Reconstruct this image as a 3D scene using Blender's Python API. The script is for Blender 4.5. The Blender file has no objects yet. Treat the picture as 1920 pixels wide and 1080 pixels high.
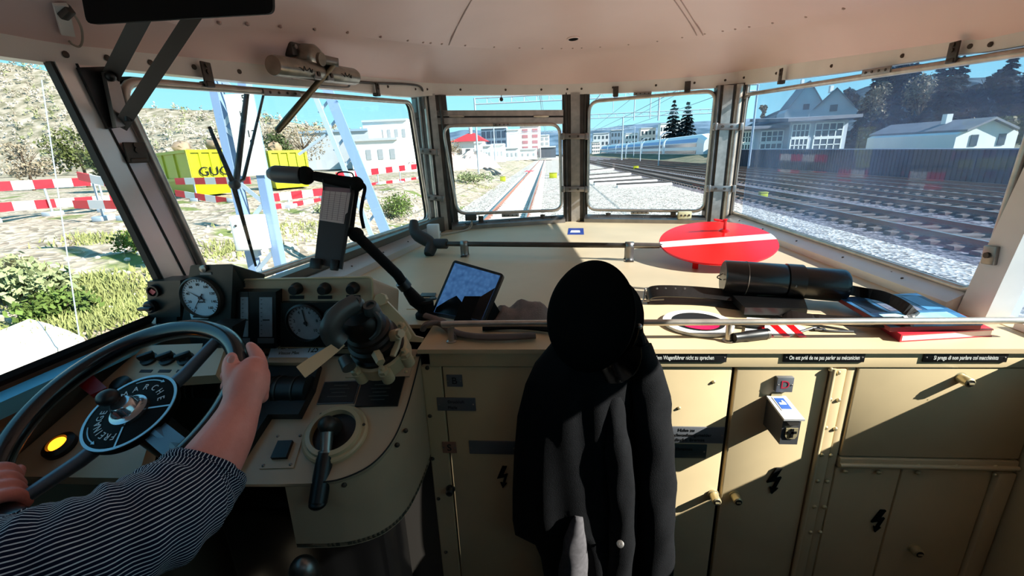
import bpy, bmesh, math, random
from mathutils import Vector, Matrix, Quaternion
random.seed(7)
V = Vector
PI = math.pi
SC = bpy.context.scene
COL = SC.collection

# ------------------------------------------------------------------ camera
FPX = 820.0
CAM = V((0.0, 0.0, 1.53))
def cam_axes(yaw, pitch, roll):
    y, p, r = (math.radians(a) for a in (yaw, pitch, roll))
    fw = V((-math.sin(y)*math.cos(p), math.cos(y)*math.cos(p), -math.sin(p)))
    rt = V((math.cos(y), math.sin(y), 0)); up = rt.cross(fw)
    return math.cos(r)*rt - math.sin(r)*up, math.sin(r)*rt + math.cos(r)*up, fw
CR, CU, CF = cam_axes(5, 17, 2.2)
cd = bpy.data.cameras.new('camera'); cam = bpy.data.objects.new('camera', cd); COL.objects.link(cam)
cd.sensor_width = 36.0; cd.lens = FPX/1920*36.0; cd.clip_start = 0.02; cd.clip_end = 2000
cam.matrix_world = Matrix(((CR.x, CU.x, -CF.x, CAM.x), (CR.y, CU.y, -CF.y, CAM.y), (CR.z, CU.z, -CF.z, CAM.z), (0, 0, 0, 1)))
SC.camera = cam
# ------------------------------------------------------------------ light and exposure
SC.view_settings.view_transform = 'Standard'; SC.view_settings.look = 'None'
SC.view_settings.exposure = 0.95; SC.view_settings.gamma = 1.0; SC.view_settings.use_curve_mapping = False
SUN_DIR = V((-3.0, 1.05, -1.95)).normalized()        # the way the sunlight travels
sl = bpy.data.lights.new('sun', 'SUN'); sl.energy = 8.2; sl.angle = math.radians(0.5); sl.color = (1.0, 0.95, 0.87)
sun = bpy.data.objects.new('sun', sl); COL.objects.link(sun)
sun.rotation_euler = SUN_DIR.to_track_quat('-Z', 'Y').to_euler(); sun.location = (6, -3, 6)
W = bpy.data.worlds.new('sky'); SC.world = W; W.use_nodes = True
nt = W.node_tree; nt.nodes.clear()
wo = nt.nodes.new('ShaderNodeOutputWorld'); bg = nt.nodes.new('ShaderNodeBackground')
tc = nt.nodes.new('ShaderNodeTexCoord'); sx = nt.nodes.new('ShaderNodeSeparateXYZ'); rp = nt.nodes.new('ShaderNodeValToRGB')
nt.links.new(tc.outputs['Generated'], sx.inputs[0]); nt.links.new(sx.outputs['Z'], rp.inputs[0])
rp.color_ramp.elements[0].position = 0.0; rp.color_ramp.elements[0].color = (0.42, 0.80, 0.92, 1)
rp.color_ramp.elements[1].position = 0.6; rp.color_ramp.elements[1].color = (0.14, 0.46, 0.74, 1)
e = rp.color_ramp.elements.new(0.13); e.color = (0.30, 0.72, 0.85, 1)
nt.links.new(rp.outputs[0], bg.inputs['Color']); bg.inputs['Strength'].default_value = 0.70
nt.links.new(bg.outputs[0], wo.inputs[0])
try:
    SC.cycles.use_denoising = True
    SC.cycles.max_bounces = 10; SC.cycles.diffuse_bounces = 5; SC.cycles.transparent_max_bounces = 16
    SC.cycles.caustics_reflective = False; SC.cycles.caustics_refractive = False
    SC.cycles.sample_clamp_indirect = 6.0
except Exception:
    pass

# ------------------------------------------------------------------ view rays: a photo pixel to a point of the place
def ray(px, py): return CF + CR*((px-960)/FPX) + CU*((540-py)/FPX)
def U(px, py, d): return CAM + ray(px, py)*d                     # at depth d
def on_plane(px, py, p0, n):
    d = ray(px, py); return CAM + d*((V(p0)-CAM).dot(n)/d.dot(n))
def on_z(px, py, z): return on_plane(px, py, V((0, 0, z)), V((0, 0, 1)))
def on_y(px, py, y): return on_plane(px, py, V((0, y, 0)), V((0, 1, 0)))
def on_x(px, py, x): return on_plane(px, py, V((x, 0, 0)), V((1, 0, 0)))

# ------------------------------------------------------------------ materials
def lin(c):
    return tuple(((v/12.92) if v <= 0.04045 else ((v+0.055)/1.055)**2.4) for v in c)
MATS = {}
def mat(name, rgb, rough=0.5, metal=0.0, var=0.0, vscale=8.0, bump=0.0, bscale=60.0, rgb2=None, coat=0.0, spec=0.5, emit=None, estr=1.0, detail=4.0, srgb=True):
    if name in MATS: return MATS[name]
    m = bpy.data.materials.new(name); m.use_nodes = True; n = m.node_tree; b = n.nodes['Principled BSDF']
    c = lin(rgb) if srgb else rgb
    b.inputs['Base Color'].default_value = (*c, 1); b.inputs['Roughness'].default_value = rough
    b.inputs['Metallic'].default_value = metal; b.inputs['Specular IOR Level'].default_value = spec
    if coat: b.inputs['Coat Weight'].default_value = coat; b.inputs['Coat Roughness'].default_value = 0.15
    if emit: b.inputs['Emission Color'].default_value = (*lin(emit), 1); b.inputs['Emission Strength'].default_value = estr
    if var or rgb2:
        t = n.nodes.new('ShaderNodeTexCoord'); z = n.nodes.new('ShaderNodeTexNoise'); z.inputs['Scale'].default_value = vscale; z.inputs['Detail'].default_value = detail
        n.links.new(t.outputs['Object'], z.inputs['Vector'])
        r = n.nodes.new('ShaderNodeValToRGB'); r.color_ramp.elements[0].position = 0.35; r.color_ramp.elements[1].position = 0.65
        c2 = lin(rgb2) if rgb2 else tuple(v*(1-var) for v in c)
        r.color_ramp.elements[0].color = (*c2, 1); r.color_ramp.elements[1].color = (*c, 1)
        n.links.new(z.outputs['Fac'], r.inputs[0]); n.links.new(r.outputs[0], b.inputs['Base Color'])
    if bump:
        t = n.nodes.new('ShaderNodeTexCoord'); z = n.nodes.new('ShaderNodeTexNoise'); z.inputs['Scale'].default_value = bscale; z.inputs['Detail'].default_value = 3
        bp = n.nodes.new('ShaderNodeBump'); bp.inputs['Strength'].default_value = bump; bp.inputs['Distance'].default_value = 0.01
        n.links.new(t.outputs['Object'], z.inputs['Vector']); n.links.new(z.outputs['Fac'], bp.inputs['Height']); n.links.new(bp.outputs[0], b.inputs['Normal'])
    MATS[name] = m; return m
def glass(name, tint=(1, 1, 1), dust=0.0, veilcol=(0.8, 0.85, 0.9), refl=1.0):
    m = bpy.data.materials.new(name); m.use_nodes = True; n = m.node_tree; n.nodes.clear()
    o = n.nodes.new('ShaderNodeOutputMaterial'); t = n.nodes.new('ShaderNodeBsdfTransparent'); g = n.nodes.new('ShaderNodeBsdfGlossy')
    t.inputs[0].default_value = (*tint, 1); g.inputs['Roughness'].default_value = 0.0
    lw = n.nodes.new('ShaderNodeLayerWeight'); lw.inputs['Blend'].default_value = 0.5
    pw = n.nodes.new('ShaderNodeMath'); pw.operation = 'POWER'; pw.inputs[1].default_value = 5.0
    mu = n.nodes.new('ShaderNodeMath'); mu.operation = 'MULTIPLY_ADD'; mu.inputs[1].default_value = 0.55*refl; mu.inputs[2].default_value = 0.03*refl
    mx = n.nodes.new('ShaderNodeMixShader'); n.links.new(lw.outputs['Facing'], pw.inputs[0]); n.links.new(pw.outputs[0], mu.inputs[0]); n.links.new(mu.outputs[0], mx.inputs[0])
    n.links.new(t.outputs[0], mx.inputs[1]); n.links.new(g.outputs[0], mx.inputs[2]); last = mx
    if dust:
        d = n.nodes.new('ShaderNodeBsdfDiffuse'); d.inputs[0].default_value = (*veilcol, 1)
        c = n.nodes.new('ShaderNodeTexCoord'); z = n.nodes.new('ShaderNodeTexNoise'); z.inputs['Scale'].default_value = 3.0; z.inputs['Detail'].default_value = 5
        n.links.new(c.outputs['Object'], z.inputs['Vector'])
        m2 = n.nodes.new('ShaderNodeMath'); m2.operation = 'MULTIPLY'; m2.inputs[1].default_value = dust*2; n.links.new(z.outputs['Fac'], m2.inputs[0])
        mx2 = n.nodes.new('ShaderNodeMixShader'); n.links.new(m2.outputs[0], mx2.inputs[0]); n.links.new(mx.outputs[0], mx2.inputs[1]); n.links.new(d.outputs[0], mx2.inputs[2]); last = mx2
    n.links.new(last.outputs[0], o.inputs[0]); MATS[name] = m; return m

M_CREAM = mat('cream_paint', (0.78, 0.70, 0.55), 0.36, var=0.10, vscale=5)
M_DESK = mat('desk_paint', (0.82, 0.725, 0.575), 0.45, var=0.08, vscale=4, spec=0.25)
M_CEIL = mat('ceiling_paint', (0.92, 0.81, 0.78), 0.38, var=0.05, vscale=3)
M_HEAD = mat('header_paint', (0.91, 0.90, 0.87), 0.34, var=0.06, vscale=9)
M_CHROME = mat('brushed_aluminium', (0.76, 0.73, 0.69), 0.30, 0.7, var=0.25, vscale=25)
M_STEEL = mat('steel', (0.60, 0.58, 0.56), 0.35, 0.9, var=0.2, vscale=15)
M_DSTEEL = mat('dull_steel', (0.33, 0.31, 0.29), 0.45, 0.7, var=0.3, vscale=15)
M_BLACK = mat('black_plastic', (0.045, 0.045, 0.05), 0.4)
M_MATTE = mat('matte_black', (0.03, 0.03, 0.033), 0.8, spec=0.2)
M_SEAL = mat('black_sealant', (0.04, 0.04, 0.04), 0.7)
M_GREEN = mat('dark_green_enamel', (0.13, 0.16, 0.155), 0.4, var=0.15, vscale=10)
M_SCREW = mat('screw', (0.30, 0.27, 0.24), 0.5, 0.6)
M_WHITE = mat('white_paint', (0.90, 0.90, 0.88), 0.5)
M_RED = mat('red_enamel', (0.88, 0.03, 0.05), 0.25, coat=0.4)
M_FLOOR = mat('floor_rubber', (0.10, 0.10, 0.10), 0.8, var=0.3)
M_PANE = glass('window_glass', (0.98, 1.0, 1.0))
M_PANED = glass('dusty_veil_glass', (0.86, 0.92, 0.99), dust=0.12, veilcol=(0.42, 0.62, 0.92), refl=0.5)  # dust film coloured blue to paint the hazy veil over the view

# ------------------------------------------------------------------ frames and the mesh collector
def fr(o, x, y):
    x = V(x).normalized(); z = x.cross(V(y)).normalized(); y = z.cross(x)
    return Matrix(((x.x, y.x, z.x, o[0]), (x.y, y.y, z.y, o[1]), (x.z, y.z, z.z, o[2]), (0, 0, 0, 1)))
def frz(o, z, xh=(1, 0, 0)):
    z = V(z).normalized(); xh = V(xh)
    if abs(z.dot(xh.normalized())) > 0.98: xh = V((0, 1, 0))
    y = z.cross(xh).normalized(); x = y.cross(z)
    return Matrix(((x.x, y.x, z.x, o[0]), (x.y, y.y, z.y, o[1]), (x.z, y.z, z.z, o[2]), (0, 0, 0, 1)))
T = Matrix.Translation
class MB:
    def __init__(s): s.v = []; s.f = []; s.m = []; s.k = 0
    def add(s, vs, fs, F=None):
        n = len(s.v)
        s.v += [(F @ V(p)) if F else V(p) for p in vs]
        for q in fs: s.f.append([i+n for i in q]); s.m.append(s.k)
        return s
    def mat(s, k): s.k = k; return s
    def addbm(s, bm, F=None):
        bm.verts.index_update()
        s.add([v.co.copy() for v in bm.verts], [[v.index for v in f.verts] for f in bm.faces], F); bm.free(); return s
    def box(s, F, sx, sy, sz, bev=0.0, seg=2):
        bm = bmesh.new(); bmesh.ops.create_cube(bm, size=1.0)
        for v in bm.verts: v.co = V((v.co.x*sx, v.co.y*sy, v.co.z*sz))
        if bev: bmesh.ops.bevel(bm, geom=bm.edges[:], offset=min(bev, 0.49*min(sx, sy, sz)), segments=seg, affect='EDGES', profile=0.5)
        return s.addbm(bm, F)
    def tube(s, pts, r, n=10, closed=False, caps=True, flat=1.0):
        pts = [V(p) for p in pts]; N = len(pts); rs = r if isinstance(r, (list, tuple)) else [r]*N
        tan = []
        for i in range(N):
            a = pts[(i-1) % N] if (closed or i > 0) else pts[0]; b = pts[(i+1) % N] if (closed or i < N-1) else pts[-1]
            t = (b-a); tan.append(t.normalized() if t.length > 1e-9 else V((0, 0, 1)))
        up = V((0, 0, 1)) if abs(tan[0].z) < 0.9 else V((1, 0, 0))
        x = up.cross(tan[0]).normalized(); vs = []; fs = []
        for i in range(N):
            x = (x - tan[i]*x.dot(tan[i])).normalized(); y = tan[i].cross(x)
            for j in range(n):
                a = 2*PI*j/n; vs.append(pts[i] + (x*math.cos(a) + y*math.sin(a)*flat)*rs[i])
        for i in range(N if closed else N-1):
            for j in range(n):
                k = (j+1) % n; a = i*n; b = ((i+1) % N)*n
                fs.append([a+j, a+k, b+k, b+j])
        if caps and not closed: fs.append(list(range(n))[::-1]); fs.append([(N-1)*n+j for j in range(n)])
        return s.add(vs, fs)
    def cyl(s, p0, p1, r0, r1=None, n=20): return s.tube([p0, p1], [r0, r0 if r1 is None else r1], n)
    def lathe(s, F, prof, n=28, caps=True):
        vs = []; fs = []; K = len(prof)
        for (r, z) in prof:
            for j in range(n):
                a = 2*PI*j/n; vs.append((r*math.cos(a), r*math.sin(a), z))
        for i in range(K-1):
            for j in range(n):
                k = (j+1) % n; fs.append([i*n+j, i*n+k, (i+1)*n+k, (i+1)*n+j])
        if caps:
            if prof[0][0] > 1e-6: fs.append(list(range(n))[::-1])
            if prof[-1][0] > 1e-6: fs.append([(K-1)*n+j for j in range(n)])
        return s.add(vs, fs, F)
    def prism(s, F, poly, h, z0=0.0, holes=None):
        n = len(poly); vs = [(x, y, z0) for x, y in poly] + [(x, y, z0+h) for x, y in poly]
        fs = [list(range(n))[::-1], [n+i for i in range(n)]] + [[i, (i+1) % n, n+(i+1) % n, n+i] for i in range(n)]
        return s.add(vs, fs, F)
    def prism3(s, pts, off):
        n = len(pts); off = V(off); vs = [V(p) for p in pts] + [V(p)+off for p in pts]
        fs = [list(range(n))[::-1], [n+i for i in range(n)]] + [[i, (i+1) % n, n+(i+1) % n, n+i] for i in range(n)]
        return s.add(vs, fs)
    def loft(s, rows, closed_u=False, closed_v=False):
        R = len(rows); n = len(rows[0]); vs = [p for r in rows for p in r]; fs = []
        for i in range(R if closed_v else R-1):
            for j in range(n if closed_u else n-1):
                k = (j+1) % n; i2 = (i+1) % R; fs.append([i*n+j, i*n+k, i2*n+k, i2*n+j])
        return s.add(vs, fs)
    def ball(s, F, rx, ry, rz, n=16, m=10):
        vs = []; fs = []
        for i in range(m+1):
            t = PI*i/m
            for j in range(n):
                a = 2*PI*j/n; vs.append((rx*math.sin(t)*math.cos(a), ry*math.sin(t)*math.sin(a), rz*math.cos(t)))
        for i in range(m):
            for j in range(n):
                k = (j+1) % n; fs.append([i*n+j, i*n+k, (i+1)*n+k, (i+1)*n+j])
        return s.add(vs, fs, F)
    def ring(s, F, r0, r1, h, n=40):
        prof = [(r0, 0), (r1, 0), (r1, h), (r0, h), (r0, 0)]
        return s.lathe(F, prof, n, caps=False)
    def text(s, F, body, size, depth=0.0006, align='CENTER', xs=1.0, shear=0.0):
        cu = bpy.data.curves.new('t', 'FONT'); cu.body = body; cu.size = size; cu.align_x = align; cu.align_y = 'CENTER'; cu.extrude = depth; cu.shear = shear; cu.resolution_u = 3
        ob = bpy.data.objects.new('t', cu); COL.objects.link(ob); bpy.context.view_layer.update()
        me = ob.evaluated_get(bpy.context.evaluated_depsgraph_get()).to_mesh()
        vs = [V((v.co.x*xs, v.co.y, v.co.z)) for v in me.vertices]; fs = [list(p.vertices) for p in me.polygons]
        s.add(vs, fs, F); ob.to_mesh_clear(); bpy.data.objects.remove(ob); bpy.data.curves.remove(cu); return s
    def build(s, name, mats, parent=None, smooth=True, label=None, cat=None, group=None, kind=None, ang=0.7, weld=False, fix=True):
        if not isinstance(mats, (list, tuple)): mats = [mats]
        root = parent
        while root is not None and root.parent is not None: root = root.parent
        if root is not None: off = V(root['_o'])
        else:
            lo = V([min(p[i] for p in s.v) for i in range(3)]); hi = V([max(p[i] for p in s.v) for i in range(3)])
            off = V(((lo.x+hi.x)/2, (lo.y+hi.y)/2, lo.z))
        bm = bmesh.new(); vv = [bm.verts.new(p-off) for p in s.v]
        for q, k in zip(s.f, s.m):
            try: f = bm.faces.new([vv[i] for i in q]); f.material_index = min(k, len(mats)-1)
            except ValueError: pass
        if weld: bmesh.ops.remove_doubles(bm, verts=bm.verts[:], dist=1e-5)
        if fix: bmesh.ops.recalc_face_normals(bm, faces=bm.faces[:])
        if smooth:
            for f in bm.faces: f.smooth = True
            for e in bm.edges:
                if len(e.link_faces) == 2 and e.calc_face_angle(0) > ang: e.smooth = False
        me = bpy.data.meshes.new(name); bm.to_mesh(me); bm.free()
        for m in mats: me.materials.append(m)
        o = bpy.data.objects.new(name, me); COL.objects.link(o)
        if parent is not None: o.parent = parent
        else: o.location = off; o['_o'] = tuple(off)
        tag(o, label, cat, group, kind); return o
def tag(o, label=None, cat=None, group=None, kind=None):
    if label: o['label'] = label
    if cat: o['category'] = cat
    if group: o['group'] = group
    if kind: o['kind'] = kind
    return o
def thing(name, loc, label, cat, group=None, kind=None):
    o = bpy.data.objects.new(name, None); COL.objects.link(o); o.location = V(loc); o['_o'] = tuple(V(loc)); o.empty_display_size = 0.1
    return tag(o, label, cat, group, kind)
def struct(mb, name, mats, parent=None, label=None, **k):
    return mb.build(name, mats, parent, kind='structure' if parent is None else None, label=label, **k)
def rquad(c, r, n=6):
    out = []; N = len(c); c = [V(p) for p in c]
    for i in range(N):
        p = c[i]; a = (c[i-1]-p).normalized(); b = (c[(i+1) % N]-p).normalized()
        p0 = p+a*r; p2 = p+b*r
        for k in range(n+1):
            t = k/n; out.append(p0*(1-t)**2 + p*2*t*(1-t) + p2*t*t)
    return out
def bez(pts, n=8, closed=False):                                   # Catmull-Rom through the points
    pts = [V(p) for p in pts]; out = []; N = len(pts)
    for i in range(N if closed else N-1):
        p1 = pts[i]; p2 = pts[(i+1) % N]
        p0 = pts[i-1] if (closed or i > 0) else p1*2-p2
        p3 = pts[(i+2) % N] if (closed or i < N-2) else p2*2-p1
        for k in range(n):
            t = k/n; out.append(0.5*((2*p1)+(p2-p0)*t+(2*p0-5*p1+4*p2-p3)*t*t+(3*p1-p0-3*p2+p3)*t**3))
    if not closed: out.append(pts[-1])
    return out
def hexa(mb, q, off):
    """a block: quad q (4 points) swept by off"""
    return mb.prism3(q, off)
def strip(mb, a, b, w, t, nrm):
    """flat bar from a to b, width w across, thickness t along nrm"""
    a = V(a); b = V(b); nrm = V(nrm).normalized(); d = (b-a).normalized(); s = d.cross(nrm).normalized()*(w/2)
    return mb.prism3([a-s, b-s, b+s, a+s], nrm*t)
# ================================================================== the cab shell
from mathutils.bvhtree import BVHTree
NL = V((-0.9889, 0.1483, 0)); NCL = V((-0.2704, 0.9627, 0)); NCR = V((0.2520, 0.9677, 0)); NR = V((1, 0, 0))
def Lp(px, py): return on_plane(px, py, (-0.70, 3.0, 1), NL)
def CLp(px, py): return on_plane(px, py, (-0.70, 2.95, 1), NCL)
def CRp(px, py): return on_plane(px, py, (1.15, 2.95, 1), NCR)
def Rp(px, py): return on_plane(px, py, (1.2, 0, 0), NR)
PLAN = [(-1.05, -1.2), (-1.05, 0.85), (-0.70, 2.95), (0.19, 3.2), (1.15, 2.95), (1.2, 2.9), (1.2, -1.2)]

# floor and lower walls
b = MB(); b.prism(Matrix(), [(-1.1, -1.25), (1.25, -1.25), (1.25, 2.95), (0.19, 3.25), (-0.75, 3.0), (-1.1, 0.9)], 0.04, -0.04); struct(b, 'floor', M_FLOOR)
def wallseg(name, pts, z0, z1, m, out=0.05):
    b = MB()
    for p, q in zip(pts[:-1], pts[1:]):
        p = V((*p, 0)); q = V((*q, 0)); n = (q-p).cross(V((0, 0, 1))).normalized()*-out
        b.prism3([p+V((0, 0, z0)), q+V((0, 0, z0)), q+V((0, 0, z1)), p+V((0, 0, z1))], n)
    return struct(b, name, m)
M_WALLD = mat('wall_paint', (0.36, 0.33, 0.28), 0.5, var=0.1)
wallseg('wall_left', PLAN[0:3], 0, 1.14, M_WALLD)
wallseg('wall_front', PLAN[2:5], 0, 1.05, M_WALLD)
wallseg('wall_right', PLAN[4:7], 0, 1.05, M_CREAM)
b = MB(); b.box(T((0.08, -1.225, 1.0)), 2.35, 0.05, 2.0); struct(b, 'wall_rear', mat('rear_wall_brown', (0.34, 0.27, 0.21), 0.6, var=0.15))
wallseg('trim_1', [(-1.05, -1.2), (-1.05, -0.35)], 1.14, 1.80, M_CEIL)
wallseg('trim_2', [(1.2, -0.75), (1.2, -1.2)], 1.05, 1.80, M_CEIL)

# header strip, cove and ceiling
H0 = [V((-1.05, -1.2, 1.72)), V((-1.05, 0.2, 1.735)), Lp(0, 105), Lp(192, 126), Lp(330, 140), Lp(480, 155), Lp(639, 168), Lp(764, 181), CLp(815, 179), CLp(948, 178), CLp(1051, 177),
      CRp(1106, 176), CRp(1230, 171), CRp(1348, 164), Rp(1410, 157), Rp(1572, 137), Rp(1793, 103), Rp(1920, 85), V((1.2, 0.3, 1.70)), V((1.2, -1.2, 1.70))]
H1 = [V((-1.05, -1.2, 1.77)), V((-1.05, 0.2, 1.78)), Lp(0, 62), Lp(208, 92), Lp(340, 106), Lp(480, 120), Lp(642, 139), Lp(770, 152), CLp(815, 156), CLp(948, 159), CLp(1051, 158),
      CRp(1103, 156), CRp(1230, 149), CRp(1340, 140), Rp(1410, 130), Rp(1548, 111), Rp(1787, 78), Rp(1920, 58), V((1.2, 0.3, 1.75)), V((1.2, -1.2, 1.75))]
ER = [V((-0.86, -1.2, 1.84)), V((-0.86, 0.3, 1.84)), on_z(300, 38, 1.86), on_z(430, 49, 1.90), on_z(622, 63, 1.98), on_z(740, 77, 2.03), on_z(817, 85, 2.07), on_z(948, 92, 2.11), on_z(1080, 93, 2.13),
      on_z(1200, 84, 2.12), on_z(1319, 67, 2.09), on_z(1488, 40, 2.03), on_z(1652, 3, 1.95), V((1.03, 1.0, 1.88)), V((1.0, 0.3, 1.86)), V((1.0, -1.2, 1.86))]
def resample(pts, n):
    pts = bez(pts, 6); d = [0]
    for a, c in zip(pts[:-1], pts[1:]): d.append(d[-1]+(c-a).length)
    out = []; j = 0
    for i in range(n):
        t = d[-1]*i/(n-1)
        while j < len(d)-2 and d[j+1] < t: j += 1
        out.append(pts[j].lerp(pts[j+1], (t-d[j])/max(1e-9, d[j+1]-d[j])))
    return out
def by_h(rows_len, pts): return resample(pts, rows_len)
NH = 90
h0 = bez(H0, 5); h1 = bez(H1, 5); NH = len(h0)
# the same stations on the ceiling edge: by plan direction from the middle of the cab
def azim(p): return math.atan2(p.x-0.1, max(p.y-0.6, 0.0) if p.y > 0.6 else 0) if p.y > 0.6 else (PI/2+(0.6-p.y) if p.x > 0.1 else -PI/2-(0.6-p.y))
ep = bez(ER, 12); ea = [azim(p) for p in ep]
def e_at(a):
    if a <= ea[0]: return ep[0]
    for i in range(len(ep)-1):
        if ea[i] <= a <= ea[i+1]: return ep[i].lerp(ep[i+1], (a-ea[i])/max(1e-9, ea[i+1]-ea[i]))
    return ep[-1]
er = [e_at(azim(p)) for p in h1]
def inw(p):
    q = V((0.1-p.x, 1.0-p.y if p.y > 1 else 0, 0)); return q.normalized()
b = MB()
b.loft([h0, h1, [p+inw(p)*-0.04+V((0, 0, 0)) for p in h1], [p+inw(p)*-0.04 for p in h0]], closed_v=True)
b.mat(1)
for i in range(3, NH-2, 3):
    m = h0[i].lerp(h1[i], 0.5)
    b.lathe(frz(m+inw(m)*0.001, inw(m)), [(0.007, 0), (0.007, 0.002), (0.004, 0.004), (0, 0.004)], 10)
struct(b, 'trim_3', [M_HEAD, M_SCREW], label='pale painted metal header strip above the windows, with screws')
ceil = MB(); rows = []
for k in range(9):
    t = k/8; rows.append([h1[i]*(1-t)**2 + V((h1[i].x*0.55+er[i].x*0.45, h1[i].y*0.55+er[i].y*0.45, er[i].z-0.01))*2*t*(1-t) + er[i]*t*t for i in range(NH)])
ceil.loft(rows)
rows = []
for k in range(11):
    t = k/10; rows.append([V((er[i].x*(1-t)+0.12*t, er[i].y*(1-t)+min(er[i].y, 1.9)*t, er[i].z+(2.19-er[i].z)*(1-(1-t)**1.8)+0.008*(1 if k else 0))) for i in range(NH)])
ceil.loft(rows)
BV = BVHTree.FromPolygons([tuple(p) for p in ceil.v], ceil.f)
def ceil_hit(px, py):
    p, n, i, d = BV.ray_cast(CAM, ray(px, py).normalized())
    if p is None: return U(px, py, 1.0), V((0, 0, -1))
    if n.dot(ray(px, py)) > 0: n = -n
    return p, n
# joint strips and rivets pressed in the ceiling panels
ceil.mat(1)
for line in ([(842, 84), (858, 48), (884, 0)], [(1318, 66), (1300, 38), (1276, 0)], [(1306, 66), (1290, 38), (1264, 0)]):
    pts = [ceil_hit(*q) for q in line]
    ceil.tube([p+n*0.0 for p, n in pts], 0.003, 6)
ceil.mat(1)
for i in range(6, NH-6, 2):
    p = er[i]+inw(er[i])*0.02+V((0, 0, 0.004)); ceil.lathe(frz(p, (0, 0, -1)), [(0.006, -0.004), (0.006, 0.002), (0, 0.005)], 8)
struct(ceil, 'ceiling', [M_CEIL, mat('ceiling_joint', (0.70, 0.60, 0.56), 0.4)])

# ------------------------------------------------------------------ windows
def pane_poly(pts, n, t=0.004):
    b = MB(); b.prism3([V(p)+n*0.03 for p in pts], n*t); return b
def bar3(a, c, r): return [V(a), V(c)]
def clip(parent, P, px, py, w, h, n, name='bracket', mats=None):
    """a small screwed holding bracket standing on the pane frame, px centre / size in metres"""
    c = P(px, py); b = MB(); F = fr(c-n*0.02, n.cross(V((0, 0, 1))), (0, 0, 1))
    b.box(F, w, h, 0.006, 0.002); b.box(F @ T((0, -h*0.42, -0.008)), w*0.8, h*0.25, 0.03, 0.003)
    b.mat(1)
    for s in ((0.28,) if h < 0.03 else (0.1, 0.36)):
        b.cyl(F @ V((0, s*h, 0)), F @ V((0, s*h, 0.007)), 0.006, n=10); b.cyl(F @ V((0, s*h, 0)), F @ V((0, s*h, -0.007)), 0.006, n=10)
    b.build(name, mats or [M_DSTEEL, M_SCREW], parent)
def frame_tube(parent, P, c, n, r=0.011, rad=0.06):
    pts = [P(*q)-n*0.005 for q in c]
    b = MB(); b.tube(rquad(pts, rad), r, 10, closed=True); b.build('frame', M_CHROME, parent)
    s = MB(); cen = sum(pts, V())/4
    s.tube([cen+(p-cen)*1.012+n*0.02 for p in rquad(pts, rad)], 0.010, 6, closed=True); s.build('rubber_seal', M_SEAL, parent)
def windowobj(name, P, c, n, pane, m, label, clips=(), rad=0.06, plates=()):
    w = thing(name, sum((V(p) for p in pane), V())/len(pane), label, None, None, 'structure')
    pane_poly(pane, n).build('pane', m, w, smooth=False)
    if c: frame_tube(w, P, c, n, rad=rad)
    for (px, py, ww, hh) in clips: clip(w, P, px, py, ww, hh, n)
    for (px, py, ln) in plates:                                    # riveted joint plate on the frame
        p = P(px, py)-n*0.017; dx = P(px+ln, py+plates_sl)-P(px, py); F = fr(p, dx, (0, 0, 1)); bb = MB(); bb.box(F, dx.length, 0.022, 0.006, 0.002); bb.mat(1)
        for t in (-0.35, -0.12, 0.12, 0.35): bb.cyl(F @ V((t*dx.length, 0, -0.005)), F @ V((t*dx.length, 0, 0.005)), 0.0045, n=8)
        bb.build('joint_plate', [M_STEEL, M_SCREW], w)
    return w
def zq(p, q, z0, z1): return [V((*p, z0)), V((*q, z0)), V((*q, z1)), V((*p, z1))]
plates_sl = 3
windowobj('window_1', Lp, [(214, 151), (769, 192), (803, 411), (398, 545)], NL, zq((-1.0, 1.02), (-0.71, 2.95), 1.07, 1.93), M_PANE, 'large left front windscreen pane', [(378, 140, 0.032, 0.062), (701, 168, 0.032, 0.055), (243, 286, 0.05, 0.045)], plates=[(522, 175, 62)])
plates_sl = -1
windowobj('window_2', CLp, [(830, 236), (1049, 233), (1053, 394), (858, 401)], NCL, zq((-0.70, 2.95), (0.14, 3.186), 1.07, 1.76), M_PANE, 'centre left hinged lower pane', [(901, 411, 0.035, 0.05), (1016, 408, 0.035, 0.05)], 0.07, plates=[(940, 234, 32), (956, 403, 32)])
windowobj('window_3', CLp, None, NCL, zq((-0.70, 2.95), (0.14, 3.186), 1.78, 1.95), M_PANE, 'narrow fixed light above the centre left pane')
windowobj('window_4', CRp, [(1105, 191), (1343, 170), (1320, 396), (1102, 393)], NCR, zq((0.24, 3.187), (1.13, 2.955), 1.07, 1.95), M_PANE, 'centre right windscreen pane', [(1155, 172, 0.035, 0.06), (1289, 163, 0.035, 0.06), (1141, 405, 0.035, 0.05), (1262, 404, 0.035, 0.05)], 0.07, plates=[(1205, 176, 34), (1200, 398, 34)])
plates_sl = -9
windowobj('window_5', Rp, [(1398, 178), (1990, 88), (1838, 551), (1366, 395)], NR, zq((1.2, 2.9), (1.2, 1.12), 1.07, 1.95), M_PANED, 'large right front windscreen pane', [(1471, 142, 0.03, 0.07), (1801, 97, 0.035, 0.055), (1684, 521, 0.04, 0.05)], plates=[(1652, 133, 60)])
windowobj('window_6', Lp, None, V((-1, 0, 0)), zq((-1.05, -0.35), (-1.01, 0.98), 1.14, 1.80), M_PANE, 'driver side window left of the pillar')
windowobj('window_7', Rp, None, NR, zq((1.2, 1.1), (1.2, -0.75), 1.06, 1.78), M_PANE, 'side window right of the right pillar')  # real side window, lengthened rearward out of view to let in more sun

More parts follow.
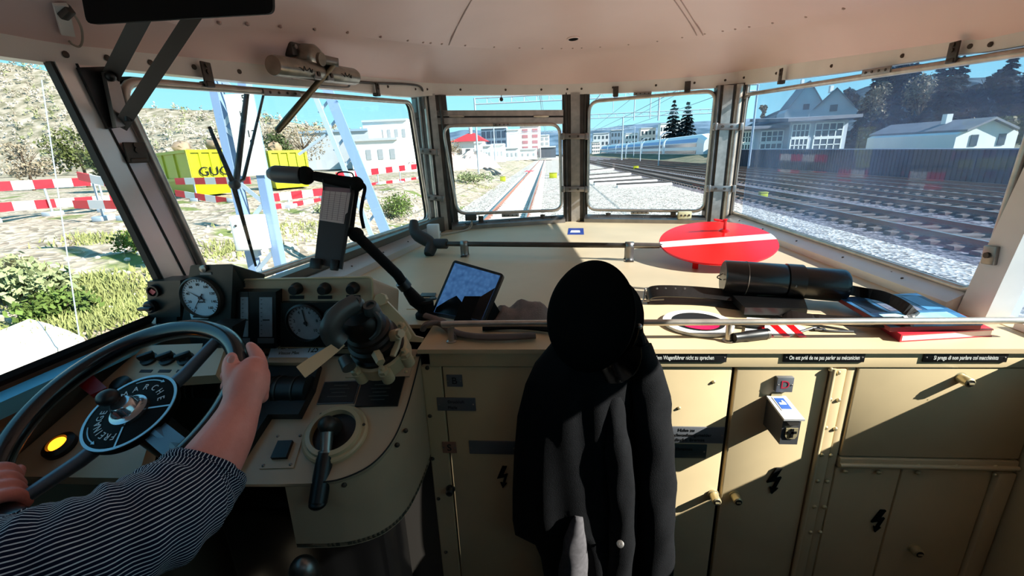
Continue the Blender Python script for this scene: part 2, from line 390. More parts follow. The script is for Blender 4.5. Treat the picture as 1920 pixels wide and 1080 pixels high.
# horizontal bar between upper light and lower pane, with two latches
b = MB(); q = [CLp(813, 207), CLp(1056, 206), CLp(1056, 232), CLp(818, 233)]; b.prism3(q, NCL*0.05)
b.mat(1); b.prism3([CLp(813, 218)-NCL*0.003, CLp(1056, 217)-NCL*0.003, CLp(1056, 220)-NCL*0.003, CLp(813, 221)-NCL*0.003], NCL*0.01)
for x in (856, 1014):
    b.mat(0); p = CLp(x, 218)-NCL*0.008; d = (CLp(x+14, 218)-CLp(x-14, 218))
    b.tube([p-d/2, p-d*0.2, p+d*0.2, p+d/2], [0.006, 0.009, 0.009, 0.006], 8)
struct(b, 'trim_4', [M_CHROME, M_SEAL], label='metal crossbar under the narrow upper light')

# pillars and mullions
def pillar(name, P, n, strips, label, dep=0.02, tubes=(), clamps=()):
    t = thing(name, P(*strips[0][0][0]), label, None, None, 'structure')
    for (q, m, o) in strips:
        b = MB(); b.prism3([P(*c)+n*o for c in q], n*dep); b.build('post_strip', m, t, smooth=False)
    for (a, c, r, m) in tubes:
        b = MB(); b.cyl(P(*a), P(*c), r, n=12); b.build('post_rod', m, t)
    for (px, py, w, tilt) in clamps:
        c = P(px, py)-n*0.03; dx = P(px+w/2, py+tilt)-P(px-w/2, py-tilt); F = fr(c, dx, (0, 0, 1)); b = MB()
        b.box(F, dx.length, 0.036, 0.012, 0.003); b.box(F @ T((-dx.length*0.42, 0, 0)), 0.02, 0.044, 0.03, 0.004); b.box(F @ T((dx.length*0.42, 0, 0)), 0.02, 0.044, 0.03, 0.004); b.mat(1)
        for u in (-0.18, 0.12): b.cyl(F @ V((u*dx.length, 0, -0.012)), F @ V((u*dx.length, 0, 0.012)), 0.008, n=6)
        b.build('clamp', [M_STEEL, M_SCREW], t)
    return t
pillar('trim_5', Lp, NL, [([(95, 116), (134, 120), (342, 522), (302, 524)], mat('pillar_aluminium', (0.93, 0.91, 0.88), 0.28, 0.45, var=0.08, vscale=12), -0.012), ([(134, 120), (206, 127), (372, 508), (342, 522)], mat('pillar_paint', (0.86, 0.81, 0.80), 0.28, 0.35), 0.0), ([(88, 115), (95, 116), (302, 524), (293, 525)], M_SEAL, -0.008), ([(133, 120), (137, 120), (345, 522), (341, 522)], M_SEAL, -0.014)],
       'raked left corner pillar of two pale strips', clamps=())
pillar('trim_6', CLp, NCL, [([(770, 178), (836, 178), (862, 436), (806, 436)], M_DSTEEL, 0.0), ([(803, 176), (815, 176), (842, 436), (830, 436)], M_CHROME, -0.012)],
       'clustered metal mullion between left and centre panes', dep=0.06, tubes=[((796, 176), (822, 436), 0.014, M_CHROME), ((784, 178), (810, 436), 0.010, M_STEEL), ((824, 178), (852, 436), 0.010, M_DSTEEL)], clamps=[(801, 284, 46, 2), (812, 370, 42, 2)])
def Pp(px, py): return on_y(px, py, 3.19)
pillar('trim_7', Pp, V((0, 1, 0)), [([(1054, 174), (1106, 174), (1101, 416), (1057, 416)], M_DSTEEL, 0.0), ([(1070, 174), (1087, 174), (1087, 416), (1071, 416)], M_CHROME, -0.014)],
       'metal centre post between the two middle panes', dep=0.06, tubes=[((1061, 174), (1063, 416), 0.011, M_DSTEEL), ((1098, 174), (1096, 416), 0.011, M_DSTEEL)], clamps=[(1077, 256, 52, 0), (1077, 354, 50, 0)])
def Mp(px, py): return on_y(px, py, 2.95)
pillar('trim_8', Mp, V((0, 1, 0)), [([(1346, 160), (1408, 154), (1372, 414), (1320, 416)], M_DSTEEL, 0.0), ([(1356, 160), (1374, 160), (1347, 416), (1331, 416)], M_CHROME, -0.014)],
       'clustered metal mullion between centre and right panes', dep=0.06, tubes=[((1387, 158), (1358, 416), 0.022, M_CHROME), ((1349, 160), (1324, 416), 0.008, M_STEEL), ((1402, 158), (1370, 414), 0.010, M_STEEL)], clamps=[(1361, 238, 56, 0), (1348, 353, 54, 0)])
pillar('trim_9', Rp, NR, [([(2054, 84), (2112, 86), (1868, 600), (1812, 590)], M_HEAD, -0.03), ([(2047, 84), (2054, 84), (1812, 590), (1806, 588)], M_STEEL, -0.02)], 'raked right corner pillar of pale painted metal', dep=0.08)
b = MB(); c = Rp(1884, 478)-NR*0.035; F = fr(c, (0, -1, 0.1), (0, 0.3, 1)); b.box(F, 0.035, 0.05, 0.012, 0.003); b.mat(1); b.cyl(F @ V((0, 0, -0.012)), F @ V((0, 0, 0.012)), 0.008, n=8); struct(b, 'trim_15', [M_STEEL, M_SCREW])
# sills under the panes
def sill(name, P, a, c, n, h=0.03, dep=0.05, m=None, lab=None):
    b = MB(); p = P(*a); q = P(*c)
    pr = [V((0, 0, 0)), -n*dep, -n*dep+V((0, 0, h*0.5)), -n*0.012+V((0, 0, h)), V((0, 0, h))]
    b.loft([[p+k for k in pr], [q+k for k in pr]], closed_u=True); n0 = len(b.v)
    b.f += [[0, 1, 2, 3, 4], [9, 8, 7, 6, 5]]; b.m += [0, 0]
    b.mat(1)
    for t in (0.12, 0.3, 0.5, 0.7, 0.88):
        o = p.lerp(q, t)-n*dep*0.6+V((0, 0, h*0.74)); b.ball(T(o), 0.005, 0.005, 0.004, 8, 5)
    return struct(b, name, [m or M_STEEL, M_SCREW], label=lab, fix=True)
def zpt(P, px, py, z):
    p = P(px, py); return V((p.x, p.y, z))
def flatP(P, z): return lambda px, py: zpt(P, px, py, z)
sill('trim_10', flatP(Lp, 1.05), (505, 506), (806, 418), NL, 0.06, 0.07, mat('sill_aluminium', (0.76, 0.74, 0.72), 0.35, 0.25))
sill('trim_11', flatP(CLp, 1.05), (846, 420), (1056, 412), NCL, 0.05, 0.05)
sill('trim_12', flatP(CRp, 1.05), (1098, 412), (1322, 412), NCR, 0.05, 0.06)
sill('trim_13', flatP(Rp, 1.05), (1372, 412), (1815, 575), NR, 0.055, 0.06, M_HEAD)
# side window sill on the driver's side: dark rubber and blue painted ledge
b = MB(); b.prism3([V((-1.05, -1.2, 1.14)), V((-1.02, 1.0, 1.14)), V((-0.985, 1.0, 1.135)), V((-1.015, -1.2, 1.135))], V((0, 0, -0.03)))
b.mat(1); b.prism3([V((-1.075, -1.2, 1.14)), V((-1.045, 1.0, 1.14)), V((-1.03, 1.0, 1.155)), V((-1.06, -1.2, 1.155))], V((0, 0, 0.012)))
struct(b, 'trim_14', [mat('blue_ledge', (0.36, 0.72, 0.86), 0.35), M_SEAL], label='light blue painted ledge under the driver side window')
wallseg('trim_16', [(1.2, 1.15), (1.2, -0.75)], 1.05, 1.07, M_HEAD)

# ------------------------------------------------------------------ the desk over the nose
b = MB(); b.prism(Matrix(), [(-0.345, 1.025), (1.195, 1.025), (1.195, 2.9), (1.14, 2.945), (0.19, 3.19), (-0.69, 2.94), (-0.975, 1.20), (-0.345, 1.20)], 0.012, 1.038)
DT = b.build('desk_top', M_DESK, label='broad cream painted desk over the nose, below the windows', cat='desk', smooth=False, kind='structure')
# ================================================================== outside: ground
def sstep(a, c, x): t = max(0.0, min(1.0, (x-a)/(c-a))); return t*t*(3-2*t)
def terr(x, y):
    z = -0.85
    z += 0.85*sstep(-3.6, -8.5, x)*(0.75+0.25*sstep(60, 20, y))
    z += 0.06*math.sin(x*1.7+y*0.9)*sstep(-3.5, -5, x) + 0.05*math.sin(x*3.1-y*2.3)*sstep(-3.5, -5, x)
    z += 1.0*sstep(21.5, 30, x)
    z -= 0.18*sstep(3, 6.4, x)*sstep(9, 6.4, x)*0
    return z
def groundmat(name, c1, c2, c3=None, scale=9, thr=0.5, fine=14.0):
    m = bpy.data.materials.new(name); m.use_nodes = True; n = m.node_tree; b = n.nodes['Principled BSDF']; b.inputs['Roughness'].default_value = 0.95; b.inputs['Specular IOR Level'].default_value = 0.1
    t = n.nodes.new('ShaderNodeTexCoord'); vo = n.nodes.new('ShaderNodeTexVoronoi'); vo.inputs['Scale'].default_value = fine; n.links.new(t.outputs['Object'], vo.inputs['Vector'])
    r = n.nodes.new('ShaderNodeMix'); r.data_type = 'RGBA'; r.inputs['A'].default_value = (*lin(c1), 1); r.inputs['B'].default_value = (*lin(c2), 1)
    sp = n.nodes.new('ShaderNodeSeparateColor'); n.links.new(vo.outputs['Color'], sp.inputs[0]); n.links.new(sp.outputs[0], r.inputs['Factor']); last = r.outputs['Result']
    bp = n.nodes.new('ShaderNodeBump'); bp.inputs['Strength'].default_value = 0.8; bp.inputs['Distance'].default_value = 0.04; n.links.new(vo.outputs['Distance'], bp.inputs['Height']); n.links.new(bp.outputs[0], b.inputs['Normal'])
    if c3:
        z = n.nodes.new('ShaderNodeTexNoise'); z.inputs['Scale'].default_value = scale; z.inputs['Detail'].default_value = 7; n.links.new(t.outputs['Object'], z.inputs['Vector'])
        rr = n.nodes.new('ShaderNodeValToRGB'); rr.color_ramp.elements[0].position = thr; rr.color_ramp.elements[1].position = thr+0.08; n.links.new(z.outputs['Fac'], rr.inputs[0])
        r2 = n.nodes.new('ShaderNodeMix'); r2.data_type = 'RGBA'; n.links.new(rr.outputs[0], r2.inputs['Factor']); n.links.new(last, r2.inputs['A']); r2.inputs['B'].default_value = (*lin(c3), 1); last = r2.outputs['Result']
    n.links.new(last, b.inputs['Base Color']); MATS[name] = m; return m
G_DIRT = groundmat('dirt_and_grass', (0.74, 0.68, 0.61), (0.46, 0.42, 0.37), (0.40, 0.44, 0.26), 0.75, 0.56, 7.0)
G_BALL = groundmat('pale_ballast', (0.80, 0.775, 0.75), (0.38, 0.36, 0.345), None, fine=13)
G_SHADE = groundmat('shaded_ballast', (0.50, 0.48, 0.50), (0.16, 0.15, 0.18), None, fine=10)  # darker, bluish copy of the ballast, with shade put into its colour
G_MEAD = groundmat('meadow', (0.40, 0.40, 0.34), (0.32, 0.33, 0.28), (0.46, 0.43, 0.37), 0.4, 0.5, 2.0)
xs = [-330, -220, -140, -100, -70, -50, -40, -32, -26, -22, -19, -17] + [-15+0.5*i for i in range(30)] + [0, 1, 2, 3, 4, 5, 6.4, 8.2, 9, 12, 15, 18, 21, 24, 27, 30, 40, 60, 90, 140]
ys = [-30, -20, -14, -10, -7] + [-5+0.6*i for i in range(50)] + [26, 28, 30, 33, 36, 40, 45, 50, 56, 64, 75, 90, 110, 140, 180, 230, 300, 420]
gb = MB(); vs = [V((x, y, terr(x, y))) for y in ys for x in xs]; nx = len(xs)
gb.v = vs
for j in range(len(ys)-1):
    for i in range(nx-1):
        x = (xs[i]+xs[i+1])/2; gb.f.append([j*nx+i, j*nx+i+1, (j+1)*nx+i+1, (j+1)*nx+i]); gb.m.append(0 if x < -3.8 else 1 if x < 8.2 else 2 if x < 21.5 else 3)
BG = BVHTree.FromPolygons([tuple(p) for p in gb.v], gb.f)
def G(px, py):
    p, n, i, d = BG.ray_cast(CAM, ray(px, py).normalized())
    return p if p else on_z(px, py, -0.85)
def gz(x, y): return V((x, y, terr(x, y)))
struct(gb, 'ground', [G_DIRT, G_BALL, G_SHADE, G_MEAD])

# hills
M_HILL = mat('spring_hillside', (0.62, 0.58, 0.53), 1.0, rgb2=(0.40, 0.39, 0.32), vscale=0.22, detail=12, spec=0.0)
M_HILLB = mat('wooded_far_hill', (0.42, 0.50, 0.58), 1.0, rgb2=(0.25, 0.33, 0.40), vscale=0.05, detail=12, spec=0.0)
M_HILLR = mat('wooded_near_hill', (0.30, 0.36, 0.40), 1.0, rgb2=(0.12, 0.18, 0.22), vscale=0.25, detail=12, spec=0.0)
HILLPTS = {}
def hill(name, ridge, d, dfoot, m, zfoot=0.0, wob=3.0):
    top = bez([U(px, py, d) for px, py in ridge], 6); rows = []
    for k in range(9):
        t = k/8; row = []
        for i, p in enumerate(top):
            q = CAM+(p-CAM)*(dfoot/d); q.z = zfoot
            w = q.lerp(p, t); w.z = zfoot+(p.z-zfoot)*(t**1.1) + (math.sin(i*0.37+k*0.5)+math.sin(i*0.83+1))*wob*0.2*t*(1 if k < 8 else 0.4); row.append(w)
        rows.append(row)
    HILLPTS[name] = rows[:]
    rows.append([p+(p-CAM).normalized()*30-V((0, 0, 30)) for p in top])
    b = MB(); b.loft(rows); return struct(b, name, m)
hill('hill_left', [(-900, -200), (-500, -60), (-250, 60), (-100, 105), (0, 118), (90, 135), (160, 175), (235, 200), (330, 205), (430, 207), (500, 222), (600, 238), (720, 258), (860, 272)], 260, 175, M_HILL, 0.0)
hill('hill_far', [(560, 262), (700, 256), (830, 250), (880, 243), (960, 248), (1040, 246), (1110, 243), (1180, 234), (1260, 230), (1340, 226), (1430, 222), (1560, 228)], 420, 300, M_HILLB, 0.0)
hill('hill_right', [(1340, 246), (1400, 236), (1480, 200), (1560, 185), (1640, 160), (1760, 150), (1900, 140), (2100, 130), (2400, 120), (2800, 140)], 118, 72, M_HILLR, 0.5, 2.0)

# ------------------------------------------------------------------ foliage
def foliage(b, c, r, n, leaf, rng, shell=0.35, up=0.0):
    for _ in range(n):
        z = rng.uniform(-1, 1); a = rng.uniform(0, 2*PI); q = math.sqrt(1-z*z); k = (shell+(1-shell)*rng.random())
        p = V((c[0]+r[0]*k*q*math.cos(a), c[1]+r[1]*k*q*math.sin(a), c[2]+r[2]*k*z))
        u = V((rng.gauss(0, 1), rng.gauss(0, 1), rng.gauss(0, 1))).normalized()*leaf*rng.uniform(0.6, 1.3); w = V((rng.gauss(0, 1), rng.gauss(0, 1), rng.gauss(0, 1))).normalized()*leaf*rng.uniform(0.5, 1.0)
        s = len(b.v); b.v += [p-u*0.5, p+w*0.5, p+u*0.5, p-w*0.5]; b.f.append([s, s+1, s+2, s+3]); b.m.append(b.k)
def treemats(nm, c): return mat('leaf_'+nm, c, 0.9, spec=0.1, var=0.45, vscale=0.9)
M_BARK = mat('bark', (0.30, 0.25, 0.20), 0.95, spec=0.1)
def broadleaf(name, base, h, r, m, label, group=None, n=1500, leaf=0.5, seed=1, cat='tree'):
    rng = random.Random(seed); t = thing(name, base, label, cat, group); base = V(base)
    b = MB(); b.tube([base-V((0, 0, 0.3)), base+V((0.1, 0, h*0.3)), base+V((-0.1, 0, h*0.75))], [h*0.03, h*0.02, h*0.008], 8)
    for k in range(7):
        a = rng.uniform(0, 2*PI); p = base+V((0, 0, h*rng.uniform(0.25, 0.5))); b.tube([p, p+V((math.cos(a)*r*0.6, math.sin(a)*r*0.6, h*0.3))], [h*0.012, h*0.003], 5)
    b.build('trunk', M_BARK, t)
    b = MB()
    for k in range(9):
        a = rng.uniform(0, 2*PI); q = rng.uniform(0.1, 0.65); zz = rng.uniform(0.35, 0.85)
        foliage(b, base+V((math.cos(a)*r*q, math.sin(a)*r*q, h*zz)), (r*0.5, r*0.5, h*0.16), n//9, leaf, rng)
    b.build('foliage', m, t, smooth=False, fix=False); return t
def conifer(name, base, h, r, m, label, group=None, n=2400, leaf=0.5, seed=1):
    rng = random.Random(seed); t = thing(name, base, label, 'tree', group); base = V(base)
    b = MB(); b.cyl(base-V((0, 0, 0.3)), base+V((0, 0, h*0.95)), h*0.02, h*0.003, 8); b.build('trunk', M_BARK, t)
    b = MB(); lay = 13
    for k in range(lay):
        u = k/(lay-1); zz = h*(0.12+0.86*u); rr = r*(1-u)**0.85+0.15
        for _ in range(int(n*(1-u*0.85)/lay*1.5)):
            a = rng.choice(range(11))*2*PI/11+k*0.9+rng.gauss(0, 0.10); q = rng.random()**0.6*rr
            p = base+V((math.cos(a)*q, math.sin(a)*q, zz-q*0.35+rng.gauss(0, 0.04*h/lay*3)))
            d = V((math.cos(a), math.sin(a), -0.4+rng.gauss(0, 0.3))).normalized()*leaf*rng.uniform(0.7, 1.4); w = V((-math.sin(a), math.cos(a), rng.gauss(0, 0.5))).normalized()*leaf*0.35
            s = len(b.v); b.v += [p-d*0.5, p+w, p+d*0.5, p-w]; b.f.append([s, s+1, s+2, s+3]); b.m.append(0)
    b.build('foliage', m, t, smooth=False, fix=False); return t
L_DK = treemats('dark_conifer', (0.10, 0.17, 0.20)); L_BL = treemats('blue_conifer', (0.16, 0.24, 0.30)); L_OL = treemats('olive', (0.33, 0.36, 0.20)); L_BR = treemats('bare_twigs', (0.55, 0.50, 0.42)); L_GN = treemats('bush_green', (0.40, 0.48, 0.24)); L_PL = treemats('pale_bush', (0.58, 0.62, 0.45))
# the wood behind the noise barrier: (photo x, top y, distance, kind)
wood = [(1600, 165, 104, 1), (1655, 118, 70, 0), (1650, 150, 70, 2), (1700, 95, 88, 0), (1745, 120, 74, 2), (1790, 105, 66, 0), (1850, 170, 66, 1), (1905, 95, 78, 0), (1960, 90, 70, 0), (2030, 100, 66, 1), (1632, 190, 76, 1), (1620, 215, 66, 1), (1685, 200, 62, 1), (1900, 215, 58, 2), (1970, 190, 60, 0), (1432, 196, 126, 2), (1740, 205, 60, 0), (1820, 215, 63, 2), (2100, 120, 62, 0), (1650, 240, 66, 1), (1672, 120, 92, 1), (1722, 110, 96, 1), (1768, 118, 90, 0), (1812, 95, 92, 0), (1832, 130, 78, 1), (1872, 118, 86, 1), (1930, 130, 84, 1), (1705, 150, 78, 1), (1775, 160, 76, 1), (1860, 190, 72, 0), (1640, 190, 76, 1), (1680, 235, 74, 0), (1720, 225, 72, 1), (1900, 240, 70, 1), (1940, 235, 66, 1), (1985, 140, 74, 1), (2060, 170, 70, 1)]
wl = ['tall dark conifer in the wood behind the noise barrier', 'bluish leafy tree in the wood behind the noise barrier', 'brownish bare-branched tree in the wood behind the noise barrier']
for i, (px, py, d, k) in enumerate(wood):
    top = U(px, py, d); base = V((top.x, top.y, 0.2 if d < 64 else 0.2+(d-64)*0.12)); h = max(4, top.z-base.z)
    if k == 0: conifer('conifer_tree', base, h, h*0.21, L_DK if i % 2 else L_BL, wl[0], 'trees of the wood on the right', 3800, 1.0, i)
    else: broadleaf('leafy_tree' if k == 1 else 'bare_tree', base, h, h*0.24, L_BL if k == 1 else L_BR, wl[k], 'trees of the wood on the right' , 2600 if k == 1 else 1200, 0.95 if k == 1 else 0.5, i)
for i, (px, py, d) in enumerate([(1265, 188, 125), (1291, 192, 120)]):
    top = U(px, py, d); base = V((top.x, top.y, 1.0)); conifer('conifer_tree', base, top.z-1.0, 3.4, L_DK, ['taller left of the two lone firs above the parked train', 'shorter right of the two lone firs above the parked train'][i], None, 3200, 0.9, 40+i)
# bare woodland covering the left hillside
rng = random.Random(21); b = MB(); hr = HILLPTS['hill_left']
for _ in range(1500):
    i = rng.randrange(8); j = rng.randrange(len(hr[0])-1); p = hr[i][j].lerp(hr[i][j+1], rng.random()).lerp(hr[i+1][j].lerp(hr[i+1][j+1], rng.random()), rng.random()); h = rng.uniform(2.5, 5.5)
    b.k = rng.choice((0, 0, 1, 2)); foliage(b, p+V((0, 0, h*0.55)), (h*0.35, h*0.35, h*0.5), 16, h*0.26, rng, 0.2)
b.build('hillside_wood', [mat('leaf_grey_twigs', (0.70, 0.66, 0.61), 0.95, spec=0.0), mat('leaf_brown_twigs', (0.57, 0.53, 0.47), 0.95, spec=0.0), mat('leaf_early_green', (0.52, 0.54, 0.40), 0.95, spec=0.0)], None, smooth=False, fix=False, kind='stuff', label='bare spring woodland covering the hillside on the left', cat='woodland')
# trees and bushes on the left
lt = [(30, 260, 40, 6, 2), (130, 235, 44, 6.5, 0), (200, 250, 30, 5, 1), (250, 262, 42, 5, 2), (560, 225, 60, 9, 2), (530, 232, 55, 8, 2), (520, 240, 50, 7, 1), (845, 252, 110, 7, 2)]
ll = ['pale bare tree at the far left of the side window', 'bushy olive tree on the slope seen through the side window', 'dark bush-like tree beside the left corner pillar', 'pale bare tree right behind the left corner pillar', 'tall bare tree left of the white factory', 'second bare tree left of the white factory, nearer the wagon', 'olive tree half behind the small yellow skip', 'bare tree left of the red-roofed house']
for i, (px, py, d, h, k) in enumerate(lt):
    top = U(px, py, d); base = V((top.x, top.y, terr(top.x, top.y))); h = top.z-base.z
    broadleaf('leafy_tree' if k < 2 else 'bare_tree', base, h, h*0.5, [L_OL, treemats('deep_green', (0.25, 0.30, 0.18)), L_BR][k], ll[i], None, 1500 if k < 2 else 900, 0.35 if k < 2 else 0.28, 60+i)
def bush(px, py, w, hh, m, label, seed, n=1100, leaf=0.07):
    p = G(px, py); sc = (p-CAM).dot(CF)/FPX; rng = random.Random(seed); t = thing('bush', p, label, 'bush'); b = MB()
    for k in range(7):
        o = V((rng.uniform(-0.35, 0.35)*w*sc, rng.uniform(-0.3, 0.3)*w*sc, hh*sc*rng.uniform(0.2, 0.55))); foliage(b, p+o, (w*sc*0.28, w*sc*0.28, hh*sc*0.4), n//7, leaf, rng, 0.1)
    b.build('foliage', m, t, smooth=False, fix=False)
    b = MB()
    for k in range(6):
        a = rng.uniform(0, 6.28); b.tube([p-V((0, 0, 0.05)), p+V((math.cos(a)*w*sc*0.25, math.sin(a)*w*sc*0.25, hh*sc*0.6))], [0.012, 0.004], 5)
    b.build('stem', M_BARK, t)
bush(60, 565, 150, 110, L_PL, 'pale leafy bush low in the side window', 3, 2600, 0.10)
bush(110, 600, 110, 70, L_GN, 'green leafy bush in front of the pale bush', 4, 1800, 0.08)
bush(258, 470, 60, 50, L_GN, 'small dark bush beside the left corner pillar', 5, 900)
bush(730, 410, 90, 65, L_GN, 'round green bush right of the timetable holder', 6, 2200, 0.08)
bush(620, 400, 60, 30, L_PL, 'low pale bush behind the timetable holder', 7, 900, 0.08)
bush(890, 345, 70, 26, L_PL, 'yellowish bush on the bank left of the track', 8, 1500, 0.14)
# grass patches
rng = random.Random(11); b = MB()
for (px, py, w, n) in [(190, 560, 90, 1500), (150, 610, 70, 800), (170, 450, 40, 300), (240, 590, 40, 300), (110, 540, 60, 500), (420, 470, 40, 300), (900, 350, 40, 300), (560, 430, 70, 400), (20, 520, 40, 300)]:
    c = G(px, py); s = (c-CAM).dot(CF)/FPX*w
    for _ in range(n):
        x = c.x+rng.gauss(0, 0.5)*s; y = c.y+rng.gauss(0, 0.7)*s; p = gz(x, y); a = rng.uniform(0, 6.28); hgt = rng.uniform(0.05, 0.16); k = len(b.v)
        b.v += [p+V((math.cos(a)*0.02, math.sin(a)*0.02, 0)), p-V((math.cos(a)*0.02, math.sin(a)*0.02, 0)), p+V((rng.gauss(0, 0.04), rng.gauss(0, 0.04), hgt))]; b.f.append([k, k+1, k+2]); b.m.append(0)
b.build('grass', mat('grass_blade', (0.54, 0.56, 0.33), 0.8, var=0.3, vscale=2), None, smooth=False, fix=False, kind='stuff', label='patches of short green grass on the gravel bank', cat='grass')
# loose stones
b = MB(); rng = random.Random(5)
for _ in range(900):
    x = rng.uniform(-9, -3.4); y = rng.uniform(3.5, 22); p = gz(x, y); r = rng.uniform(0.02, 0.07); bm = bmesh.new(); bmesh.ops.create_icosphere(bm, subdivisions=1, radius=r)
    for v in bm.verts: v.co *= rng.uniform(0.7, 1.2)
    b.addbm(bm, T(p))
b.build('loose_stones', mat('stone', (0.78, 0.75, 0.70), 0.9, var=0.3, vscale=3), None, smooth=False, kind='stuff', label='scattered pale stones on the dirt bank', cat='stones')

# ------------------------------------------------------------------ tracks
M_RAILTOP = mat('rail_steel', (0.62, 0.60, 0.60), 0.3, 0.8); M_RUST = mat('rusty_rail_side', (0.52, 0.35, 0.30), 0.8); M_CONC = mat('concrete', (0.84, 0.80, 0.77), 0.9, var=0.15, vscale=3); M_WOOD = mat('dark_sleeper', (0.34, 0.30, 0.29), 0.9, var=0.3)
def cp(o, parent, loc):
    c = o.copy(); COL.objects.link(c); c.parent = parent; c.location = loc; return c
def track(xc, y0, y1, zt, gauge, label, smat, nsl=90, group=None, step=0.62):
    t = thing('railway_track', (xc, y0, zt), label, 'track', group)
    for s in (-1, 1):
        x = xc+s*gauge/2; b = MB(); prof = [(-0.06, 0), (0.06, 0), (0.06, 0.02), (0.012, 0.04), (0.012, 0.11), (0.036, 0.12), (0.036, 0.15), (-0.036, 0.15), (-0.036, 0.12), (-0.012, 0.11), (-0.012, 0.04), (-0.06, 0.02)]
        rows = [[V((x+u, y, zt-0.15+w)) for u, w in prof] for y in (y0, y1)]
        b.mat(0); b.loft(rows, closed_u=True)
        b.m = [1 if j == 6 else 0 for j in range(12)]; b.build('rail', [M_RUST, M_RAILTOP], t, smooth=False)
    first = None; n = int((y1-y0)/step); rest = MB()
    for i in range(n):
        y = y0+step*(i+0.5)
        if i < nsl:
            if first is None:
                b = MB(); b.box(T((xc, y, zt-0.19)), 2.5, 0.26, 0.10, 0.02, 1)
                b.mat(1)
                for s in (-1, 1):
                    for q in (-0.1, 0.1): b.box(T((xc+s*gauge/2+q, y, zt-0.135)), 0.05, 0.12, 0.03)
                first = b.build('sleeper', [smat, M_RUST], t, smooth=False)
            else: cp(first, t, (0, y-(y0+step*0.5), 0))
        else: rest.box(T((xc, y, zt-0.19)), 2.5, 0.26, 0.10)
    if rest.v: o = rest.build('far_sleepers', smat, t, smooth=False, kind='stuff')
    return t
track(-1.54, 4.0, 150, -0.65, 1.5, 'straight track of pale concrete sleepers running ahead on the left', M_CONC, 90)
b = MB(); b.prism3([V((-3.7, 3, -0.85)), V((-3.2, 3, -0.835)), V((7.4, 3, -0.835)), V((8.2, 3, -0.85))], V((0, 150, 0))); b.build('ballast_bed', G_BALL, None, smooth=False, kind='structure')
for i, x in enumerate((10.1, 13.9, 17.2, 20.2)):
    track(x, 2.5, 120, -0.62, 1.5, ['nearest of the four dark tracks on the right, beside the pale ballast', 'second dark track from the pale ballast on the right', 'third dark track from the pale ballast on the right', 'dark track running along the foot of the noise barrier'][i], M_WOOD, [70, 60, 40, 40][i])
# points parts stacked on the ballast
M_SW = mat('switch_white', (0.85, 0.85, 0.86), 0.6); M_DK = mat('dark_iron', (0.17, 0.16, 0.17), 0.6)
for i, (a, c) in enumerate([((3.2, 36.5), (8.0, 39.5)), ((3.4, 33), (8.2, 34.5)), ((3.9, 43), (8.3, 46)), ((5.0, 54), (8.5, 59)), ((4.6, 30), (8.3, 30.8))]):
    p = V((*a, -0.83)); q = V((*c, -0.83)); t = thing('switch_rail', p, ['points rail piece left behind on the ballast, farthest left', 'long points rail piece lying lowest on the ballast', 'points rail piece in the middle of the stack', 'farthest points rail piece up the ballast', 'nearest right points rail piece on the ballast'][i], 'rail', 'points parts on the ballast')
    b = MB(); strip(b, p, q, 0.22, 0.14, (0, 0, 1)); b.build('bearer', M_SW, t, smooth=False)
    b = MB(); o = V((0, 0.3, 0.14)); strip(b, p+o, q+o, 0.12, 0.12, (0, 0, 1)); b.build('rail', M_DK, t, smooth=False)
for i, (a, c) in enumerate([((908, 316), (930, 330)), ((915, 315), (938, 329))]):
    p = G(*a)+V((0, 0, 0.08)); q = G(*c)+V((0, 0, 0.08)); b = MB(); strip(b, p, q, 0.22, 0.15, (0, 0, 1)); b.build('loose_rail', M_DK, None, smooth=False, label=['left of two dark rails lying across the bank left of the track', 'right of two dark rails lying across the bank left of the track'][i], cat='rail')
b = MB(); p = on_z(992, 322, -0.62)
for a, c in (((-0.5, 0), (0.5, 3)), ((0.5, 0), (-0.5, 3)), ((0, -1.5), (0, 1.5))): strip(b, p+V((a[0], a[1], 0)), p+V((c[0], c[1], 0)), 0.16, 0.05, (0, 0, 1))
b.build('track_marker', mat('marker_red', (0.9, 0.2, 0.3), 0.6), None, smooth=False, label='red cross laid on the left rail ahead', cat='marker')
M_YEL = mat('yellow_paint', (0.66, 0.68, 0.05), 0.45, var=0.08, vscale=2); M_YELD = mat('dark_yellow_paint', (0.55, 0.55, 0.04), 0.5)  # second paint is a darker yellow for the box lids
for i, (px, py, w, h) in enumerate([(943, 340, 10, 8), (1037, 334, 14, 9), (1430, 372, 14, 10), (1192, 318, 9, 6)]):
    p = G(px, py); s = (p-CAM).dot(CF)/FPX; t = thing('track_box', p, ['small yellow box on the left side of the track', 'small yellow box on the right side of the track', 'yellow box between the dark tracks on the right', 'tiny yellow box beside the points parts'][i], 'box')
    b = MB(); b.box(T(p+V((0, 0, h*s/2))), w*s, w*s*0.7, h*s, 0.03); b.build('body', M_YEL, t); b = MB(); b.box(T(p+V((0, 0, h*s+0.02))), w*s*1.08, w*s*0.76, 0.06, 0.02); b.build('lid', M_YELD, t)

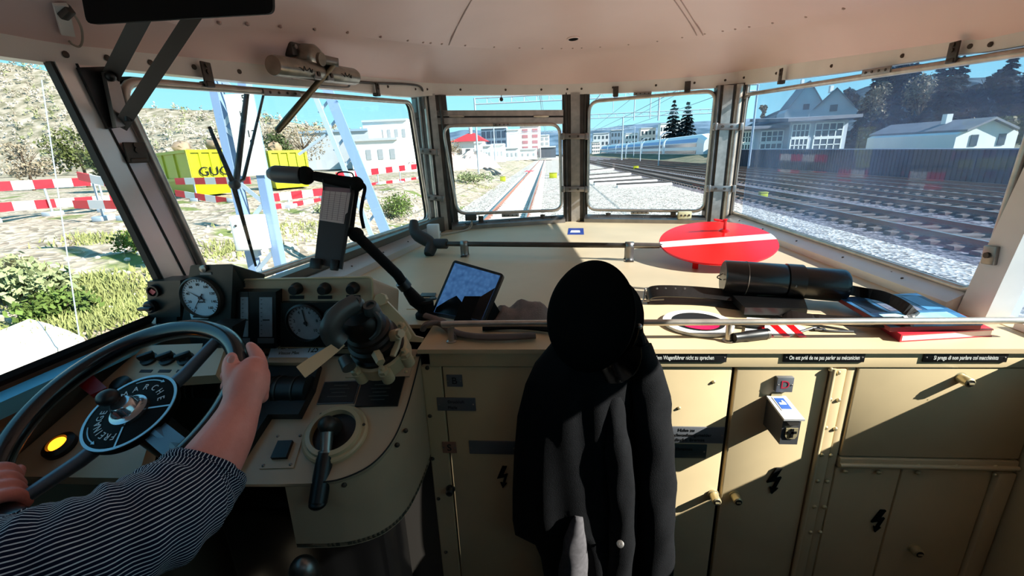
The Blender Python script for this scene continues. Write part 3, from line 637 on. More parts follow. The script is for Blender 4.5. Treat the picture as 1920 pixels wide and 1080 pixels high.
# ------------------------------------------------------------------ noise barrier, houses and train on the right
t = thing('noise_barrier', (22, 40, -0.85), 'long dark ribbed noise barrier beyond the tracks on the right', 'wall')
b = MB(); y = 14.0
while y < 62:
    b.prism3([V((22.0, y, -0.85)), V((22.0, y+0.16, -0.85)), V((22.0, y+0.16, 0.82+(y-14)*0.006)), V((22.0, y, 0.82+(y-14)*0.006))], V((0.2, 0, 0))); y += 0.32
b.prism3([V((22.06, 14, -0.85)), V((22.06, 62, -0.85)), V((22.06, 62, 1.1)), V((22.06, 14, 0.81))], V((0.12, 0, 0))); b.build('ribbed_panel', mat('barrier_panel', (0.24, 0.26, 0.33), 0.8, var=0.35, vscale=0.5), t, smooth=False)
b = MB(); b.prism3([V((21.95, 14, 0.81)), V((21.95, 62, 1.1)), V((22.25, 62, 1.1)), V((22.25, 14, 0.81))], V((0, 0, 0.06))); b.build('coping', mat('coping', (0.50, 0.55, 0.62), 0.7), t, smooth=False)
M_PL = mat('pale_render', (0.86, 0.86, 0.84), 0.8, var=0.06, vscale=0.5); M_SLATE = mat('slate_roof', (0.44, 0.45, 0.48), 0.8, var=0.25, vscale=1.0); M_WIN = mat('window_dark', (0.25, 0.29, 0.33), 0.15); M_WFR = mat('window_frame_white', (0.88, 0.88, 0.86), 0.6)
M_GREYW = mat('grey_wall', (0.70, 0.72, 0.74), 0.8, var=0.1, vscale=0.4)
def facade_windows(t, o, dx, dz, rects, fr_w=0.10, n=V((0, -1, 0)), cols=3, mwin=None):
    for (u0, w0, u1, w1) in rects:
        p = [o+dx*u0+dz*w0, o+dx*u1+dz*w0, o+dx*u1+dz*w1, o+dx*u0+dz*w1]
        b = MB(); b.prism3([q+n*0.01 for q in p], n*0.03); f = b.build('window', mwin or M_WIN, t, smooth=False)
        b = MB(); pp = p+[p[0]]
        for a, c in zip(pp[:-1], pp[1:]): strip(b, a+n*0.03, c+n*0.03, fr_w, 0.06, n)
        for k in range(1, cols): a = p[0].lerp(p[1], k/cols)+n*0.03; c = p[3].lerp(p[2], k/cols)+n*0.03; strip(b, a, c, fr_w*0.8, 0.05, n)
        strip(b, p[0].lerp(p[3], 0.5)+n*0.03, p[1].lerp(p[2], 0.5)+n*0.03, fr_w*0.7, 0.05, n); b.build('window_frame', M_WFR, f, smooth=False)
def blockb(t, name, q0, q1, depth, m, zbase=None):
    """wall block between two facade corners (lower-left, upper-right)"""
    z0 = q0.z if zbase is None else zbase; b = MB(); b.prism3([V((q0.x, q0.y, z0)), V((q1.x, q0.y, z0)), V((q1.x, q0.y, q1.z)), V((q0.x, q0.y, q1.z))], V((0, depth, 0))); return b.build(name, m, t, smooth=False)
# row of terraced flats
y = 56.0; t = thing('terraced_flats', on_y(1500, 281, y), 'two storey row of grey flats with white window grids behind the noise barrier', 'building')
o = on_y(1475, 284, y); e2 = on_y(1592, 224, y); blockb(t, 'wall', o, e2, 9, M_GREYW, 0.0); dx = V((1, 0, 0)); dz = V((0, 0, 1))
L_ = e2.x-o.x; H_ = e2.z-0.0; oo = V((o.x, y, 0.0))
facade_windows(t, oo, dx, dz, [(0.04*L_, 0.15*H_, 0.34*L_, 0.52*H_), (0.04*L_, 0.56*H_, 0.34*L_, 0.93*H_), (0.44*L_, 0.15*H_, 0.92*L_, 0.50*H_), (0.44*L_, 0.54*H_, 0.92*L_, 0.93*H_)], 0.13, cols=4)
b = MB(); b.prism3([V((o.x-0.8, y-1.0, H_)), V((e2.x+0.8, y-1.0, H_+0.15)), V((e2.x+0.8, y+9, H_+0.6)), V((o.x-0.8, y+9, H_+0.6))], V((0, 0, 0.35))); b.build('roof', M_SLATE, t, smooth=False)
o = on_y(1385, 284, y+1); e2 = on_y(1474, 240, y+1); blockb(t, 'wall', o, e2, 8, M_GREYW, 0.0); oo = V((o.x, y+1, 0.0)); L_ = e2.x-o.x; H_ = e2.z
facade_windows(t, oo, dx, dz, [(0.05*L_, 0.12*H_, 0.30*L_, 0.5*H_), (0.05*L_, 0.55*H_, 0.30*L_, 0.92*H_), (0.46*L_, 0.12*H_, 0.95*L_, 0.5*H_), (0.46*L_, 0.55*H_, 0.95*L_, 0.92*H_)], 0.13, cols=4)
b = MB(); b.prism3([V((o.x-0.6, y+0.2, H_)), V((e2.x+0.4, y+0.2, H_)), V((e2.x+0.4, y+9, H_+0.4)), V((o.x-0.6, y+9, H_+0.4))], V((0, 0, 0.3))); b.build('roof', M_SLATE, t, smooth=False)
# gabled house helper: eave front wall corner points in plan, ridge along local u
def gable_house(name, p, u, length, width, eave, ridge, wallm, roofm, label, wins=(), chim=True, hips=False):
    """p: plan corner on the ground, u: direction of the ridge; the gable end faces -u"""
    u = V(u).normalized(); v = V((-u.y, u.x, 0)); t = thing(name, p, label, 'house'); p = V(p)
    A = [p, p+v*width, p+v*width+V((0, 0, eave)), p+v*width/2+V((0, 0, ridge)), p+V((0, 0, eave))]
    b = MB(); b.prism3(A, u*length); b.build('wall', wallm, t, smooth=False)
    b = MB(); ov = 0.5; th = V((0, 0, 0.22))
    for s0, s1 in ((p, -1), (p+v*width, 1)):
        e0 = s0+V((0, 0, eave))+v*(s1*ov)-u*ov-V((0, 0, ov*(ridge-eave)/(width/2))); r0 = p+v*width/2+V((0, 0, ridge))-u*ov
        b.prism3([e0, e0+u*(length+2*ov), r0+u*(length+2*ov), r0], th)
    b.build('roof', roofm, t, smooth=False)
    if chim:
        c = p+u*length*0.35+v*width*0.4; b = MB(); b.box(T(c+V((0, 0, ridge+0.2))), 0.6, 0.6, 1.3); b.build('chimney', M_PL, t, smooth=False)
    for (s, w0, ww, hh) in wins:
        c = p+v*(s*width)-u*0.02; b = MB(); b.prism3([c-v*ww/2+V((0, 0, w0)), c+v*ww/2+V((0, 0, w0)), c+v*ww/2+V((0, 0, w0+hh)), c-v*ww/2+V((0, 0, w0+hh))], -u*0.06); b.build('window', M_WIN, t, smooth=False)
    return t
p = on_y(1783, 284, 50); p.z = -0.3
gable_house('white_house', (on_y(1786, 284, 50).x, 50, -0.3), (-0.05, 1, 0), 12.0, -6.0, 2.1, 3.4, M_PL, M_SLATE, 'white bungalow with a grey gabled roof behind the noise barrier', [(0.3, 0.9, 0.7, 1.1), (0.75, 0.9, 0.7, 1.1)])
gable_house('steep_house', (on_y(1470, 222, 112).x, 112, on_y(1470, 222, 112).z), (0.25, 1, 0), 8, -8.2, 1.2, 7.4, M_GREYW, M_SLATE, 'steep roofed dark house above the flats, nearer the corner mullion', [(0.5, 1.6, 1.2, 1.2)])
gable_house('steep_house', (on_y(1517, 222, 96).x, 96, on_y(1517, 222, 96).z), (0.5, 1, 0), 8, -7.4, 1.0, 5.0, M_GREYW, M_SLATE, 'second steep roofed dark house above the flats, beside the trees', [(0.5, 1.0, 1.2, 1.2)])
# parked double deck train
t = thing('passenger_train', (31, 95, -0.6), 'long blue and white double-deck train parked on the far right tracks', 'train')
M_TRW = mat('train_white', (0.80, 0.84, 0.88), 0.4); M_TRB = mat('train_blue', (0.20, 0.52, 0.80), 0.4); M_TRG = mat('train_glass', (0.22, 0.27, 0.33), 0.15)
for k in range(6):
    y0 = 92+k*27; c = MB(); prof = [(29.6, 0.0), (29.5, 1.0), (29.5, 2.9), (29.7, 3.7), (30.3, 4.25), (31.4, 4.4), (32.4, 4.25), (32.9, 3.7), (32.9, 0)]
    zz = -0.4
    if k == 0: rows = [[V((31.2+(x-31.2)*0.75, y0-1.5, zz+z*0.82)) for x, z in prof]]+[[V((x, y0+1.2, zz+z)) for x, z in prof], [V((x, y0+26, zz+z)) for x, z in prof]]
    else: rows = [[V((x, y0, zz+z)) for x, z in prof], [V((x, y0+26, zz+z)) for x, z in prof]]
    c.loft(rows, closed_u=True); n = len(prof); c.f += [list(range(n)), [len(c.v)-1-i for i in range(n)]]; c.m += [0, 0]
    car = c.build('carriage', M_TRW, t, smooth=False)
    for zb, hb, m, nm in ((0.65, 0.65, M_TRG, 'window_band'), (2.0, 0.65, M_TRG, 'window_band'), (2.85, 0.75, M_TRB, 'blue_stripe')):
        s = MB(); s.prism3([V((29.46, y0+1.5, zz+zb)), V((29.46, y0+25.5, zz+zb)), V((29.46+(0.12 if nm[0] == 'b' else 0), y0+25.5, zz+zb+hb)), V((29.46+(0.12 if nm[0] == 'b' else 0), y0+1.5, zz+zb+hb))], V((0.08, 0, 0))); s.build(nm, m, car, smooth=False)
    s = MB()
    for q in (4, 22): s.box(T((31.2, y0+q, zz-0.15)), 2.4, 2.8, 0.6)
    s.build('bogie', M_DK, car, smooth=False)
# ------------------------------------------------------------------ overhead line gear
M_GALV = mat('galvanised', (0.62, 0.68, 0.74), 0.5, 0.3); M_BLST = mat('blue_grey_steel', (0.48, 0.58, 0.72), 0.5, 0.2); M_WIRE = mat('wire', (0.35, 0.38, 0.42), 0.6)
def portal(y, px0, px1, py, sag, label, posts):
    t = thing('catenary_portal', on_y(px0, 300, y), label, 'gantry'); a = on_y(px0, py, y); c = on_y(px1, py-(px1-px0)*0.038, y); a.z = c.z = (a.z+c.z)/2; h = 0.55
    b = MB()
    for o in (0, h): b.tube([a+V((0, 0, o)), c+V((0, 0, o))], 0.07, 6)
    n = int((c-a).length/1.2)
    for i in range(n): p = a.lerp(c, i/n); q = a.lerp(c, (i+0.5)/n); b.tube([p, p+V((0, 0, h))], 0.035, 5); b.tube([p+V((0, 0, h)), q], 0.025, 5)
    b.build('beam', M_GALV, t)
    for (px, py2, r) in posts:
        p = on_y(px, py, y); p.z = a.z; q = on_y(px, py2, y); b = MB(); b.cyl(p, V((p.x, p.y, q.z)), r, n=8); b.build('drop_post', M_GALV, t)
    for e in (a, c): b = MB(); b.cyl(V((e.x, e.y, -0.85)), e+V((0, 0, h)), 0.09, n=8); b.build('mast', M_GALV, t)
    return t
portal(46, 890, 1420, 193, 0, 'nearest overhead line gantry spanning the tracks, in the centre right pane', [(1190, 226, 0.05), (1220, 222, 0.05), (1236, 226, 0.08), (1150, 210, 0.03)])
portal(70, 925, 1360, 229, 0, 'farther overhead line gantry, below the nearest one in the centre right pane', [(1168, 300, 0.10)])
portal(130, 955, 1190, 251, 0, 'most distant overhead line gantry ahead', [])
b = MB()
for x in (-0.4, 3.5, 8.3, 12.2): b.tube([V((x, 8, 5.2)), V((x, 46, 4.9)), V((x+0.3, 130, 4.9))], 0.02, 5); b.tube([V((x, 8, 6.4)), V((x, 27, 5.6)), V((x, 46, 6.3)), V((x+0.3, 88, 5.5)), V((x+0.3, 130, 6.2))], 0.018, 5)
b.build('overhead_wires', M_WIRE, None, kind='stuff', label='thin overhead contact wires above the tracks', cat='wires')
for i, (px, py0, py1, d) in enumerate([(1238, 252, 300, 62), (1202, 262, 298, 85), (1174, 268, 297, 110)]):
    top = U(px, py0, d); base = V((top.x, top.y, -0.85)); t = thing('lamp_post', base, ['nearest curved lamp post in front of the parked train', 'second curved lamp post in front of the parked train', 'farthest curved lamp post in front of the parked train'][i], 'lamp post')
    b = MB(); b.tube(bez([base, top-V((0, 0, 0.8)), top+V((0.25, 0, -0.1)), top+V((1.0, 0, 0.25))], 6), 0.09, 7); b.build('post', M_GALV, t); b = MB(); b.box(T(top+V((1.2, 0, 0.22))), 0.7, 0.25, 0.12, 0.03); b.build('lamp_head', M_GALV, t)

# near mast at the left with plates
P0 = U(462, 330, 6.2); t = thing('catenary_mast', V((P0.x, P0.y, terr(P0.x, P0.y))), 'tall steel lattice mast with number plates just outside the left front pane', 'mast')
base = V((P0.x, P0.y, terr(P0.x, P0.y)-0.1)); up = V((0, 0, 1)); e1 = V((CR.x, CR.y, 0)).normalized(); e3 = V((-e1.y, e1.x, 0))
for s in (-1, 1):
    b = MB(); F = Matrix.Translation(base+e1*(s*0.20)+up*2.5) @ fr((0, 0, 0), e1, e3)
    b.box(F, 0.11, 0.03, 5.0); b.box(F @ T((0.05, 0.07, 0)), 0.015, 0.14, 5.0); b.box(F @ T((-0.05, 0.07, 0)), 0.015, 0.14, 5.0); b.build('channel', M_BLST, t, smooth=False)
b = MB(); zz = 0.2
while zz < 4.8: strip(b, base+e1*-0.18+up*zz, base+e1*0.18+up*(zz+0.35), 0.06, 0.012, -e3); strip(b, base+e1*0.18+up*(zz+0.35), base+e1*-0.18+up*(zz+0.7), 0.06, 0.012, -e3); zz += 0.7
b.build('lacing', M_GALV, t, smooth=False)
def Mst(px, py, off): return on_plane(px, py, P0-e3*off, e3)
def mast_plate(px0, py0, px1, py1, label, txts):
    p = Mst(px0, py1, 0.04); q = Mst(px1, py0, 0.04); w = (q-p).dot(e1); h = q.z-p.z; F = fr((p+q)/2, e1, (0, 0, 1)); b = MB(); b.box(F, abs(w), abs(h), 0.008, 0.002); pl = b.build('number_plate', M_WHITE, t, smooth=False)
    for (s, x, y, sz) in txts: b = MB(); b.text(F @ T((x, y, 0.006)), s, sz, 0.001); b.build('lettering', M_MATTE, pl, smooth=False)
mast_plate(452, 175, 474, 330, '', [('5', 0.06, 0.47, 0.12), ('K', 0.0, 0.28, 0.10), ('13', 0.07, 0.02, 0.13), ('9', 0.06, -0.10, 0.13)])
p = Mst(470, 436, 0.12); F = fr(p, e1, (0, 0, 1)); t = thing('equipment_box', p, 'pale grey equipment box with a door fixed low on the lattice mast', 'box')
b = MB(); b.box(F, 0.42, 0.50, 0.2, 0.015); b.build('body', mat('pale_grey', (0.84, 0.85, 0.85), 0.6), t); b = MB(); b.box(F @ T((0, -0.02, 0.105)), 0.37, 0.42, 0.012, 0.004); d = b.build('door', M_WHITE, t)
b = MB(); b.cyl(F @ V((-0.12, 0.12, 0.105)), F @ V((-0.12, 0.12, 0.125)), 0.016, n=10); b.build('lock', M_DK, d); b = MB(); b.box(F @ T((0, -0.30, -0.03)), 0.1, 0.14, 0.08); b.build('bracket', M_GALV, t)
# raking stay
a = U(592, 150, 9.0); c = U(722, 470, 9.0); t = thing('raking_stay', c, 'slanting lattice stay of blue-grey channels right of the mast', 'stay'); d = (c-a).normalized(); nn = d.cross(e1).normalized(); sd = d.cross(nn).normalized()
for s, w in ((-0.16, 0.20), (0.13, 0.09)): b = MB(); strip(b, a+sd*s, c+sd*s, w, 0.06, nn); b.build('channel', M_BLST if w > 0.1 else M_GALV, t, smooth=False)
b = MB()
for i in range(9): k = i/9; strip(b, a.lerp(c, k)+sd*-0.2, a.lerp(c, k+0.06)+sd*0.2, 0.05, 0.02, -nn)
b.build('lacing', M_GALV, t, smooth=False)
b = MB(); p0 = U(660, 185+10, 9.0); q0 = U(560, 290, 9.0); b.tube([U(625, 243, 9.0), q0], 0.03, 6); b.build('tie_rod', M_GALV, t)
p0 = U(78, 150, 5.0); b = MB(); b.tube([p0, U(150, 640, 4.6)], 0.006, 6); b.build('guy_wire', M_GALV, None, label='thin pale guy wire slanting across the side window view', cat='wire')

# ------------------------------------------------------------------ yellow skips
def skip(c0, c1, c2, pytop, zb, label, text=None):
    A, B, C = c0, c1, c2; top = pytop; t = thing('yellow_skip', B, label, 'skip'); D = A+C-B; zt = top; poly = [V((p.x, p.y, zb)) for p in (A, B, C, D)]; cen = sum(poly, V())/4
    b = MB(); rows = [[cen+(p-cen)*0.93+V((0, 0, 0.15)) for p in poly], [p+V((0, 0, (zt-zb)*0.35)) for p in poly], [p+V((0, 0, zt-zb)) for p in poly]]
    b.loft(rows, closed_u=True); b.f += [[3, 2, 1, 0], [8, 9, 10, 11]]; b.m += [0, 0]; b.build('body', M_YEL, t, smooth=False)
    b = MB()
    for p, q in ((A, B), (B, C)):
        p = V((p.x, p.y, zb)); q = V((q.x, q.y, zb)); n = (q-p).cross(V((0, 0, 1))).normalized()
        for k in range(5): m = p.lerp(q, k/4); strip(b, m+V((0, 0, (zt-zb)*0.36)), m+V((0, 0, zt-zb)), 0.14, 0.08, n)
        for zz in (0.38, 0.97): strip(b, p+V((0, 0, (zt-zb)*zz)), q+V((0, 0, (zt-zb)*zz)), 0.14, 0.1, n)
    b.build('rib', M_YEL, t, smooth=False)
    if text:
        p = V((B.x, B.y, zb)); q = V((C.x, C.y, zb)); n = (q-p).cross(V((0, 0, 1))).normalized(); F = fr(p.lerp(q, 0.62)+V((0, 0, (zt-zb)*0.55))+n*0.1, (q-p), (0, 0, 1)); b = MB(); b.text(F, text, 0.62, 0.01, xs=1.25); b.build('lettering', M_MATTE, t, smooth=False)
    return t
A = on_z(286, 362, 0.0); B = on_z(372, 372, 0.0); C = on_z(446, 364, 0.0); A = CAM+(A-CAM)*1; skip(A, B, C, on_y(365, 280, B.y).z, -0.05, 'large yellow skip with dark lettering left of the mast', 'GUGG')
A = U(500, 336, 27); B = U(515, 340, 25.5); C = U(580, 336, 27); skip(A, B, C, U(540, 282, 26).z, -0.05, 'smaller yellow skip right of the mast')
for i, (px, py, w) in enumerate([(340, 277, 34), (410, 272, 50), (515, 277, 24)]):
    p = U(px, py, 26.5); b = MB(); b.ball(T(p), w*26/FPX*0.5, w*26/FPX*0.4, 0.35, 12, 8)
    for v in b.v: v += V((random.uniform(-.1, .1), random.uniform(-.1, .1), random.uniform(-.08, .08)))
    b.build('rubble_heap', mat('rubble', (0.58, 0.50, 0.42), 0.95, var=0.3, vscale=2), None, label=['small rubble heap on the left half of the large skip', 'larger rubble heap on the right half of the large skip', 'rubble heap in the smaller yellow skip'][i], cat='rubble')
# ------------------------------------------------------------------ red and white barriers
M_BR = mat('barrier_red', (0.88, 0.10, 0.16), 0.45); M_BW = mat('barrier_white', (0.92, 0.90, 0.90), 0.5)
def barrier(a0, a1, b0, b1, ya, yb, n, wd, label, posts=3):
    A, B, C, D = on_y(*a0, ya), on_y(*a1, yb), on_y(*b0, ya), on_y(*b1, yb); t = thing('barrier', V((A.x, A.y, terr(A.x, A.y))), label, 'barrier', None)
    for P, Q in ((A, B), (C, D)):
        b = MB(); nn = (Q-P).cross(V((0, 0, 1))).normalized()
        for k in range(n): b.mat(k % 2); strip(b, P.lerp(Q, k/n), P.lerp(Q, (k+1)/n), wd, 0.04, nn)
        b.build('board', [M_BR, M_BW], t, smooth=False)
    for k in range(posts):
        u = (k+0.5)/posts; p = A.lerp(B, u); q = V((p.x, p.y, terr(p.x, p.y)-0.05)); b = MB(); b.cyl(q, p+V((0, 0, 0.15)), 0.035, n=8); b.box(T(q+V((0, 0, 0.1))), 0.35, 0.5, 0.16, 0.03); b.build('post', M_GALV, t)
barrier((-120, 356), (228, 337), (-120, 398), (235, 371), 12, 17, 9, 0.30, 'long red and white barrier across the side window view', 3)
barrier((148, 330), (250, 352), (140, 383), (262, 384), 13, 12, 4, 0.26, 'short bright red and white barrier beside the left corner pillar', 2)
barrier((330, 340), (470, 338), (330, 362), (470, 384), 20, 18, 7, 0.30, 'red and white barrier in front of the large yellow skip', 2)
barrier((500, 372), (640, 355), (505, 392), (640, 372), 15, 18, 7, 0.28, 'red and white barrier behind the timetable holder', 2)
barrier((630, 330), (800, 310), (632, 358), (800, 334), 24, 34, 13, 0.36, 'red and white barrier below the white factory', 4)
# planks at the lower left
rows = [((-70, 668), (62, 612)), ((-50, 690), (100, 622)), ((-30, 706), (135, 634)), ((-10, 725), (165, 648))]
for i, (a, c) in enumerate(rows[:-1]):
    p, q, r, s = G(*a), G(*c), G(*rows[i+1][1]), G(*rows[i+1][0]); b = MB(); cc = (p+q+r+s)/4; b.prism3([k+V((0, 0, 0.02))+(cc-k)*0.03 for k in (p, q, r, s)], V((0, 0, 0.09))); b.build('timber_plank', mat('grey_timber', (0.80, 0.77, 0.74), 0.8, var=0.2, vscale=3), None, smooth=False, label=['farthest pale timber plank on the ground below the side window', 'middle pale timber plank on the ground below the side window', 'nearest pale timber plank on the ground below the side window'][i], cat='plank')
# ------------------------------------------------------------------ buildings ahead and left
M_WHB = mat('white_facade', (0.92, 0.91, 0.90), 0.8, var=0.05, vscale=0.2); M_ROOFR = mat('red_tiles', (0.72, 0.16, 0.20), 0.8, var=0.15, vscale=1); M_OFF = mat('office_glass', (0.40, 0.48, 0.56), 0.3); M_BEI = mat('beige_facade', (0.86, 0.80, 0.78), 0.8); M_SHED = mat('shed_wall', (0.72, 0.74, 0.76), 0.7, var=0.06)
def pxblock(name, x0, y0, x1, y1, y, depth, m, label, cols=0, rows_=0, wm=None, zb=None, gap=0.35, roof=None, cat='building'):
    a = on_y(x0, y1, y); c = on_y(x1, y0, y); zz = a.z if zb is None else zb; t = thing(name, (a.x, y, zz), label, cat); blockb(t, 'wall', a, c, depth, m, zz)
    W_ = c.x-a.x; H_ = c.z-zz
    for i in range(cols):
        for j in range(rows_):
            u0 = W_*(i+gap*0.5)/cols; u1 = W_*(i+1-gap*0.5)/cols; w0 = H_*(0.06+0.9*(j+gap*0.5)/rows_); w1 = H_*(0.06+0.9*(j+1-gap*0.5)/rows_)
            b = MB(); b.prism3([V((a.x+u0, y-0.01, zz+w0)), V((a.x+u1, y-0.01, zz+w0)), V((a.x+u1, y-0.01, zz+w1)), V((a.x+u0, y-0.01, zz+w1))], V((0, -0.06, 0))); b.build('window', wm or M_WIN, t, smooth=False)
    b = MB(); b.prism3([V((a.x-0.02, y-0.3, c.z)), V((c.x+0.02, y-0.3, c.z)), V((c.x+0.02, y+depth, c.z)), V((a.x-0.02, y+depth, c.z))], V((0, 0, 0.4))); b.build('roof', roof or M_SHED, t, smooth=False); return t
pxblock('white_factory', 688, 226, 762, 300, 92, 22, M_WHB, 'tall white factory building in the left front pane', 6, 2, mat('pale_window', (0.62, 0.64, 0.66), 0.4), 0.0, 0.6)
pxblock('factory_shed', 570, 245, 690, 305, 84, 7, M_SHED, 'low pale factory shed left of the tall white building', 0, 0, None, 0.0, roof=mat('shed_roof', (0.55, 0.64, 0.72), 0.5))
pxblock('factory_wing', 660, 262, 745, 302, 77, 5, M_WHB, 'low white wing in front of the tall white factory', 4, 1, mat('pale_window', (0.62, 0.64, 0.66), 0.4), 0.0, 0.6)
pxblock('office_block', 904, 240, 949, 284, 150, 6, M_OFF, 'grey glazed office block behind the bank ahead', 5, 3, mat('office_window', (0.20, 0.26, 0.34), 0.2), 0.0, 0.3)
pxblock('white_annex', 951, 244, 973, 284, 150, 6, M_WHB, 'white windowless annex right of the grey office block', 0, 0, None, 0.0)
pxblock('apartment_tower', 976, 236, 1012, 282, 160, 16, M_BEI, 'beige apartment tower beside the track ahead', 2, 5, mat('balcony_red', (0.66, 0.45, 0.48), 0.6), 0.0, 0.45)
pxblock('apartment_block', 1013, 254, 1030, 284, 185, 16, M_WHB, 'smaller white block right of the beige tower', 2, 4, mat('pale_window', (0.62, 0.64, 0.66), 0.4), 0.0, 0.4)
pxblock('station_shed', 1014, 276, 1042, 287, 150, 12, mat('dark_shed', (0.30, 0.32, 0.36), 0.7), 'low dark platform roof at the end of the track ahead', 0, 0, None, 0.0)
for i, (x0, y0, x1, y1, yy) in enumerate([(890, 268, 905, 288, 120), (906, 274, 920, 294, 105), (922, 272, 944, 292, 110), (948, 278, 972, 290, 125), (975, 280, 1006, 290, 135)]):
    pxblock('site_hut', x0, y0, x1, y1, yy, 5, M_WHB if i % 2 == 0 else M_SHED, ['small white site hut right of the red-roofed house', 'low grey site hut in front of the office block', 'wide white site hut in front of the office block', 'low grey site hut below the white annex', 'long white site hut below the beige tower'][i], 3, 1, mat('pale_window', (0.62, 0.64, 0.66), 0.4), -0.2, 0.7, cat='hut')
p = on_y(852, 287, 130); t = thing('red_roofed_house', (p.x, 130, 0), 'white house with a red hipped roof and small turret in the centre left pane', 'house'); a = on_y(852, 282, 130); c = on_y(903, 264, 130); blockb(t, 'wall', a, c, 9, M_WHB, 0)
b = MB(); e = [V((a.x-1, 129, c.z)), V((c.x+1, 129, c.z)), V((c.x+1, 140, c.z)), V((a.x-1, 140, c.z))]; r0 = on_y(873, 249, 130); r0 = V((r0.x, 134, r0.z)); r1 = r0+V((2.0, 0, 0)); s = len(b.v)
b.add(e+[r0, r1], [[0, 1, 5, 4], [1, 2, 5], [2, 3, 4, 5], [3, 0, 4], [3, 2, 1, 0]]); b.build('roof', M_ROOFR, t, smooth=False)
b = MB(); b.cyl(r0+V((0.8, 0, -0.5)), r0+V((0.8, 0, 1.3)), 0.5, n=8); b.cyl(r0+V((0.8, 0, 1.3)), r0+V((0.8, 0, 2.6)), 0.6, 0.05, 8); b.build('turret', M_SHED, t)
for k in range(3): b = MB(); q = a.lerp(c, 0.2+0.3*k); b.box(T((q.x, 129.95, c.z*0.5)), 1.2, 0.1, 1.4); b.build('window', M_WIN, t, smooth=False)
# dirt mounds
def mound(px, py, w, h, d, label, sd):
    c = U(px, py, d); s = d/FPX; rng = random.Random(sd); b = MB(); rows = []
    for k in range(9):
        r = k/8; rows.append([V((c.x+math.cos(a*PI/14)*w*s*r, c.y+math.sin(a*PI/14)*w*s*r*0.8, (terr(c.x, c.y)-0.1)+h*s*(1-r*r)**1.0*(0.8+0.35*rng.random()) if k else terr(c.x, c.y)-0.1+h*s)) for a in range(28)])
    b.loft(rows, closed_u=True); b.build('dirt_mound', G_DIRT if sd % 2 else mat('pinkish_dirt', (0.86, 0.77, 0.72), 0.95, var=0.25, vscale=0.8), None, label=label, cat='mound')
mound(890, 302, 50, 30, 62, 'pinkish mound of earth in the centre left pane', 2)
mound(845, 304, 30, 34, 55, 'steeper earth mound behind the left mullion', 4)
mound(770, 318, 60, 18, 60, 'low earth mound below the white factory', 6)
# far town on the right of the track
for i, (x0, y0, x1, y1, yy, m) in enumerate([(1112, 250, 1142, 280, 290, M_SHED), (1145, 244, 1170, 280, 275, M_OFF), (1172, 250, 1196, 280, 282, M_WHB), (1200, 240, 1230, 280, 275, M_BEI), (1236, 232, 1258, 280, 268, M_WHB), (1260, 226, 1290, 280, 276, M_SHED), (1110, 266, 1125, 281, 268, M_BEI)]):
    pxblock('town_house', x0, y0, x1, y1, yy, 6, m, ['low grey town building at the left edge of the centre right pane', 'glazed grey town building left of the farther gantry post', 'white town building right of the farther gantry post', 'beige town building behind the middle of the train', 'white town building below the left fir', 'tallest grey town building below the two firs', 'small beige town building at the far end of the train'][i], 4, 3, M_WIN, 0.0, 0.5)
# windscreen wiper outside the left front pane
t = thing('windscreen_wiper', Lp(480, 345)-NL*-0.07, 'black windscreen wiper with two arms outside the left front pane', 'wiper')
def Lo(px, py): return Lp(px, py)+NL*0.07
b = MB(); b.tube([Lo(428, 235), Lo(470, 340), Lo(512, 500)], [0.005, 0.008, 0.004], 6); b.build('blade', M_MATTE, t)
b = MB(); b.tube([Lo(497, 165), Lo(476, 346)], [0.008, 0.010], 8); b.build('arm', M_BLACK, t); b = MB(); b.tube([Lo(527, 172), Lo(490, 335), Lo(470, 345)], [0.004, 0.006, 0.008], 6); b.build('arm', M_BLACK, t)
b = MB(); b.ball(T(Lo(474, 345)), 0.018, 0.018, 0.018, 10, 6); b.build('pivot', M_BLACK, t)
# ================================================================== cabinets below the desk
YC = 1.04
def Cp(px, py): return on_y(px, py, YC)
NC = V((0, -1, 0)); X = V((1, 0, 0)); Y = V((0, 1, 0)); Z = V((0, 0, 1))
M_CAB = mat('cabinet_paint', (0.80, 0.715, 0.56), 0.38, var=0.10, vscale=6)
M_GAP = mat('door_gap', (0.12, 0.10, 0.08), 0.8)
M_ALU = mat('sign_aluminium', (0.42, 0.43, 0.45), 0.45, 0.4); M_LET = mat('dark_lettering', (0.06, 0.06, 0.06), 0.6); M_LETW = mat('white_lettering', (0.88, 0.88, 0.86), 0.5)
M_LETR = mat('red_lettering', (0.65, 0.12, 0.22), 0.5); M_BRASS = mat('pale_brass', (0.80, 0.74, 0.58), 0.3, 0.6)
def xz(x0, z0, x1, z1, y, dy, b): b.prism3([V((x0, y, z0)), V((x1, y, z0)), V((x1, y, z1)), V((x0, y, z1))], V((0, dy, 0))); return b
def panel(b, x0, z0, x1, z1, y=YC, th=0.018, bev=0.004): b.box(T(((x0+x1)/2, y+th/2, (z0+z1)/2)), x1-x0, th, z1-z0, bev, 2)
def cabinet(x0, x1, z1, label):
    t = thing('cabinet', ((x0+x1)/2, YC+0.2, 0.0), label, 'cabinet'); b = MB(); panel(b, x0+0.001, 0.02, x1-0.001, z1, YC+0.022, 0.40, 0.004); b.build('body', M_GAP, t, smooth=False); return t
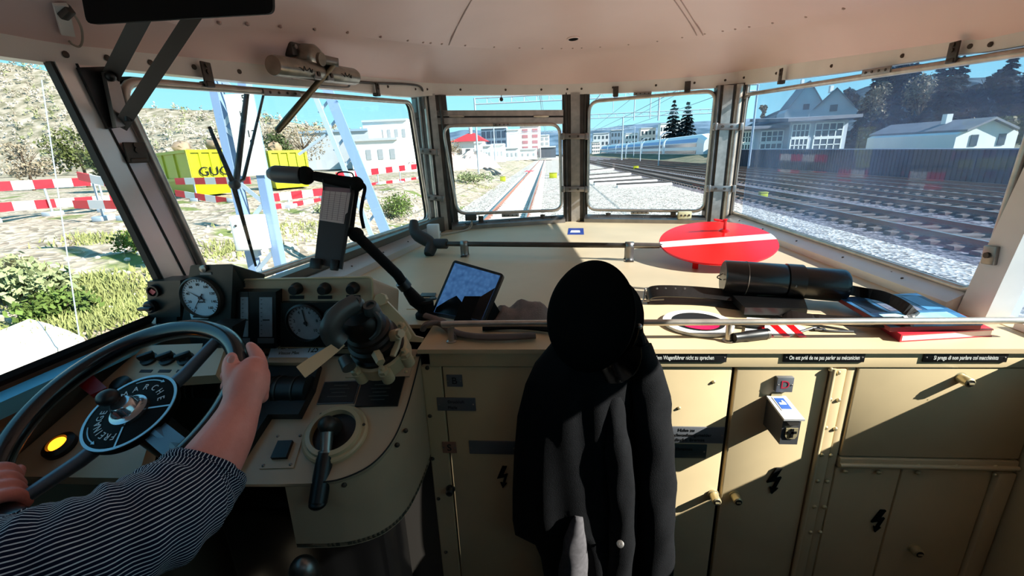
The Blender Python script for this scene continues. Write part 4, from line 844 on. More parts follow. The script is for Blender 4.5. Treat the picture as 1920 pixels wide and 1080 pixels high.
def sign(parent, px0, py0, px1, py1, m, lines, tm, P=Cp, name='sign_plate', th=0.004, off=0.0, y=YC):
    pm = (py0+py1)/2; a = on_y(px0, pm, y-off); c = on_y(px1, pm, y-off); a.z = on_y((px0+px1)/2, py1, y-off).z; c.z = on_y((px0+px1)/2, py0, y-off).z; w = abs(c.x-a.x); h = abs(c.z-a.z); F = fr(((a.x+c.x)/2, y-off-th/2, (a.z+c.z)/2), X, Z)
    b = MB(); b.box(F, w, h, th, 0.001); b.mat(1)
    for s in (-1, 1): b.ball(F @ T((s*(w/2-min(0.006, w*0.1)), 0, th/2)), 0.0025, 0.0025, 0.0015, 8, 4)
    p = b.build(name, [m, M_STEEL], parent)
    if lines:
        b = MB()
        for (s, u, v, sz, xs) in lines: b.text(F @ T((u*w, v*h, th/2+0.0006)), s, sz*h, 0.0004, xs=xs)
        b.build('lettering', tm, p, smooth=False)
    return p
def lock(parent, px, py, r=0.012, ln=0.030, m=None):
    p = Cp(px, py); p.y = YC; b = MB(); b.lathe(frz(p, NC), [(r*1.25, 0), (r*1.25, 0.004), (r, 0.005), (r, ln), (r*0.8, ln+0.002), (0, ln+0.002)], 20); b.mat(1); b.box(frz(p+NC*(ln+0.002), NC), r*1.0, r*0.45, 0.003); b.lathe(frz(p+NC*(ln+0.0005), NC), [(r*0.72, 0), (r*0.72, 0.0025), (0, 0.0025)], 16); b.mat(0); b.box(frz(p+NC*(ln+0.0045), NC), r*0.9, r*0.3, 0.002)
    return b.build('lock', [m or M_BRASS, M_BLACK], parent)
def bolt_sign(parent, px, py, h):
    p = Cp(px, py); F = fr((p.x, YC-0.001, p.z), X, Z); s = h
    poly = [(0.02*s, 0.5*s), (0.20*s, 0.5*s), (0.04*s, 0.10*s), (0.22*s, 0.16*s), (0.08*s, -0.30*s), (0.17*s, -0.27*s), (0.0, -0.5*s), (-0.08*s, -0.24*s), (0.0, -0.27*s), (0.09*s, 0.02*s), (-0.20*s, -0.06*s)]
    b = MB(); b.prism(F, poly, 0.005); return b.build('lightning_sign', M_MATTE, parent, smooth=False)
def screws(parent, pts, r=0.006, m=None, y=YC, name='screw'):
    for (px, py) in pts:
        p = on_y(px, py, y); b = MB(); b.lathe(frz(p, NC), [(r, -0.002), (r, 0.001), (r*0.6, 0.004), (0, 0.0045)], 10); b.build(name, m or M_BRASS, parent)
ZT = 0.993
xA, xB, xC, xD, xE, xF = -0.318, 0.185, 0.466, 0.474, 0.700, 1.195
t = cabinet(xA, xB, ZT, 'shaded cabinet left of the hanging coat, with signs B and S'); b = MB(); panel(b, xA-0.028, 0.03, xA+0.028, ZT); b.build('hinge_strip', M_CAB, t, smooth=False)
b = MB(); panel(b, xA+0.031, 0.03, xB-0.002, ZT); d = b.build('door', M_CAB, t)
screws(t, [(801, 690), (806, 780), (811, 860), (822, 935), (836, 1035)], 0.006, M_SCREW)
sign(d, 838, 702, 867, 724, M_ALU, [('B', 0, 0, 0.8, 1.0)], M_LET); sign(d, 820, 745, 892, 769, M_ALU, [('Druckluft', 0.0, 0.2, 0.30, 1.0), ('Pfeife', -0.1, -0.25, 0.30, 1.0)], M_LET)
sign(d, 830, 828, 856, 848, mat('plate_reddish', (0.55, 0.40, 0.33), 0.5), [('S', 0, 0, 0.85, 1.0)], M_LET); sign(d, 880, 826, 968, 850, M_ALU, [], M_LET); bolt_sign(d, 942, 893, 0.075); lock(d, 845, 916, 0.011, 0.02, M_DSTEEL)
t = cabinet(xB, xC, ZT, 'sunlit cabinet right of the hanging coat, with a grey instruction plate'); b = MB(); panel(b, xB+0.002, 0.03, xC-0.003, ZT); d = b.build('door', M_CAB, t)
sign(d, 1215, 799, 1357, 829, M_ALU, [('Hahn zu', 0, 0.30, 0.26, 1.0), ('Druckschwankungsmelder', 0, 0.0, 0.26, 0.95), ('zur direkt. Bremse', 0, -0.30, 0.26, 1.0)], M_LET); sign(d, 1215, 832, 1324, 857, mat('sign_dark', (0.20, 0.24, 0.24), 0.4), [('F. Regulierbremse', -0.05, 0.18, 0.30, 1.0)], M_LET)
lock(d, 1337, 926); screws(d, [(1273, 765), (1338, 716)], 0.005)
t = cabinet(xD, xE+0.035, ZT, 'narrow sunlit cabinet under the sign D and the ashtray'); b = MB(); panel(b, xD, 0.03, xE-0.004, ZT); d = b.build('door', M_CAB, t)
sign(d, 1452, 704, 1483, 731, M_ALU, [('D', 0, 0, 0.75, 1.0)], M_LETR, th=0.012); bolt_sign(d, 1449, 900, 0.085); lock(d, 1377, 928, 0.012, 0.026)
h = MB(); panel(h, xE, 0.03, xE+0.034, ZT-0.002, YC-0.006, 0.02, 0.003); h.cyl(V((xE+0.002, YC-0.006, 0.03)), V((xE+0.002, YC-0.006, ZT)), 0.006, n=10); h.build('hinge_strip', M_CAB, t)
screws(t, [(1558, 693), (1572, 699), (1556, 749), (1572, 750), (1548, 802), (1566, 804), (1541, 853), (1558, 854), (1533, 902), (1552, 903), (1527, 950), (1546, 951), (1520, 998), (1538, 998)], 0.006, M_BRASS, YC-0.006)
t = cabinet(xE+0.036, xF, ZT, 'wide cabinet at the right wall with a hinged upper flap'); b = MB(); panel(b, xE+0.062, 0.735, xF, ZT, YC-0.004); d = b.build('upper_flap', M_CAB, t)
b = MB(); panel(b, xE+0.037, 0.03, xE+0.059, ZT); b.build('frame_post', M_CAB, t); lock(d, 1798, 707); screws(d, [(1817, 710), (1737, 748)], 0.004)
b = MB(); panel(b, xE+0.062, 0.700, xF, 0.731, YC-0.008, 0.02, 0.003); b.cyl(V((xE+0.062, YC-0.010, 0.712)), V((xF, YC-0.010, 0.712)), 0.006, n=10); b.build('piano_hinge', M_CAB, t)
screws(t, [(1583, 871), (1651, 872), (1722, 873), (1793, 874), (1866, 875), (1585, 884), (1648, 886), (1722, 887), (1866, 890)], 0.006, M_BRASS, YC-0.008)
b = MB(); panel(b, xE+0.062, 0.03, 0.925, 0.696); d = b.build('door', M_CAB, t); bolt_sign(d, 1643, 975, 0.075)
b = MB(); panel(b, 0.929, 0.03, 1.150, 0.696); d = b.build('door', M_CAB, t); lock(d, 1713, 1027, 0.013, 0.02)
b = MB(); panel(b, 1.153, 0.03, xF, 0.696, YC-0.012, 0.03); b.build('frame_post', M_CAB, t); screws(t, [(1906, 970), (1896, 1030)], 0.006, M_BRASS, YC-0.012)
# fascia with the three language signs
t = thing('fascia_board', (0.43, YC, 0.995), 'cream fascia under the desk edge carrying three black sign strips', 'panel'); b = MB(); b.box(T(((xA+1.195)/2, YC+0.008, 1.0168)), 1.195-xA, 0.03, 0.0415, 0.003); b.build('board', M_CAB, t)
for (a, c, s, sz) in ((1142, 1362, 'Es wird gebeten, mit dem Wagenführer nicht zu sprechen', 0.62), (1468, 1620, 'On est prié de ne pas parler au mécanicien', 0.62), (1730, 1887, 'Si prega di non parlare col macchinista', 0.62)):
    sign(t, a, 661, c, 678, M_BLACK, [(s, 0, 0, sz, 0.62)], M_LETW, name='language_sign', th=0.004, y=YC-0.007)
# ashtray box on the narrow door
ya = 0.955; a0 = on_y(1461, 833, ya); a1 = on_y(1503, 786, ya); t = thing('ashtray', ((a0.x+a1.x)/2, YC, a0.z), 'dark wall ashtray box with a sloping pale lid and blue sticker on the narrow cabinet', 'ashtray'); zb = a0.z; zt = a1.z; zk = on_y(1462, 748, YC).z; M_ASH = mat('ashtray_dark', (0.30, 0.30, 0.31), 0.45, 0.3)
b = MB(); b.prism3([V((a0.x, ya, zb)), V((a0.x, ya, zt)), V((a0.x, YC-0.001, zk)), V((a0.x, YC-0.001, zb))], V((a1.x-a0.x, 0, 0))); b.build('box', M_ASH, t, smooth=False)
lid = [V((a0.x-0.003, ya-0.008, zt)), V((a1.x+0.003, ya-0.008, zt)), V((a1.x+0.003, YC-0.002, zk+0.006)), V((a0.x-0.003, YC-0.002, zk+0.006))]; nl = (lid[1]-lid[0]).cross(lid[3]-lid[0]).normalized(); b = MB(); b.prism3(lid, nl*0.005); l = b.build('lid', mat('lid_alu', (0.80, 0.80, 0.80), 0.4, 0.3), t, smooth=False)
def on_lid(u, v): return lid[0].lerp(lid[1], u).lerp(lid[3].lerp(lid[2], u), v)+nl*0.0055
b = MB(); b.prism3([on_lid(0.2, 0.35), on_lid(0.8, 0.35), on_lid(0.8, 0.92), on_lid(0.2, 0.92)], nl*0.0006); b.mat(1); b.prism3([on_lid(0.25, 0.40), on_lid(0.75, 0.40), on_lid(0.75, 0.87), on_lid(0.25, 0.87)], nl*0.0012); b.mat(0); b.prism3([on_lid(0.32, 0.58), on_lid(0.66, 0.58), on_lid(0.66, 0.66), on_lid(0.32, 0.66)], nl*0.002); b.prism3([on_lid(0.5, 0.66), on_lid(0.66, 0.66), on_lid(0.60, 0.76), on_lid(0.53, 0.76)], nl*0.002)
b.build('sticker', [M_WHITE, mat('sticker_blue', (0.20, 0.36, 0.66), 0.4)], l, smooth=False)
b = MB(); b.prism3([V((a0.x+0.006, ya-0.002, zt-0.004)), V((a1.x-0.006, ya-0.002, zt-0.004)), V((a1.x-0.010, ya-0.002, zt-0.014)), V((a0.x+0.014, ya-0.002, zt-0.014))], V((0, -0.004, 0))); b.build('lid_lip', M_STEEL, t, smooth=False)
c = V(((a0.x+a1.x)/2+0.002, ya-0.001, (zb+zt)/2-0.002)); F = fr(c, X, Z); b = MB(); b.prism(F, [(-0.014, -0.008), (-0.009, -0.016), (0.009, -0.016), (0.014, -0.008), (0.014, 0.014), (-0.014, 0.014)], 0.002); b.mat(1); b.box(F @ T((0, 0.003, 0.003)), 0.020, 0.006, 0.003); b.box(F @ T((0, 0.001, 0.003)), 0.006, 0.024, 0.003); b.build('catch', [M_BRASS, M_BLACK], t, smooth=False)
b = MB(); b.prism3([V((a0.x+0.004, YC-0.002, zk)), V((a1.x-0.004, YC-0.002, zk)), V(((a0.x+a1.x)/2+0.012, YC-0.002, zk+0.018)), V(((a0.x+a1.x)/2-0.012, YC-0.002, zk+0.018))], V((0, -0.003, 0))); b.build('mounting_tab', M_BRASS, t, smooth=False)
# guard rail along the desk edge
yr = 1.075; zr = 1.102; xr0 = on_z(843, 640, 1.06).x; t = thing('guard_rail', (0.4, yr, 1.05), 'polished tubular guard rail along the front edge of the desk', 'rail')
b = MB(); b.tube(bez([V((xr0, yr, 1.05)), V((xr0, yr, 1.08)), V((xr0+0.006, yr, 1.096)), V((xr0+0.022, yr, zr)), V((0.3, yr, zr)), V((0.8, yr, zr)), V((1.19, yr, zr))], 6), 0.0085, 12); b.build('bar', M_CHROME, t)
for px in (1372,): x = on_z(px, 640, 1.06).x; b = MB(); b.cyl(V((x, yr, 1.049)), V((x, yr, zr)), 0.0075, n=12); b.lathe(T((x, yr, 1.0495)), [(0.014, 0), (0.014, 0.003), (0.008, 0.006)], 14); b.build('support_post', M_CHROME, t)
b = MB(); b.lathe(T((xr0, yr, 1.0495)), [(0.014, 0), (0.014, 0.003), (0.008, 0.006)], 14); b.build('foot', M_CHROME, t)

# ================================================================== driver's console
NP = V((0, -0.466, 1)).normalized(); UP = V((0, 1, 0.466)).normalized()
def Kp(px, py): return on_plane(px, py, (0, 1.0, 1.0), NP)
M_CONS = mat('console_paint', (0.74, 0.655, 0.54), 0.36, var=0.10, vscale=7, bump=0.03, bscale=300)
t = thing('driver_console', (-0.55, 0.9, 0.6), 'cream painted driver console with a rounded front corner', 'console')
edge = bez([Kp(791, 655), Kp(778, 710), Kp(760, 772), Kp(735, 828), Kp(695, 872), Kp(640, 898), Kp(590, 906)], 6)
poly = [Kp(420, 652)]+edge+[Kp(520, 908), Kp(440, 908)]
b = MB(); b.prism3(poly, -NP*0.012); b.build('top_plate', M_CONS, t, smooth=False)
b = MB(); rows = []
fr_pts = edge+[Kp(530, 908)]
for zz in (None, 0.72, 0.70): rows.append([(p-NP*0.0125 if zz is None else V((p.x, p.y, zz))) for p in fr_pts])
back = [V((fr_pts[-1].x, 1.035, 0)), V((fr_pts[0].x+0.005, 1.035, 0))]
b.loft(rows); b.build('apron', M_CONS, t)
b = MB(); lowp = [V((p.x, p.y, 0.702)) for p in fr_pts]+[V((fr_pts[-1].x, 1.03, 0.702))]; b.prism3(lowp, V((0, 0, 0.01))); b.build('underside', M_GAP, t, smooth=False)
b = MB(); b.tube([p+NP*0.0005 for p in edge], 0.002, 6); b.build('seam', M_GAP, t)
screws(t, [(741, 825), (770, 717), (640, 912)], 0.006, M_STEEL, 0.85, 'seam_screw') if False else None
for (px, py) in ((741, 826), (757, 799), (640, 901)): b = MB(); b.ball(T(Kp(px, py)-NP*0.02), 0.006, 0.006, 0.006, 8, 6); b.build('screw', M_SCREW, t)
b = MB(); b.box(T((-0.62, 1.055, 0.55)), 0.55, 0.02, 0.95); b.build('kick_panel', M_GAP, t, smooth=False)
# left part, nearer the driver
def Wp(px, py): return on_plane(px, py, (0, 0.84, 1.085), NP)
b = MB(); b.prism3([Wp(271, 648), Wp(425, 642), Wp(404, 703), Wp(318, 709), Wp(288, 800), Wp(258, 897), Wp(18, 893), Wp(20, 866)], -NP*0.03); lp = b.build('switch_panel', M_CONS, t, smooth=False)
for i, px in enumerate((281, 316, 350)):
    p = Wp(px, 675); F = frz(p, NP); b = MB(); b.lathe(F, [(0.018, 0), (0.018, 0.006), (0.010, 0.008), (0.009, 0.012)], 18); b.box(F @ Matrix.Rotation(0.5, 4, 'Z') @ T((0, 0, 0.016)), 0.034, 0.010, 0.014, 0.003); b.build('rotary_switch', M_BLACK, t)
    b = MB(); b.box(frz(Wp(px-7, 696), NP), 0.030, 0.008, 0.002, 0.0005); b.build('switch_label', M_DK, t)
p = Wp(116, 838); F = frz(p, NP); b = MB(); b.lathe(F, [(0.028, 0), (0.028, 0.010), (0.018, 0.016), (0.016, 0.012)], 24); lh = b.build('lamp_bezel', M_BLACK, t)
b = MB(); b.ball(F @ T((0, 0, 0.010)), 0.0155, 0.0155, 0.010, 18, 10); b.build('amber_lamp', mat('amber_lit', (0.9, 0.4, 0.05), 0.3, emit=(1.0, 0.55, 0.10), estr=2.5), lh)
for (px, py) in ((230, 724), (190, 790)): b = MB(); b.lathe(frz(Wp(px, py), NP), [(0.02, 0), (0.02, 0.012), (0.015, 0.016), (0, 0.016)], 18); b.build('button', M_BLACK, t)
a = Wp(140, 712); c = Wp(225, 765); b = MB(); b.prism3([V(k)+NP*0.03 for k in (Wp(148, 704), Wp(180, 707), Wp(225, 748), Wp(195, 762), Wp(140, 718))], NP*0.012); b.build('red_lever', mat('dark_red', (0.50, 0.06, 0.09), 0.4), t, smooth=False, label='dark red lever')
# dark controller hood
b = MB(); b.prism3([Kp(272, 716), Kp(420, 690), Kp(604, 690), Kp(592, 735), Kp(566, 786), Kp(510, 786), Kp(438, 897), Kp(250, 897)], NP*0.022); M_HOOD = mat('hood_black', (0.065, 0.072, 0.075), 0.45); hd = b.build('controller_hood', M_HOOD, t, smooth=False)
for (x0, x1, yy) in ((300, 470, 733), (478, 585, 738)):
    p, q = Kp(x0, yy)+NP*0.012, Kp(x1, yy)+NP*0.012; b = MB(); b.cyl(p, q, 0.036, n=28); dr = b.build('drum', M_HOOD, t)
    for k in (0.42, 0.50, 0.78): m = p.lerp(q, k); F = frz(m, q-p); b = MB(); b.ring(F, 0.0355, 0.0385, 0.004, 28); b.build('drum_ring', M_DSTEEL, dr)
b = MB(); b.box(frz(Kp(548, 690)+NP*0.02, NP), 0.11, 0.018, 0.03, 0.003); b.build('hood_stop', M_CONS, t)
b = MB(); b.prism3([on_y(*k, 0.90) for k in ((388, 612), (436, 612), (420, 694), (366, 704))], V((0, 0.05, 0))); b.build('column_bracket', M_HOOD, t, smooth=False)
# plates
def kquad(q, th, m, name, off=0.0, bev=True, P=Kp): b = MB(); b.prism3([P(*k)+NP*off for k in q], NP*th); return b.build(name, m, t, smooth=False)
M_PLT = mat('dark_nameplate', (0.07, 0.075, 0.07), 0.35)
kquad([(609, 717), (677, 714), (664, 757), (594, 759)], 0.003, M_ALU, 'name_plate'); pA = kquad([(611, 719), (674, 717), (663, 755), (597, 757)], 0.005, M_PLT, 'name_plate'); pB = kquad([(682, 711), (760, 708), (746, 762), (666, 764)], 0.005, M_PLT, 'name_plate')
M_DIML = mat('dim_lettering', (0.30, 0.30, 0.28), 0.5)
for (pl, cx_, cy_, rws) in ((pA, 636, 737, 4), (pB, 713, 736, 5)):
    F = fr(Kp(cx_, cy_)+NP*0.0053, Kp(cx_+10, cy_-0.3)-Kp(cx_, cy_), UP); b = MB()
    for k in range(rws): b.box(F @ T((0, 0.020-0.011*k, 0)), 0.05 if k % 2 else 0.035, 0.002, 0.0006)
    b.build('engraving', M_DIML, pl, smooth=False)
kquad([(672, 668), (782, 660), (768, 707), (648, 709)], 0.004, M_CONS, 'cover_plate')
for (px, py) in ((775, 672), (762, 699), (668, 700)): b = MB(); b.ball(T(Kp(px, py)+NP*0.003), 0.005, 0.005, 0.004, 8, 6); b.build('screw', M_BRASS, t)
kquad([(519, 814), (571, 812), (551, 878), (487, 880)], 0.003, M_CONS, 'switch_plate'); kquad([(525, 831), (552, 830), (540, 862), (511, 863)], 0.012, M_BLACK, 'push_switch')
for (px, py) in ((522, 819), (564, 818), (546, 872), (495, 874)): b = MB(); b.ball(T(Kp(px, py)+NP*0.003), 0.004, 0.004, 0.003, 8, 6); b.build('screw', M_STEEL, t)
# maximum speed sign
t = thing('speed_limit_sign', Kp(560, 684), 'silvery maximum speed sign lying between the wheel rim and the brake valve', 'sign'); q = [Kp(508, 684)+NP*0.020, Kp(612, 681)+NP*0.020, Kp(622, 655)+NP*0.034, Kp(522, 657)+NP*0.034]; n = (q[1]-q[0]).cross(q[3]-q[0]).normalized(); b = MB(); b.prism3(q, n*0.002); M_SIL = mat('silver_blue', (0.84, 0.92, 0.98), 0.4); pl = b.build('plate', M_SIL, t, smooth=False)
F = fr((q[0]+q[1]+q[2]+q[3])/4+n*0.0025, q[1]-q[0], q[3]-q[0]); b = MB(); b.text(F @ T((-0.022, 0.008, 0)), 'Max. Geschw.', 0.0125, 0.0003, xs=0.95, shear=0.25); b.text(F @ T((-0.022, -0.008, 0)), 'Vitesse Max.', 0.0125, 0.0003, xs=0.95, shear=0.25); b.text(F @ T((0.042, 0, 0)), '125', 0.026, 0.0003, xs=0.8, shear=0.25); b.build('lettering', M_LET, pl, smooth=False)
b = MB(); m = (Kp(525, 688)+Kp(595, 686))/2+NP*0.02; b.box(fr(m, X, UP), 0.085, 0.010, 0.012, 0.002); b.build('holder', M_BRASS, t)
# reverser ring with crank handle
F0 = frz(Kp(630, 815), NP); t = thing('crank_controller', Kp(630, 815), 'round ringed controller with a black-gripped crank at the console corner', 'controller')
b = MB(); b.lathe(F0, [(0.074, 0), (0.074, 0.008), (0.070, 0.012), (0.064, 0.012), (0.062, 0.020), (0.052, 0.022), (0.050, 0.006)], 44, caps=False); b.build('ring', M_CREAM, t); b = MB(); b.lathe(F0, [(0.051, 0.006), (0.051, 0.007), (0, 0.007)], 36); b.build('dial_face', M_BLACK, t)
for a in (0.3, 2.4, 4.5): b = MB(); b.ball(F0 @ T((0.067*math.cos(a), 0.067*math.sin(a), 0.012)), 0.004, 0.004, 0.003, 8, 6); b.build('screw', M_SCREW, t)
h0_ = Kp(625, 806)+NP*0.01; h1_ = U(614, 797, (Kp(614, 797)-CAM).dot(CF)-0.045); b = MB(); b.tube([h0_, h0_.lerp(h1_, 0.5), h1_], [0.024, 0.020, 0.017], 20); b.ball(T(h1_), 0.021, 0.021, 0.021, 16, 10); b.build('hub', M_DSTEEL, t)
d0 = (h1_-CAM).dot(CF); g0 = U(613, 812, d0-0.006); g1 = U(611, 846, d0-0.02); g2 = U(606, 880, d0-0.035); g3 = U(596, 943, d0-0.06); b = MB(); b.tube([h1_, g0, g1], [0.015, 0.014, 0.0125], 18); b.ring(frz(g1, g1-g0), 0.0, 0.0165, 0.004, 18); b.build('sleeve', M_STEEL, t)
b = MB(); pts = bez([g1, g2, g3], 8); N = len(pts); b.tube(pts, [0.0150+0.004*(i/(N-1))+0.002*math.sin(i/(N-1)*PI) for i in range(N)], 18); b.ball(T(g3), 0.0192, 0.0192, 0.012, 16, 8); b.build('grip', M_BLACK, t)

# ------------------------------------------------------------------ instrument panel
YI = 1.03
def Ip(px, py, dy=0.0): return on_y(px, py, YI-dy)
t = thing('instrument_panel', (-0.63, 1.1, 1.05), 'cream instrument panel box with gauges behind the steering wheel', 'instrument panel')
c = [Ip(430, 524), Ip(700, 518), Ip(706, 650), Ip(430, 652)]; b = MB(); rq = rquad(c, 0.014, 4); zlo = min(p.z for p in rq); zhi = max(p.z for p in rq); bq = [p+V((0, 0.17, -0.085*(p.z-zlo)/(zhi-zlo))) for p in rq]; b.loft([rq, bq], closed_u=True); b.f += [list(range(len(rq)))[::-1], [len(rq)+i for i in range(len(rq))]]; b.m += [0, 0]; b.build('housing', M_CONS, t, smooth=False, ang=0.5); b = MB(); cen = sum(rq, V())/len(rq); b.tube([cen+(p-cen)*0.985+V((0, -0.001, 0)) for p in rq], 0.003, 6, closed=True); b.build('face_beading', M_CREAM, t)
def irect(px0, py0, px1, py1, dy, th, m, name, parent=None, bev=0.002): b = MB(); b.prism3([Ip(px0, py1, dy), Ip(px1, py1, dy), Ip(px1, py0, dy), Ip(px0, py0, dy)], V((0, -th, 0))); return b.build(name, m, parent or t, smooth=False)
M_FACE = mat('gauge_face', (0.56, 0.59, 0.62), 0.25, coat=0.5, var=0.2, vscale=30); M_FACED = mat('gauge_face_grey', (0.40, 0.42, 0.44), 0.2, coat=0.5, var=0.4, vscale=18)
for (x0, x1, wx0, wx1) in ((438, 478, 452, 466), (479, 529, 487, 511)):
    g = irect(x0, 541, x1, 645, 0, 0.028, M_BLACK, 'column_gauge'); irect(wx0, 557, wx1, 631, 0.028, 0.002, M_FACE, 'scale_window', g, 0); irect(wx0-3, 634, wx1+3, 643, 0.028, 0.003, M_ALU, 'gauge_label', g, 0.0005)
    a = Ip((wx0+wx1)/2, 600, 0.0305); b = MB(); b.box(T(a), 0.018, 0.001, 0.003); b.build('pointer', M_LET, g, smooth=False)
    b = MB()
    for k in range(9): p = Ip(wx0+3, 562+k*8, 0.0305); b.box(T(p), 0.004, 0.001, 0.0012)
    b.build('scale', M_LET, g, smooth=False)
irect(532, 564, 668, 646, 0, 0.016, M_BLACK, 'gauge_plate'); irect(436, 531, 460, 538, 0, 0.003, M_DK, 'type_plate', None, 0.0005)
def round_gauge(px, py, rpx, dy, face, name, nums, needle, lab=True):
    p = Ip(px, py, dy); r = rpx*(p-CAM).dot(CF)/FPX; F = fr(p, X, Z); b = MB(); b.lathe(F, [(r*1.08, 0), (r*1.08, 0.010), (r*0.99, 0.013), (r*0.97, 0.004)], 36, caps=False); g = b.build(name, M_BLACK, t)
    b = MB(); b.lathe(F, [(r, 0.003), (r, 0.004), (0, 0.004)], 36); f = b.build('dial', face, g); b = MB()
    for k in range(21): a = math.radians(225-270*k/20); b.box(F @ T((0, 0, 0.0045)) @ Matrix.Rotation(a, 4, 'Z') @ T((r*0.86, 0, 0)), r*0.12, r*0.03, 0.0008)
    for k, s in enumerate(nums): a = math.radians(225-270*k/(len(nums)-1)); b.text(F @ T((r*0.64*math.cos(a), r*0.64*math.sin(a), 0.0045)), s, r*0.24, 0.0003)
    b.build('scale', M_LET, g, smooth=False); b = MB()
    for nd in needle: a = math.radians(nd); b.box(F @ T((0, 0, 0.006)) @ Matrix.Rotation(a, 4, 'Z') @ T((r*0.28, 0, 0)), r*0.95, r*0.05, 0.001)
    b.lathe(F @ T((0, 0, 0.005)), [(r*0.09, 0), (r*0.09, 0.004), (0, 0.004)], 12); b.build('needle', M_LET, g, smooth=False); return g
round_gauge(575, 604, 35, 0.016, M_FACE, 'round_gauge', ['0', '2', '4', '6', '8', '10'], [95]); round_gauge(642, 604, 32, 0.016, M_FACED, 'round_gauge', ['0', '2', '4', '6', '8', '10'], [140])
for (px, py) in ((558, 540), (611, 540), (664, 539)):
    p = Ip(px, py); F = fr(p, X, Z); b = MB(); b.lathe(F, [(0.0155, 0), (0.0155, 0.008), (0.0125, 0.012), (0.0125, 0.022), (0.011, 0.025), (0, 0.025)], 22); b.build('push_button', M_BLACK, t); irect(px-14, py+14, px+12, py+20, 0, 0.003, M_BLACK, 'button_label', None, 0.0005)
# ------------------------------------------------------------------ speedometer
YS = 0.985
def Sp(px, py, dy=0.0): return on_y(px, py, YS-dy)
t = thing('speedometer', Sp(395, 612), 'dark green speedometer housing with a round white dial', 'speedometer'); c = [Sp(357, 497), Sp(437, 495), Sp(432, 612), Sp(340, 612)]; b = MB(); rq = rquad(c, 0.006, 3); zlo = min(p.z for p in rq); zhi = max(p.z for p in rq); bq = [p+V((0, 0.11, -0.055*(p.z-zlo)/(zhi-zlo))) for p in rq]; b.loft([rq, bq], closed_u=True); b.f += [list(range(len(rq)))[::-1], [len(rq)+i for i in range(len(rq))]]; b.m += [0, 0]; b.build('housing', M_GREEN, t, smooth=False)
b = MB(); b.box(T(Sp(385, 640)+V((0, 0.03, -0.03))), 0.09, 0.06, 0.14, 0.006); b.build('pedestal', M_GREEN, t)
p = Sp(381, 556); r = 38*(p-CAM).dot(CF)/FPX; F = fr(p, X, Z); b = MB(); b.lathe(F, [(r*1.06, 0), (r*1.06, 0.012), (r*0.98, 0.016), (r*0.95, 0.008)], 40, caps=False); b.build('bezel', M_DSTEEL, t); b = MB(); b.lathe(F, [(r*0.97, 0.006), (r*0.97, 0.008), (0, 0.008)], 40); b.build('dial', mat('dial_white', (0.74, 0.83, 0.90), 0.3), t)
b = MB()
for k in range(33): a = math.radians(235-290*k/32); b.box(F @ T((0, 0, 0.0085)) @ Matrix.Rotation(a, 4, 'Z') @ T((r*0.86, 0, 0)), r*(0.13 if k % 4 == 0 else 0.07), r*0.025, 0.0008)
for k in range(9): a = math.radians(235-290*k/8); b.text(F @ T((r*0.66*math.cos(a), r*0.66*math.sin(a), 0.0085)), str(20*k), r*0.19, 0.0003)
b.text(F @ T((0, -r*0.22, 0.0085)), 'km/h', r*0.18, 0.0003); b.build('scale', M_LET, t, smooth=False)
b = MB()
for a, ln in ((148, 0.75), (232, 0.85)): a = math.radians(a); b.prism(F @ T((0, 0, 0.010)) @ Matrix.Rotation(a, 4, 'Z'), [(-r*0.25, -r*0.03), (-r*0.25, r*0.03), (r*ln, 0)], 0.001)
b.lathe(F @ T((0, 0, 0.009)), [(r*0.08, 0), (r*0.08, 0.004), (0, 0.004)], 14); b.build('needle', mat('needle_navy', (0.08, 0.10, 0.18), 0.4), t, smooth=False)
b = MB(); b.lathe(fr(Sp(384, 503), X, Z), [(0.0085, 0), (0.0085, 0.008), (0, 0.010)], 18); b.build('silver_knob', M_STEEL, t); b = MB(); b.box(T(Sp(386, 513, 0.001)), 0.030, 0.002, 0.006); b.build('maker_plate', M_ALU, t, smooth=False)
a = Sp(374, 593, 0.003); b = MB(); b.box(T(a), 0.046, 0.004, 0.015, 0.001); pl = b.build('label_plate', mat('label_white', (0.80, 0.86, 0.90), 0.4), t); b = MB(); b.box(T(a+V((0, -0.003, 0))), 0.030, 0.001, 0.005); b.build('lettering', M_LET, pl, smooth=False)
# small signal box left of it
t = thing('indicator_box', Sp(306, 620), 'small dark box with a red indicator and knob left of the speedometer', 'control box'); b = MB(); q = [Sp(276, 528), Sp(338, 526), Sp(338, 594), Sp(277, 596)]; b.prism3(q, V((0, 0.05, 0))); q = [Sp(286, 596), Sp(326, 595), Sp(324, 622), Sp(286, 622)]; b.prism3([k+V((0, 0.01, 0)) for k in q], V((0, 0.04, 0))); b.build('box', M_GREEN, t, smooth=False)
b = MB(); b.prism(fr(Sp(289, 546), X, Z), [(-0.010, 0), (0, -0.008), (0.010, 0), (0, 0.008)], 0.006); b.build('red_indicator', mat('dim_red', (0.80, 0.28, 0.33), 0.4), t, smooth=False); b = MB(); F = fr(Sp(291, 545), X, Z); b.ring(F, 0.012, 0.016, 0.01, 22); b.build('indicator_hood', M_BLACK, t); b = MB(); F = fr(Sp(288, 573), X, Z); b.lathe(F, [(0.016, 0), (0.016, 0.014), (0.012, 0.018), (0, 0.018)], 20); b.box(F @ T((0, 0, 0.024)), 0.034, 0.008, 0.014, 0.002); b.build('knob', M_BLACK, t)

